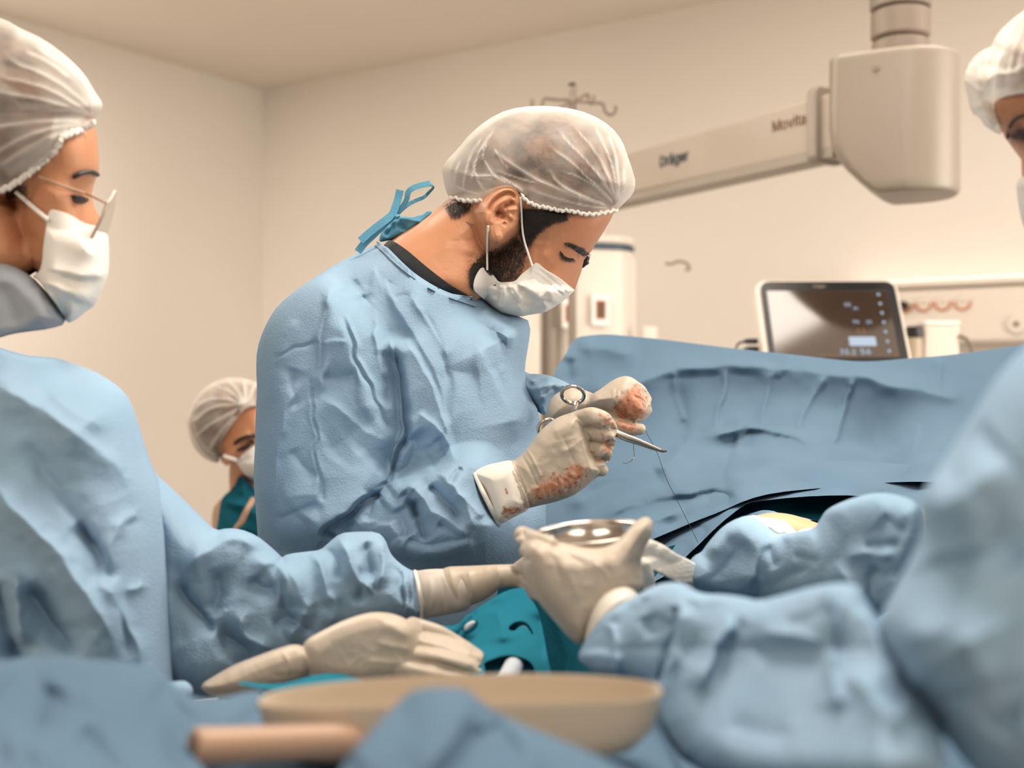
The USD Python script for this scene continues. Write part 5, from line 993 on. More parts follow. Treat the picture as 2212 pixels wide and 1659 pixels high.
gm, ga = puff([hb, hw, *hf, ht], 3.2, hst, fade=4, attr={'stain': mask_attr([(poly(kD((960, 610), (1000, 600), (1040, 640), (1000, 660))), .25, 8)])}, extra=lambda xy, D: crumple(xy, D, .0006, .015, 33))
obj('glove', gm, glove, nurse, smooth=True, pv=ga, label='near gloved hand resting flat with straight fingers')
# ---------------------------------------------------------------- the assistant at the right edge
right = thing('person', 'person at the right edge, face mostly out of frame, holding the steel dish', 'person', loc=(.55, .95, 0))
TD = 1.02
tcran = lobe(poly(kN((380, 760), (390, 650), (430, 420), (520, 250), (700, 60), (950, -60), (1250, -40), (1480, 150), (1560, 450), (1500, 750), (1350, 950), (1100, 1000), (700, 1000), (480, 900))), TD, .078, 130)
tface = lobe(poly(kN((376, 770), (500, 640), (900, 640), (1150, 900), (1150, 1250), (1050, 1600), (850, 1700), (700, 1650), (620, 1500), (600, 1300), (606, 1160), (560, 1112), (520, 1070), (482, 1030), (455, 960), (430, 900), (400, 840))), TD, .066, 70, k=.03)
tneck = lobe(poly(kN((1000, 900), (1450, 700), (1560, 1100), (1700, 1700), (1500, 2000), (1000, 1900), (900, 1500))), TD, .062, 90, k=.03)
ttrunk = lobe(poly(kX((2430, 640), (2520, 590), (2680, 600), (2880, 780), (3150, 1150), (3250, 1700), (3250, 2600), (2860, 2600), (2820, 1700), (2620, 1150), (2480, 850))), .95, .10, 150, tb=.1, k=.03)
tlegs = [lobe(poly(kX((x0, 2400), (x0 + 220, 2400), (x0 + 200, 3500), (x0 + 170, 4180), (x0 + 30, 4180), (x0 + 10, 3500))), D, .075, 80, k=.04) for x0, D in ((2850, .95), (3070, .97))]
tst = []
def t_(h, wl, wr, *pts, **k): tst.append(S(h, wl, wr, kN(*pts), **k))
t_(5, 8, 10, (470, 940), (510, 860), (570, 825), (640, 815)); t_(-8, 10, 10, (495, 990), (530, 900), (600, 860)); t_(5, 8, 8, (540, 990), (590, 940), (650, 930)); t_(-7, 6, 6, (600, 960), (625, 1000), (650, 1040)); t_(4, 14, 14, (520, 1060), (600, 1110), (680, 1150))
tm, ta = puff([tcran, tface, tneck, ttrunk, *tlegs], 30, tst, mirror=True, fine=[(shapely.box(2120, 180, 2240, 500), 3), (shapely.box(2100, 20, 2500, 560), 8)], fade=4,
    attr={'stain': mask_attr([(poly(kN((475, 985), (485, 920), (520, 860), (580, 825), (650, 815), (650, 845), (580, 860), (530, 910), (510, 1000))), .75, 5), (poly(kN((600, 970), (620, 960), (650, 1040), (610, 1020))), .9, 3), (poly(kN((480, 950), (520, 950), (525, 1010), (495, 1020))), 1.0, 5)])})
obj('body', tm, skin, right, smooth=True, pv=ta)
t_face = front([tcran, tface, tneck], tst)
obj('eyebrow', tube(on(t_face, kN, [(492, 1000), (500, 930), (530, 870), (590, 832), (660, 826)], .001), .0013, 8), lash, right)
thair_p = poly(kN((400, 700), (400, 560), (430, 380), (520, 240), (700, 50), (950, -80), (1260, -60), (1500, 140), (1590, 450), (1520, 760), (1300, 800), (900, 640), (620, 625), (450, 680)))
thair = puff([lobe(unary_union([thair_p, tcran['poly']]), TD, .083, 130)], 7, mirror=True, clip=thair_p, over=front([tcran, tface]), gap=.0015)
obj('hair', thair, hair, right, smooth=True)
tcap_p = poly(kN((620, 10), (700, -60), (950, -150), (1280, -120), (1560, 100), (1660, 450), (1580, 800), (1350, 880), (950, 720), (640, 645), (500, 672), (440, 690), (392, 720), (376, 770), (405, 830), (435, 880), (452, 940), (440, 984), (375, 950), (310, 910), (272, 842), (208, 815), (170, 650), (146, 530), (205, 400), (290, 322), (370, 292), (382, 245), (430, 172), (535, 72)), 1)
tpl = [(h, w, w2, kN(*pts)) for h, w, w2, *pts in [(4, 7, 7, (440, 240), (430, 400), (350, 560), (330, 680)), (4, 7, 7, (250, 380), (270, 520), (250, 700), (290, 840)), (3, 6, 6, (330, 340), (320, 500), (380, 620)), (3, 5, 5, (640, 80), (560, 250), (520, 420), (480, 600)), (3, 5, 5, (640, 250), (600, 380), (560, 520)), (3, 5, 5, (180, 560), (260, 640), (380, 660)), (3, 6, 6, (220, 780), (320, 760), (400, 790)), (3, 5, 5, (650, 420), (560, 480), (440, 500)), (3, 6, 6, (560, 120), (480, 220), (400, 300))]]
tcp, tcap_D = cap(tcap_p, kN((380, 770))[0], tpl, [lobe(unary_union([tcap_p, tcran['poly']]), TD, .10, 130)], right, over=least(surf(thair), t_face), step=4.5, fold=[(.8, 60, kN((250, 400), (210, 600), (300, 850), (400, 950))), (.7, 16, kN((640, 640), (500, 665), (400, 720)))], amp=.004, seed=7)
tmask_p = poly(kN((555, 1345), (610, 1300), (720, 1250), (900, 1300), (950, 1500), (900, 1750), (760, 1850), (660, 1800), (600, 1650), (570, 1500)), 1)
tmk = obj('mask', puff([lobe(unary_union([tmask_p, poly(kN((555, 1340), (700, 1200), (1000, 1250), (1050, 1700), (700, 1850)))]), TD, .074, 60)], 4, [S(3, 10, 4, kN((560, 1390), (640, 1360), (740, 1340))), S(4, 14, 5, kN((580, 1520), (700, 1560), (800, 1560)))], mirror=True, clip=tmask_p, over=front([tcran, tface, tneck]), gap=.003, fade=3), mask_white, right, smooth=True)
obj('ear_loop', tube(on(t_face, kN, [(700, 1270), (850, 1150), (1000, 1000), (1080, 950)], .005), .002, 8), elastic, tmk)
tgown = poly(kX((2400, 640), (2500, 570), (2650, 560), (2880, 700), (3150, 950), (3380, 1500), (3420, 3900), (2810, 3900), (2800, 2400), (2760, 1750), (2640, 1350), (2480, 1020), (2390, 800)), 1)
blob = lobe(poly(kX((2380, 700), (2290, 690), (2212, 748), (2150, 815), (2108, 885), (2062, 955), (2018, 1022), (1990, 1070), (1986, 1110), (1988, 1160), (1960, 1220), (1915, 1300), (1898, 1345), (1908, 1390), (1942, 1448), (1975, 1515), (2040, 1590), (2110, 1680), (2300, 1760), (2480, 1700), (2600, 1400), (2620, 1000))), .56, .10, 170, k=.03, tb=.06)
gt = []
def r_(h, wl, wr, *pts, **k): gt.append(S(h * (.9 if h > 0 else .45), wl * 1.4, wr * 1.4, kJ(*pts), **k))
r_(26, 40, 50, (1180, 200), (1110, 330), (1140, 420), (1300, 330), (1500, 200)); r_(-26, 60, 60, (1150, 650), (1200, 800), (1300, 830)); r_(-22, 50, 50, (1350, 560), (1500, 620), (1560, 700)); r_(26, 46, 70, (900, 990), (1100, 1060), (1240, 1000), (1400, 960), (1560, 1000)); r_(22, 50, 50, (1260, 1000), (1330, 1160), (1360, 1300)); r_(-36, 26, 40, (1000, 1280), (1070, 1390), (1180, 1480), taper=.15); r_(-26, 50, 50, (1150, 1150), (1220, 1260), (1260, 1350)); r_(-20, 40, 40, (1400, 1500), (1480, 1420), (1560, 1440)); r_(-24, 40, 50, (1280, 40), (1350, 100), (1420, 50))
rg = obj('gown', puff([lobe(tgown, .95, .15, 200, tb=.14)], 26, clip=None, fade=10, extra=lambda xy, D: crumple(xy, D, .006, .09, 41)), gown_blue, right, smooth=True)
obj('sleeve', puff([blob, lobe(poly(kX((2280, 760), (2500, 600), (2650, 640), (2750, 900), (2650, 1500), (2400, 1600))), lambda xy: .62 + .28 * np.clip((xy[:, 0] - 2300) / 300, 0, 1.2), .12, 130, k=.04)], 8, gt, fade=14, wob=16., extra=lambda xy, D: crumple(xy, D, .002, .09, 42)), gown_blue, rg, smooth=True, label='sleeve of the near arm, close to the camera')
# forearm sleeve of the near arm, running to the dish hand
fore = lobe(poly(np.vstack([kI((545, 1310), (590, 1210), (660, 1100), (740, 1005), (820, 950), (900, 900), (1020, 830), (1110, 780), (1200, 740), (1300, 728), (1390, 735), (1440, 770), (1500, 805)), kJ((60, 838), (130, 838), (230, 850), (300, 870), (420, 840), (560, 800), (700, 780), (780, 800), (830, 900), (900, 1000), (1020, 1180), (1150, 1400), (1200, 1700), (900, 1760), (300, 1760), (-40, 1650), (-140, 1500), (-190, 1300), (-250, 1250)), kI((750, 1480), (650, 1430), (560, 1360))]), 1), lambda xy: .92 - .32 * np.clip((xy[:, 0] - 1250) / 650, 0, 1) - .10 * np.clip((xy[:, 1] - 1400) / 260, 0, 1), .065, 90, tb=.03)
ff = []
def fI(h, wl, wr, *pts, **k): ff.append(S(h * (1.2 if h > 0 else .75), wl, wr, kI(*pts), **k))
def fJ(h, wl, wr, *pts, **k): ff.append(S(h * (1.2 if h > 0 else .75), wl, wr, kJ(*pts), **k))
fI(14, 16, 10, (740, 1010), (830, 960), (1000, 860), (1200, 770)); fI(-9, 14, 30, (1080, 980), (1160, 1010), (1290, 1070), (1320, 1080)); fI(-10, 16, 14, (1090, 990), (1130, 1100), (1160, 1160), taper=.15); fI(-22, 8, 10, (1330, 900), (1320, 1080), (1290, 1220), (1220, 1400), (1190, 1560), taper=.1); fI(14, 22, 12, (1380, 880), (1360, 1050), (1330, 1250), (1270, 1450)); fI(-14, 16, 26, (740, 1060), (780, 1180), (790, 1340)); fI(12, 12, 20, (800, 1060), (850, 1250), (830, 1450), taper=.1); fI(9, 16, 20, (1760, 950), (1660, 1200), (1560, 1400), (1480, 1600)); fI(-8, 16, 16, (1860, 1000), (1800, 1130), (1740, 1200)); fI(10, 20, 14, (1380, 870), (1550, 850), (1720, 820), (1850, 830))
fJ(12, 14, 22, (150, 900), (130, 1050), (60, 1200), (0, 1340)); fJ(-10, 18, 24, (220, 1090), (350, 1120), (500, 1150), (640, 1165)); fJ(9, 20, 14, (280, 1020), (450, 1040), (620, 1060)); fJ(-9, 20, 20, (300, 850), (420, 830), (520, 800)); fJ(-8, 18, 18, (400, 1000), (560, 960), (620, 880)); fJ(14, 10, 24, (660, 680), (650, 850), (640, 1000), (660, 1170), (680, 1400), taper=.1); fJ(-12, 20, 8, (630, 880), (625, 1020), (645, 1150)); fJ(16, 24, 34, (700, 1180), (800, 1280), (900, 1380), (1000, 1500)); fJ(-12, 20, 24, (840, 1270), (900, 1320), (980, 1360)); fJ(-9, 30, 30, (100, 1450), (300, 1500), (500, 1480)); fJ(14, 24, 20, (780, 850), (820, 980), (900, 1120), (990, 1300))
obj('sleeve', puff([fore], 5, ff, fade=10, wob=14., extra=lambda xy, D: crumple(xy, D, .002, .06, 43)), gown_blue, rg, smooth=True, label='forearm sleeve behind the dish hand')
# far sleeve, over the wound
fs2 = lobe(poly(kJ((-30, 690), (0, 655), (35, 640), (60, 600), (130, 520), (200, 480), (265, 462), (320, 490), (360, 540), (400, 560), (480, 540), (560, 530), (592, 490), (620, 440), (700, 400), (800, 368), (880, 358), (960, 368), (1050, 400), (1075, 460), (1075, 640), (1000, 800), (880, 950), (780, 980), (640, 900), (300, 900), (40, 850), (-60, 790))), lambda xy: 1.16 - .28 * np.clip((xy[:, 0] - 1640) / 350, 0, 1), .06, 70)
f2 = []
def f2_(h, wl, wr, *pts, **k): f2.append(S(h * (1.1 if h > 0 else .7), wl, wr, kJ(*pts), **k))
f2_(18, 26, 20, (40, 650), (120, 570), (200, 500), (265, 470)); f2_(-16, 20, 34, (60, 800), (120, 720), (180, 640), (260, 570)); f2_(12, 16, 16, (290, 500), (310, 620), (270, 740), (240, 820)); f2_(-12, 10, 12, (350, 590), (370, 650), (395, 720)); f2_(14, 30, 20, (400, 580), (500, 550), (580, 530)); f2_(16, 22, 40, (610, 470), (720, 400), (860, 370), (960, 400)); f2_(-16, 12, 16, (800, 630), (880, 610), (980, 590)); f2_(-14, 14, 24, (880, 460), (940, 520), (1000, 540)); f2_(12, 24, 16, (700, 650), (800, 660), (950, 650)); f2_(-20, 10, 12, (880, 710), (820, 760), (810, 840), (830, 940), taper=.12); f2_(14, 20, 14, (660, 680), (720, 760), (780, 880), (820, 960)); f2_(14, 16, 18, (900, 740), (940, 800), (880, 940)); f2_(-7, 12, 12, (460, 680), (540, 675), (600, 680)); f2_(-10, 20, 20, (300, 800), (450, 770), (560, 700))
obj('sleeve', puff([fs2], 5, f2, fade=9, wob=12., extra=lambda xy, D: crumple(xy, D, .002, .06, 45)), gown_blue, rg, smooth=True, label='sleeve of the far arm reaching over the wound')
# far glove cuff
fg = puff([limbK([(1090, 470, 90, 1.03), (1180, 530, 110, 1.05), (1280, 590, 100, 1.08), (1380, 640, 105, 1.12), (1470, 690, 100, 1.16)], kI, 3.6867), limbK([(1060, 600, 70, 1.02), (1100, 690, 60, 1.03), (1110, 760, 50, 1.04)], kI, 3.6867)], 3.5, [S(1.5, 4, 4, kI((1250, 480), (1220, 600), (1200, 700)))], fade=4)
obj('glove', fg, glove_white, right, smooth=True, pv={'stain': np.zeros(len(fg[0]))}, label='white far glove behind the dish hand')
# dish hand
DH = .94
palm2 = lobe(poly(kI((130, 420), (220, 380), (330, 390), (450, 420), (600, 452), (750, 450), (850, 410), (930, 330), (1000, 250), (1070, 215), (1130, 240), (1145, 320), (1120, 400), (1060, 480), (1050, 600), (1080, 720), (1060, 800), (940, 860), (800, 980), (700, 1080), (620, 1200), (560, 1240), (470, 1170), (380, 1060), (280, 950), (200, 840), (150, 740), (110, 600))), lambda xy: DH + .0 * xy[:, 0], .030, 50, tb=.02)
thumb2 = limbK([(960, 480, 110, DH - .006), (1020, 360, 90, DH - .004), (1070, 290, 72, DH + .004), (1085, 270, 60, DH + .01)], kI, 3.6867, k=.010)
fin2 = [limbK(p, kI, 3.6867, k=.004) for p in ([(330, 440, 70, DH - .012), (220, 400, 72, DH - .004), (130, 370, 76, DH + .016), (105, 350, 66, DH + .03)], [(300, 520, 66, DH - .010), (200, 500, 62, DH - .002), (140, 480, 60, DH + .010)], [(300, 640, 70, DH - .010), (190, 610, 68, DH - .004), (130, 610, 64, DH + .014)], [(330, 770, 64, DH - .008), (230, 740, 60, DH - .004), (150, 720, 52, DH + .010)], [(340, 850, 60, DH - .004), (250, 830, 54, DH - .0), (185, 800, 44, DH + .012)])]
dst = []
def d_(h, wl, wr, *pts, **k): dst.append(S(h, wl, wr, kI(*pts), **k))
d_(-5, 4, 6, (80, 510), (130, 540), (170, 560)); d_(-4, 4, 4, (60, 650), (110, 700), (150, 720)); d_(-3, 4, 4, (100, 760), (150, 800), (210, 860)); d_(1.5, 6, 6, (640, 560), (760, 640), (820, 760)); d_(-3.5, 14, 16, (960, 520), (1020, 620), (1040, 760)); d_(-2.5, 10, 10, (300, 420), (480, 520), (620, 600)); d_(2.5, 20, 20, (380, 560), (500, 700), (560, 900)); d_(2, 22, 22, (780, 500), (860, 620), (880, 740)); d_(-1.5, 6, 6, (320, 480), (380, 600), (400, 720))
gm, ga = puff([palm2, *fin2, thumb2], 3.2, dst, fade=4, attr={'stain': mask_attr([(poly(kI((270, 460), (340, 440), (330, 480), (280, 485))), .42, 3), (poly(kI((385, 450), (420, 450), (410, 470))), .36, 3), (poly(kI((100, 520), (170, 530), (175, 580), (130, 560))), .40, 5), (poly(kI((80, 690), (140, 690), (160, 760), (110, 750))), .38, 5), (poly(kI((180, 360), (260, 350), (240, 370))), .3, 3)])}, extra=lambda xy, D: crumple(xy, D, .0006, .015, 34))
dg = obj('glove', gm, glove, right, smooth=True, pv=ga, label='gloved hand with its fingers around the steel dish')
obj('glove_cuff', puff([lobe(poly(kI((590, 1225), (610, 1080), (650, 940), (730, 820), (840, 755), (950, 750), (1030, 820), (1060, 930), (900, 1100), (760, 1260), (640, 1290))), .925, .036, 44)], 3.5, [S(1.5, 4, 6, kI((1020, 810), (900, 850), (760, 960), (650, 1120)))], fade=4), glove_white, dg, smooth=True, pv=None)
# steel dish
dish = thing('steel_dish', 'shallow round stainless steel dish held in the gloved hand in front of the surgeon', 'dish', loc=P(1265, 1150, .985))
a_ = P(1150, 1160, .985); b_ = P(1398, 1138, .985); cc_ = (a_ + b_) / 2; rr_ = np.linalg.norm(b_ - a_) / 2
xd = unit(b_ - a_); nd_ = unit(np.array([-.10, -.06, 1.0])); nd_ = unit(nd_ - xd * (nd_ @ xd)); yd = np.cross(nd_, xd)
prof = [(0, -.028), (rr_ * .55, -.027), (rr_ * .80, -.019), (rr_ * .93, -.007), (rr_ - .003, -.0005), (rr_ - .001, .0008), (rr_ + .0012, .0006), (rr_ + .0015, -.0008), (rr_ * .95, -.0095), (rr_ * .81, -.0215), (rr_ * .55, -.0295), (0, -.0305)]
Md = np.eye(4); Md[:3, 0], Md[:3, 1], Md[:3, 2], Md[:3, 3] = xd, yd, nd_, cc_
v, f = lathe(prof, 72); obj('bowl', fixn((v @ Md[:3, :3].T + cc_, f)), steel, dish, smooth=50)
aa = np.linspace(0, 2 * math.pi, 72, endpoint=False); obj('rim', tube(cc_ + rr_ * (np.cos(aa)[:, None] * xd + np.sin(aa)[:, None] * yd), .0017, 8, closed=True), steel, dish, smooth=True)
# ---------------------------------------------------------------- the seated woman in the background
bg = thing('person', 'person in dark teal scrubs seated in the background, half hidden by the bent person', 'person', loc=(-.55, 2.65, 0))
BD = 2.62
bcran = lobe(poly(kK((120, 620), (130, 450), (220, 300), (380, 210), (600, 190), (800, 250), (900, 400), (880, 600), (700, 800), (450, 860), (250, 830))), BD, .085, 75)
bface = lobe(poly(kK((400, 740), (560, 500), (640, 420), (760, 400), (860, 470), (890, 640), (860, 860), (760, 1050), (690, 1080), (600, 1010), (520, 960), (430, 935), (398, 900))), BD - .03, .075, 50, k=.03)
bneck = lobe(poly(kK((470, 900), (640, 960), (760, 1050), (780, 1200), (700, 1400), (480, 1400), (480, 1150))), BD + .02, .06, 40, k=.02)
btrunk = lobe(poly(kK((520, 1150), (440, 1230), (420, 1400), (400, 1700), (420, 2300), (440, 3300), (900, 3300), (950, 2300), (1100, 1700), (1050, 1300), (900, 1150), (700, 1080))), BD + .02, .10, 60, k=.03)
bl = [limb([(x0, 1560, 66, 2.58), (x0 + 20, 1640, 62, 2.30), (x0 + 22, 1680, 52, 2.22), (x0 + 22, 1950, 42, 2.22), (x0 + 22, 2210, 36, 2.22)], k=.03) for x0 in (520, 620)]
bst = [S(7, 8, 8, kK((520, 730), (600, 690), (690, 660))), S(-9, 7, 7, kK((540, 760), (620, 740), (690, 700))), S(7, 6, 6, kK((560, 770), (630, 760), (690, 730))), S(9, 14, 12, kK((440, 800), (520, 840), (600, 820)))]
bm_, ba_ = puff([bcran, bface, bneck, btrunk, *bl], 14, bst, mirror=True, fine=[(shapely.box(470, 860, 600, 1060), 2.5)], fade=3, attr={'stain': mask_attr([(poly(kK((395, 740), (420, 745), (430, 900), (395, 905))), .8, 2), (poly(kK((540, 790), (560, 800), (640, 770), (690, 735), (690, 700), (620, 750))), .9, 2)])})
obj('body', bm_, skin, bg, smooth=True, pv=ba_)
b_face = front([bcran, bface, bneck], bst)
obj('eyebrow', tube(on(b_face, kK, [(525, 745), (560, 705), (620, 680), (690, 665), (720, 675)], .002), .0042, 8), lash, bg)
obj('eyelashes', tube(on(b_face, kK, [(555, 795), (600, 785), (650, 750), (700, 715)], .002), .0045, 8), lash, bg)
bhair_p = poly(kK((125, 600), (135, 450), (220, 300), (380, 205), (600, 185), (800, 245), (860, 380), (700, 400), (600, 410), (530, 500), (440, 650), (395, 740), (395, 880), (330, 880), (230, 810)))
bhair = puff([lobe(unary_union([bhair_p, bcran['poly']]), BD, .09, 75)], 4, mirror=True, clip=bhair_p, over=front([bcran, bface]), gap=.002)
obj('hair', bhair, hair, bg, smooth=True)
bcap_p = poly(kK((100, 570), (112, 490), (170, 335), (240, 258), (330, 190), (440, 152), (560, 146), (700, 180), (830, 240), (930, 380), (900, 470), (800, 420), (700, 398), (625, 425), (585, 460), (540, 520), (440, 655), (402, 740), (396, 910), (330, 908), (220, 850), (140, 740)), 1)
bpl = [(h, w, w2, kK(*p)) for h, w, w2, *p in [(5, 4, 3, (600, 390), (420, 330), (250, 350), (150, 450)), (5, 4, 3, (600, 395), (440, 390), (280, 430), (140, 560)), (5, 4, 3, (605, 380), (480, 270), (350, 230)), (5, 4, 3, (610, 375), (540, 250), (470, 180)), (5, 4, 3, (620, 370), (620, 260), (600, 170)), (5, 4, 3, (640, 370), (690, 270), (720, 200)), (4, 4, 3, (580, 420), (420, 500), (280, 580), (160, 700)), (4, 4, 3, (540, 480), (420, 600), (330, 720), (280, 830)), (4, 3, 3, (150, 520), (170, 650), (260, 790), (380, 860))]]
bcp, bD_ = cap(bcap_p, kK((610, 385))[0], bpl, [lobe(unary_union([bcap_p, bcran['poly']]), BD, .10, 80)], bg, over=least(surf(bhair), b_face), step=2.6, fold=[(.95, 18, kK((560, 390), (620, 380), (720, 380))), (.9, 8, kK((560, 490), (450, 640), (405, 740))), (.6, 12, kK((400, 800), (390, 900), (330, 900)))], uvs=(3.0, .02), fade=3, seed=9)
bmask_p = poly(kK((540, 905), (560, 870), (620, 815), (700, 755), (800, 720), (880, 780), (880, 950), (800, 1060), (690, 1085), (610, 1010), (570, 950)), 1)
bmk = obj('mask', puff([lobe(unary_union([bmask_p, poly(kK((480, 900), (700, 700), (900, 720), (900, 1050), (700, 1100), (540, 1000)))]), BD - .03, .085, 45)], 3, clip=bmask_p, over=b_face, gap=.004, mirror=True, fade=3), mask_white, bg, smooth=True)
obj('ear_loop', tube(on(b_face, kK, [(435, 850), (470, 865), (510, 875), (550, 890)], .006), .0045, 8), elastic, bmk)
bsc_p = poly(kK((568, 1015), (600, 1040), (640, 1085), (690, 1115), (760, 1150), (900, 1120), (1100, 1250), (1150, 1700), (1000, 2450), (960, 3350), (400, 3350), (340, 2450), (330, 1700), (352, 1560), (380, 1400), (392, 1300), (410, 1222), (470, 1172), (520, 1120)), 1)
bsc = obj('scrub_top', puff([lobe(unary_union([bsc_p, poly(kK((500, 1100), (560, 960), (760, 1000), (860, 1120)))]), BD + .02, .14, 60)], 5, [S(-14, 8, 10, kK((480, 1180), (580, 1210), (680, 1260))), S(12, 8, 8, kK((430, 1240), (500, 1280), (600, 1290))), S(-12, 8, 8, kK((420, 1300), (520, 1330), (600, 1340))), S(-12, 10, 12, kK((580, 1520), (650, 1560), (730, 1590)))], clip=bsc_p, over=front([bneck, bface]), gap=.006, fade=4, extra=lambda xy, D: crumple(xy, D, .008, .08, 51)), scrub_dark, bg, smooth=True)
bs_D = surf(puff([lobe(bsc_p, BD + .02, .14, 60)], 6))
obj('piping', tube(on(bs_D, kK, [(690, 1240), (660, 1300), (620, 1370), (590, 1440), (540, 1500), (500, 1600)], .006), .0068, 8), peach_plastic, bsc)
obj('trouser_leg', puff([*bl], 8, fade=4), scrub_dark, bg, smooth=True)

# ---------------------------------------------------------------- the table, the patient and the drapes
table = thing('operating_table', 'padded operating table hidden under the blue drapes', 'operating table', loc=(.36, 1.6, 0))
def tb(w, d, z0, z1, x, y, r, m, n, c=.01): v, f = slab(cplan(w, d, r), z1 - z0, c); return obj(n, fixn((v + [x, y, (z0 + z1) / 2], f)), m, table)
tb(.46, 1.95, .80, .86, .38, 1.62, .03, grey_paint, 'table_top'); tb(.44, 1.93, .862, .92, .38, 1.62, .05, black_plastic, 'mattress', .02); tb(.30, .42, .12, .80, .38, 1.75, .08, white_paint, 'column'); tb(.50, .9, 0.0, .12, .38, 1.75, .06, grey_paint, 'base')
pat = thing('person', 'person lying under the blue drapes, only a strip of bare skin showing at the wound', 'person', loc=(.38, 1.6, .93))
def ell(c, r, n=3):
    m = trimesh.creation.icosphere(n); m.vertices = m.vertices * r + c; return m
def hull_chain(js):
    import manifold3d as m3
    out = m3.Manifold()
    for c1, r1, c2, r2 in js:
        pts = np.vstack([ell(c1, r1, 2).vertices, ell(c2, r2, 2).vertices]); out = out + m3.Manifold.hull_points(pts)
    return out
X0 = .38
man = hull_chain([((X0, 1.30, 1.01), (.16, .12, .085), (X0, 1.62, 1.02), (.17, .14, .09)), ((X0, 1.62, 1.02), (.17, .14, .09), (X0, 1.86, 1.02), (.15, .08, .08)), ((X0, 1.86, 1.02), (.08, .05, .06), (X0, 2.05, 1.04), (.055, .05, .055)), ((X0, 2.06, 1.05), (.06, .06, .07), (X0, 2.22, 1.05), (.075, .09, .095)),
    ((X0 - .09, 1.24, 1.0), (.085, .09, .08), (X0 - .10, .98, .985), (.06, .06, .058)), ((X0 + .09, 1.24, 1.0), (.085, .09, .08), (X0 + .10, .98, .985), (.06, .06, .058)), ((X0 - .10, .98, .985), (.055, .055, .055), (X0 - .10, .72, .965), (.036, .04, .036)), ((X0 + .10, .98, .985), (.055, .055, .055), (X0 + .10, .72, .965), (.036, .04, .036)),
    ((X0 - .10, .72, .965), (.035, .04, .036), (X0 - .10, .69, 1.02), (.03, .03, .045)), ((X0 + .10, .72, .965), (.035, .04, .036), (X0 + .10, .69, 1.02), (.03, .03, .045)), ((X0 - .17, 1.84, 1.01), (.055, .055, .055), (X0 - .20, 1.56, .98), (.042, .045, .042)), ((X0 + .17, 1.84, 1.01), (.055, .055, .055), (X0 + .20, 1.56, .98), (.042, .045, .042)), ((X0 - .20, 1.56, .98), (.04, .04, .04), (X0 - .20, 1.3, .965), (.028, .03, .026)), ((X0 + .20, 1.56, .98), (.04, .04, .04), (X0 + .20, 1.3, .965), (.028, .03, .026))])
mm_ = man.refine_to_length(.03).to_mesh(); tmh = trimesh.Trimesh(mm_.vert_properties[:, :3], mm_.tri_verts); trimesh.smoothing.filter_taubin(tmh, iterations=10); tmh.apply_translation((0, 0, -.03))
obj('body', tmh, skin, pat, smooth=True, pv={'stain': np.zeros(len(tmh.vertices))})
skin_patch = poly(kE((1000, 1310), (1080, 1293), (1160, 1298), (1230, 1318), (1300, 1345), (1420, 1380), (1400, 1480), (1200, 1520), (1000, 1500), (900, 1420)))
pk = puff([lobe(skin_patch, 1.33, .05, 40)], 4, fade=4)
obj('belly', pk, skin, pat, smooth=True, pv={'stain': np.zeros(len(pk[0]))})
gz = thing('gauze_pad', 'white gauze pads brightly lit by the wound, between the sleeve and the drape', 'gauze', loc=P(1680, 1140, 1.25))
obj('pad', puff([lobe(poly(kJ((240, 480), (270, 462), (340, 478), (430, 492), (470, 530), (490, 556), (440, 575), (410, 600), (330, 620), (270, 560))), 1.25, .022, 22)], 3.5, [S(4, 8, 8, kJ((280, 480), (360, 520), (420, 570)))], fade=3, extra=lambda xy, D: crumple(xy, D, .002, .02, 61)), gauze, gz, smooth=True)
obj('pad', puff([lobe(poly(kJ((430, 590), (480, 545), (530, 522), (580, 535), (600, 580), (560, 620), (460, 630))), 1.24, .018, 16)], 3.5, fade=3), gauze, gz, smooth=True)

drape = thing('surgical_drape', 'big blue surgical drape hung as a screen behind the wound and over the patient', 'drape', loc=(.45, 1.7, 1.0))
# upper sheet: hangs from the screen bar, folds forward onto the patient
up_out = kE((90, 820), (110, 700), (130, 640), (165, 600), (185, 550), (215, 515), (260, 505), (350, 498), (480, 510), (600, 522), (800, 548), (1000, 572), (1200, 592), (1370, 612), (1480, 622), (1580, 618), (1700, 606), (1850, 596), (2050, 570), (2220, 545), (2500, 510), (2900, 480), (2950, 900), (2600, 1180), (2200, 1200), (1900, 1190), (1840, 1160), (1735, 1156), (1600, 1160), (1480, 1172), (1300, 1185), (1100, 1205), (980, 1235), (860, 1290), (740, 1335), (640, 1378), (540, 1420), (300, 1520), (60, 1560), (40, 1300))
upc = [(1240, 728, 2.06), (1500, 750, 2.03), (1800, 775, 2.0), (2212, 745, 1.96), (2500, 715, 1.9), (1190, 800, 1.98), (1500, 820, 1.97), (1900, 850, 1.94), (2212, 860, 1.86), (1200, 950, 1.90), (1500, 920, 1.90), (1650, 925, 1.86), (1900, 980, 1.80), (2200, 980, 1.72), (1200, 1090, 1.76), (1400, 1060, 1.72), (1600, 1010, 1.68), (1900, 1020, 1.62), (2200, 1050, 1.55), (1180, 1190, 1.62), (1400, 1150, 1.56), (1600, 1065, 1.51), (1800, 1048, 1.48), (1978, 1040, 1.46), (2400, 1040, 1.5), (1160, 1240, 1.55)]
us_ = []
def u_(h, wl, wr, *pts, **k): us_.append(S(h * 1.8, wl, wr, kE(*pts), **k))
u_(24, 20, 36, (230, 760), (420, 735), (640, 668), (880, 652), (1100, 652), (1320, 670), (1500, 692), (1760, 745), (2000, 800), taper=.1); u_(-16, 24, 40, (540, 730), (650, 700), (900, 680), (1100, 690)); u_(-10, 12, 20, (180, 600), (175, 660), (190, 730)); u_(12, 30, 30, (200, 580), (320, 560), (500, 600))
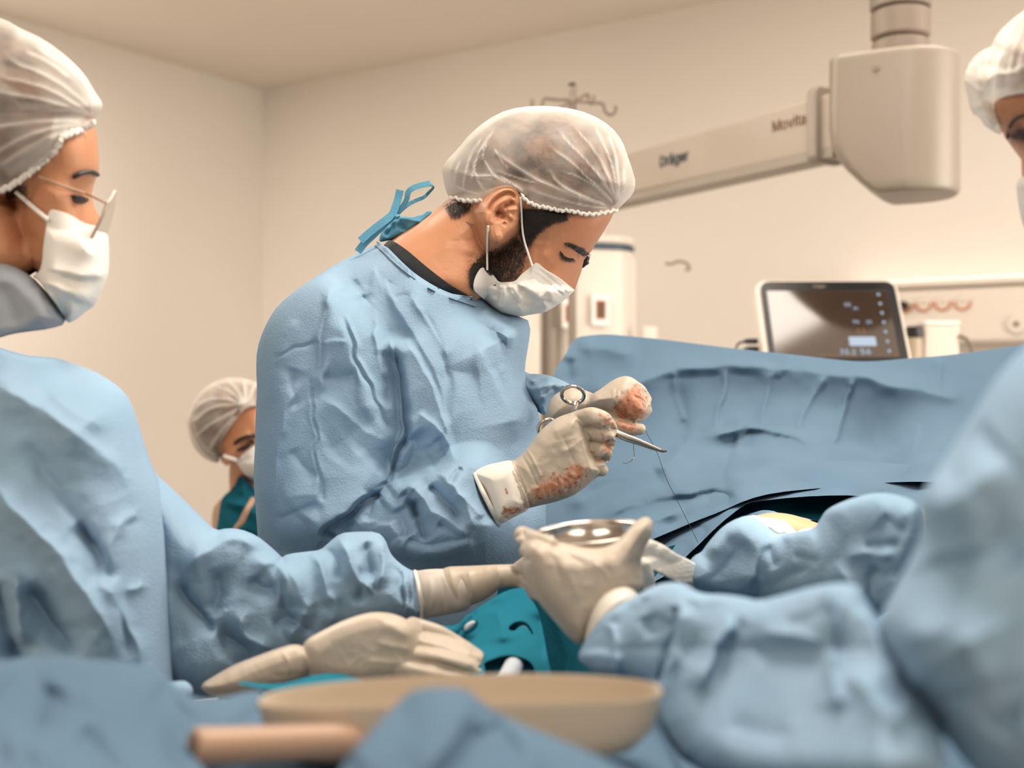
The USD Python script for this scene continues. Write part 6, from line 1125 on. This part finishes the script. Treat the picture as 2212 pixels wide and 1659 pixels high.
for a, b, c, h in (((650, 670), (660, 760), (690, 900), 7), ((885, 660), (870, 780), (830, 930), 9), ((1090, 660), (1070, 790), (1040, 910), 6), ((1320, 672), (1270, 800), (1200, 940), 9), ((1450, 690), (1410, 850), (1360, 1000), 9), ((1850, 600), (1840, 680), (1815, 760), 5), ((1740, 900), (1730, 960), (1715, 1030), 4), ((1180, 600), (1150, 650), (1110, 700), 3)): u_(h, 5, 10, a, b, c, taper=.12)
u_(-9, 14, 22, (665, 720), (675, 820), (690, 940), (700, 1000)); u_(18, 16, 14, (720, 960), (790, 930), (900, 930), (990, 915), (1180, 950), (1320, 1030)); u_(22, 14, 46, (560, 1120), (640, 1060), (700, 985), (800, 950), (990, 918), taper=.12); u_(-14, 10, 24, (800, 1000), (1000, 925), (1180, 960), (1320, 1035)); u_(18, 16, 60, (860, 1150), (1000, 1120), (1200, 1070), (1370, 1010), (1700, 1030), (1900, 1030), taper=.1)
u_(-16, 26, 10, (1300, 960), (1360, 1005), (1500, 1015), (1700, 1030)); u_(-5, 6, 12, (940, 940), (900, 1060), (850, 1170)); u_(20, 18, 30, (150, 1280), (400, 1170), (620, 1100)); u_(-16, 12, 30, (200, 1220), (350, 1190), (600, 1105)); u_(-14, 8, 18, (430, 1280), (620, 1230), (800, 1210), (960, 1230)); u_(14, 24, 10, (300, 1330), (480, 1270), (640, 1220), (840, 1195)); u_(12, 12, 12, (320, 1400), (520, 1340), (700, 1270)); u_(-24, 30, 26, (1000, 1170), (1300, 1140), (1600, 1120), (1740, 1110)); u_(-24, 22, 22, (560, 1370), (760, 1290), (950, 1210))
up_mesh = sheet(poly(up_out, 1), upc, us_, 6, .0015, extra=lambda xy, D: crumple(xy, D, .0025, .14, 71), fine=[(shapely.box(1140, 700, 2212, 1240), 5)])
obj('screen_sheet', up_mesh, drape_blue, drape, smooth=True)
# the folded band around the opening
bd_out = kE((500, 1640), (640, 1560), (705, 1490), (760, 1440), (850, 1350), (960, 1262), (1005, 1246), (1200, 1224), (1400, 1216), (1500, 1222), (1700, 1290), (1900, 1250), (1900, 1100), (1700, 1080), (1410, 1060), (1200, 1075), (950, 1110), (700, 1220), (500, 1320), (400, 1400), (420, 1560))
bdc = [(1400, 1230, 1.44), (1480, 1200, 1.43), (1600, 1090, 1.47), (1700, 1070, 1.47), (1820, 1055, 1.46), (1960, 1075, 1.42), (1480, 1110, 1.60), (1400, 1160, 1.60), (1600, 1030, 1.64), (1820, 1005, 1.62), (1960, 1010, 1.58), (1900, 1100, 1.40), (1350, 1190, 1.58)]
obj('edge_band', sheet(poly(bd_out, 1), bdc, [S(10, 10, 12, kE((720, 1470), (860, 1330), (980, 1240), (1200, 1205), (1410, 1190), (1600, 1200)), taper=.05), S(-8, 6, 10, kE((700, 1360), (760, 1330), (800, 1380), (740, 1440))), S(-5, 5, 8, kE((960, 1235), (1100, 1215), (1300, 1205)))], 4, .003, extra=lambda xy, D: crumple(xy, D, .002, .05, 73), smooth=.0), drape_blue, drape, smooth=True)
ib_out = kE((690, 1540), (760, 1450), (860, 1340), (900, 1240), (1000, 1180), (1200, 1150), (1400, 1140), (1700, 1130), (1760, 1200), (1700, 1290), (1400, 1300), (1290, 1335), (1230, 1315), (1080, 1290), (1000, 1302), (900, 1370), (800, 1480), (740, 1560))
obj('inner_layer', sheet(poly(ib_out, 1), [(1490, 1210, 1.46), (1610, 1095, 1.55), (1720, 1088, 1.56), (1820, 1082, 1.55), (1640, 1050, 1.68), (1850, 1035, 1.68), (1960, 1030, 1.62), (1960, 1100, 1.5), (1640, 1112, 1.46), (1760, 1125, 1.44), (1540, 1180, 1.44)], [S(8, 3, 5, kE((760, 1470), (880, 1340), (980, 1262), (1200, 1240), (1400, 1232)), taper=.05)], 4, .002), teal_plastic, drape, smooth=True)
# the sheet over table and legs
def under_drape():
    xs = np.concatenate([np.linspace(-.10, .0, 10), np.linspace(.02, .74, 46), np.linspace(.76, .82, 6)]); ys = np.linspace(.46, 2.0, 90)
    gx, gy = np.meshgrid(xs, ys)
    hump = .115 * np.exp(-((gx - .38) / .19) ** 4) * (1 / (1 + np.exp(-(gy - 1.22) / .05))) * (1 / (1 + np.exp((gy - 1.9) / .05)))
    legs_ = .085 * (np.exp(-((gx - .28) / .07) ** 2) + np.exp(-((gx - .48) / .07) ** 2)) * np.clip(1.2 - (gy - 1.2) * 2, 0, 1) * (gy < 1.6)
    z = .975 + hump + legs_ * np.clip((gy - .5) / .2, .2, 1)
    gx = .38 + (gx - .38) * np.where(gx < .38, 0.44 - .06 / (1 + np.exp(-(gy - 1.34) / .02)), .27) / np.where(gx < .38, .48, .44)
    edge = np.clip((.09 - gx) / .08, 0, 1) + np.clip((gx - .61) / .04, 0, 1)
    z = z - .45 * edge ** 1.5
    z = z + .014 * (meshkit.fbm(np.stack([gx / .07, gy / .12, 0 * gx], -1), 3, 81) - .5)
    n, m = gx.shape; idx = np.arange(n * m).reshape(n, m)
    f = np.vstack([np.stack([idx[:-1, :-1], idx[:-1, 1:], idx[1:, 1:]], -1).reshape(-1, 3), np.stack([idx[:-1, :-1], idx[1:, 1:], idx[1:, :-1]], -1).reshape(-1, 3)])
    v = np.stack([gx, gy, z], -1).reshape(-1, 3)
    return np.vstack([v, v - [0, 0, .003]]), np.vstack([f, f[:, ::-1] + n * m])
obj('table_sheet', under_drape(), drape_blue, drape, smooth=True)
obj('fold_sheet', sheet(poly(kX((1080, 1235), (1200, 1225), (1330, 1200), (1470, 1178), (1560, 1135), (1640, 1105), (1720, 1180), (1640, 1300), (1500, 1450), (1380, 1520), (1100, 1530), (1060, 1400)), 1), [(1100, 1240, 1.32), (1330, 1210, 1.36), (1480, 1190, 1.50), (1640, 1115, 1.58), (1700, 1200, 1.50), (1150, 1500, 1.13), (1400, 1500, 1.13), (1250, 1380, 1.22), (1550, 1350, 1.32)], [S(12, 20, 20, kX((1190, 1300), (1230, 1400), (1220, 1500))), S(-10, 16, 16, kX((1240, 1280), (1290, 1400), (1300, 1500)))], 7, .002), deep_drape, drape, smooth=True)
obj('screen_bar', tube(np.array([P(1245, 770, 2.11), P(1600, 800, 2.09), P(2000, 815, 2.06), P(2500, 760, 1.97)]), .010, 12), steel, drape)

# teal pouch with cut-outs next to the resting hand
pouch = thing('instrument_pouch', 'teal plastic instrument pouch with arched cut-outs and a white tube, beside the resting gloved hand', 'pouch', loc=P(1120, 1400, 1.06))
po = poly(kQ((-60, 700), (60, 720), (200, 690), (330, 560), (450, 470), (560, 400), (700, 310), (850, 230), (1000, 190), (1100, 185), (1150, 300), (1260, 430), (1320, 600), (1380, 900), (1420, 1150), (1480, 1400), (1500, 1640), (1300, 1700), (700, 1720), (300, 1720), (100, 1400), (-60, 1000)), 1)
hole1 = poly(kQ((870, 760), (920, 690), (1000, 655), (1080, 650), (1160, 690), (1210, 770), (1235, 840), (1210, 840), (1170, 770), (1130, 725), (1080, 710), (1020, 730), (980, 780), (930, 785)))
hole2 = poly(kQ((530, 1225), (650, 1180), (770, 1135), (900, 1120), (1040, 1145), (1150, 1185), (1220, 1250), (1255, 1350), (1270, 1480), (1200, 1500), (1000, 1550), (700, 1600), (560, 1500), (560, 1300)))
pctrl = [(960, 1350, 1.09), (1000, 1320, 1.11), (1060, 1290, 1.13), (1130, 1270, 1.14), (1160, 1330, 1.10), (1180, 1420, 1.04), (1190, 1480, .99), (1100, 1350, 1.075), (1080, 1420, 1.02), (1100, 1490, .96), (1000, 1480, .97), (980, 1420, 1.03), (1230, 1480, 1.02)]
obj('pouch_front', sheet(po.difference(hole1).difference(hole2), pctrl, [S(10, 26, 26, kQ((700, 400), (760, 700), (800, 1000))), S(-14, 16, 20, kQ((1300, 520), (1340, 800), (1380, 1200))), S(7, 10, 8, kQ((330, 600), (560, 420), (900, 240)))], 3.5, .0025), teal_plastic, pouch, smooth=True)
obj('pouch_back', sheet(poly(kQ((400, 900), (900, 560), (1300, 640), (1420, 1100), (1460, 1650), (500, 1700), (380, 1300))), lambda xy: rbf(pctrl)(xy) + .032, [S(14, 30, 30, kQ((900, 1200), (940, 1400), (860, 1600)))], 6, .003), teal_plastic, pouch, smooth=True)
def qp(x, y, d): a = kQ((x, y))[0]; return P(a[0], a[1], d)
obj('tube_end', tube(spline([qp(960, 1240, 1.035), qp(940, 1300, 1.02), qp(880, 1420, 1.0), qp(800, 1520, .985), qp(740, 1640, .97)], 6), [.006] + [.0088] * 24, 14), paint('tube_white', (.55, .60, .66), .4), pouch, smooth=True)
obj('tube_bead', at(ell((0, 0, 0), .006), np.array([[1, 0, 0, qp(1080, 800, 1.085)[0]], [0, 1, 0, qp(1080, 800, 1.085)[1]], [0, 0, 1, qp(1080, 800, 1.085)[2]], [0, 0, 0, 1.]])), paint('tube_white_2', (.60, .60, .62), .4), pouch)
clip_ = thing('tube_clamp', 'small teal plastic clamp with a loop, next to the tips of the resting glove', 'clamp', loc=qp(320, 720, 1.06))
a = np.linspace(0, 2 * math.pi, 28, endpoint=False); el = np.stack([350 + 105 * np.cos(a) * .75 + 40 * np.sin(a) * .6, 720 - 105 * np.cos(a) * .62 + 60 * np.sin(a) * .6], 1); e2 = kQ(*el)
obj('loop', tube(P(e2[:, 0], e2[:, 1], 1.062), .0026, 10, closed=True), teal_plastic, clip_, smooth=True)
obj('arm', tube(np.array([qp(270, 800, 1.062), qp(210, 860, 1.06), qp(160, 950, 1.055)]), .0036, 10), teal_plastic, clip_, smooth=True)
obj('arm', tube(np.array([qp(360, 580, 1.068), qp(250, 690, 1.064), qp(200, 760, 1.062), qp(100, 850, 1.06)]), .003, 10), teal_plastic, clip_, smooth=True)
obj('pad', puff([lobe(poly(kQ((262, 760), (290, 690), (380, 640), (432, 650), (420, 700), (350, 760), (285, 800))), 1.06, .004, 6)], 2), paint('clamp_pad', (.55, .57, .62), .5), clip_, smooth=True)

# ---------------------------------------------------------------- instrument stand in the foreground
stand = thing('instrument_stand', 'low instrument stand hidden under the foreground drapes', 'stand', loc=(-.12, .62, 0))
v, f = slab(cplan(.42, .34, .03), .016, .004); obj('tray', fixn((v + [-.12, .62, 1.070], f)), steel, stand)
obj('post', at(cyl(.016, 1.0, 20), frame((-.28, .62, .062), (1, 0, 0), (0, 1, 0))), steel, stand)
obj('crossbar', tube(np.array([[-.31, .62, 1.052], [.06, .62, 1.052]]), .010, 12), steel, stand)
obj('foot', tube(np.array([[-.28, .40, .05], [-.28, .84, .05]]), .016, 12), steel, stand); obj('foot', tube(np.array([[-.28, .62, .05], [.06, .62, .05]]), .016, 12), steel, stand)
fd = thing('stand_drape', 'blurred blue cloth bunched up in the bottom left corner of the foreground', 'drape', loc=(-.2, .6, 1.05))
fl_out = kX((-260, 1440), (-120, 1425), (0, 1428), (58, 1418), (120, 1416), (190, 1424), (270, 1432), (325, 1436), (355, 1460), (390, 1490), (430, 1512), (480, 1508), (530, 1494), (566, 1492), (572, 1505), (555, 1535), (510, 1560), (460, 1585), (418, 1605), (425, 1640), (470, 1700), (560, 1850), (-300, 1900))
flc = [(-200, 1440, .66), (60, 1420, .66), (320, 1440, .67), (470, 1510, .68), (566, 1495, .70), (-100, 1560, .55), (150, 1550, .56), (350, 1560, .60), (450, 1590, .62), (0, 1700, .48), (300, 1700, .50), (500, 1750, .52)]
st_ = []
def v_(h, wl, wr, *pts, **k): st_.append(S(h, wl, wr, kX(*pts), **k))
v_(14, 30, 40, (60, 1440), (130, 1470), (220, 1520), (330, 1590), (400, 1660)); v_(-16, 30, 36, (120, 1480), (80, 1540), (90, 1590)); v_(-16, 30, 36, (170, 1570), (230, 1640), (280, 1700)); v_(10, 24, 30, (370, 1480), (420, 1530), (480, 1540), (550, 1510)); v_(-10, 26, 30, (330, 1470), (400, 1560), (430, 1600)); v_(12, 30, 30, (-40, 1560), (20, 1500), (70, 1450)); v_(8, 30, 30, (0, 1620), (60, 1600), (120, 1650))
obj('cloth', sheet(poly(fl_out, 1), flc, st_, 7, .002, extra=lambda xy, D: crumple(xy, D, .004, .06, 91)), drape_blue, fd, smooth=True)
cd = thing('stand_drape', 'blurred tent of blue cloth at the bottom edge, in front of the beige basin', 'drape', loc=(0, .5, 1.1))
cd_out = kX((690, 1800), (735, 1665), (762, 1622), (800, 1580), (840, 1540), (868, 1508), (890, 1492), (930, 1483), (975, 1484), (1010, 1488), (1030, 1508), (1075, 1540), (1140, 1570), (1220, 1602), (1310, 1640), (1380, 1680), (1460, 1800))
cdc = [(930, 1485, .54), (1005, 1488, .55), (860, 1515, .54), (1080, 1540, .56), (950, 1560, .49), (780, 1600, .50), (1220, 1600, .54), (900, 1700, .43), (1100, 1700, .45), (700, 1750, .44), (1400, 1720, .5)]
ct = []
def c_(h, wl, wr, *pts, **k): ct.append(S(h, wl, wr, kX(*pts), **k))
c_(12, 36, 30, (990, 1495), (1010, 1550), (960, 1620), (890, 1680)); c_(-20, 26, 34, (1060, 1560), (1010, 1610), (960, 1670), (930, 1720)); c_(10, 30, 26, (1080, 1550), (1130, 1600), (1160, 1680)); c_(-14, 20, 22, (1060, 1550), (1100, 1600), (1120, 1650)); c_(10, 40, 40, (850, 1530), (800, 1600), (760, 1660))
obj('cloth', sheet(poly(cd_out, 1), cdc, ct, 7, .002, extra=lambda xy, D: crumple(xy, D, .003, .06, 92)), drape_blue, cd, smooth=True)
# cloth that covers the stand's tray
def tray_cloth():
    xs, ys = np.linspace(-.38, .14, 60), np.linspace(.40, .84, 50); gx, gy = np.meshgrid(xs, ys)
    d = np.maximum(np.abs(gx + .12) - .215, np.abs(gy - .62) - .18); z = 1.084 - .30 * np.clip(d / .045, 0, 1) ** 1.3 + .006 * (meshkit.fbm(np.stack([gx / .06, gy / .06, 0 * gx], -1), 3, 95) - .5)
    n, m = gx.shape; i = np.arange(n * m).reshape(n, m); f = np.vstack([np.stack([i[:-1, :-1], i[:-1, 1:], i[1:, 1:]], -1).reshape(-1, 3), np.stack([i[:-1, :-1], i[1:, 1:], i[1:, :-1]], -1).reshape(-1, 3)])
    v = np.stack([gx, gy, z], -1).reshape(-1, 3); return np.vstack([v, v - [0, 0, .002]]), np.vstack([f, f[:, ::-1] + n * m])
top('stand_cover', tray_cloth(), drape_blue, 'flat blue cloth lying over the stand under the beige basin and tube', 'drape', smooth=True)
# beige basin and tube
bas = thing('kidney_basin', 'long beige plastic basin lying tilted in the blurred foreground', 'basin', loc=P(1000, 1530, .66))
bl_, br_ = P(564, 1522, .665), P(1428, 1502, .650); bc = (bl_ + br_) / 2; bx = unit(br_ - bl_); bn = unit(np.array([0.0, .01, 1.])); by = np.cross(bn, bx); by = unit(by); bn = np.cross(bx, by)
A_, B_ = np.linalg.norm(br_ - bl_) / 2, .036
th_ = np.linspace(0, 2 * math.pi, 84, endpoint=False)
def kid(sc, z): 
    x = A_ * np.sign(np.cos(th_)) * np.abs(np.cos(th_)) ** .85 * sc; y = B_ * np.sign(np.sin(th_)) * np.abs(np.sin(th_)) ** .75 * sc + .010 * (1 - (x / A_) ** 2) * sc
    return np.column_stack([x, y, np.full(len(th_), z)])
lv_ = [kid(s, z) for s, z in ((.70, -.030), (.86, -.028), (.95, -.018), (.99, -.006), (1.0, .0), (1.012, .0022), (1.0, .0036), (.985, .0024), (.965, -.006), (.92, -.017), (.83, -.025), (.66, -.027))]
n_k = len(th_); vv = np.vstack(lv_ + [[[0, 0, -.030]], [[0, 0, -.027]]]); i = np.arange(n_k); j = (i + 1) % n_k; ff_ = []
for k in range(len(lv_) - 1): ff_ += [np.stack([k * n_k + i, k * n_k + j, k * n_k + n_k + j], 1), np.stack([k * n_k + i, k * n_k + n_k + j, k * n_k + n_k + i], 1)]
ff_ += [np.stack([j, i, 0 * i + len(lv_) * n_k], 1), np.stack([(len(lv_) - 1) * n_k + i, (len(lv_) - 1) * n_k + j, 0 * i + len(lv_) * n_k + 1], 1)]
obj('bowl', fixn((bc + vv[:, :1] * bx + vv[:, 1:2] * by + vv[:, 2:] * bn, np.vstack(ff_))), beige_plastic, bas, smooth=50)
tb_ = thing('rubber_tube', 'short peach rubber tube with an open end, left of the beige basin', 'tube', loc=P(580, 1625, .60))
pa, pb = P(424, 1612, .585), P(780, 1600, .64)
ax = unit(pb - pa); prof = [(.0045, .0), (.0080, .0005), (.0092, .002), (.0092, np.linalg.norm(pb - pa)), (.0045, np.linalg.norm(pb - pa)), (.0045, .0)]
v, f = lathe(prof, 32); ux = unit(np.cross(ax, [0, 0, 1.])); uy = np.cross(ax, ux); obj('tube', fixn((pa + v[:, :1] * ux + v[:, 1:2] * uy + v[:, 2:] * ax, f)), peach_plastic, tb_, smooth=50)
obj('end_ring', tube(pa + .0072 * (np.cos(np.linspace(0, 6.28, 24, endpoint=False))[:, None] * ux + np.sin(np.linspace(0, 6.28, 24, endpoint=False))[:, None] * uy), .0022, 8, closed=True), peach_plastic, tb_, smooth=True)
# the folded teal towel under the resting hand
tw = top('folded_towel', sheet(poly(kD((280, 725), (300, 722), (400, 735), (480, 728), (560, 705), (620, 692), (690, 690), (760, 708), (830, 728), (950, 735), (1000, 745), (1000, 770), (900, 762), (780, 755), (640, 757), (500, 760), (400, 755), (290, 735)), 1), [(515, 1475, .93), (700, 1478, .90), (900, 1485, .89), (690, 1456, .96), (875, 1480, .93), (600, 1492, .885)], [S(6, 8, 10, kD((540, 715), (680, 700), (800, 725)))], 3.5, .003), teal_plastic, 'teal towel edge, a thin dark strip under the flat resting glove', 'towel', smooth=True)
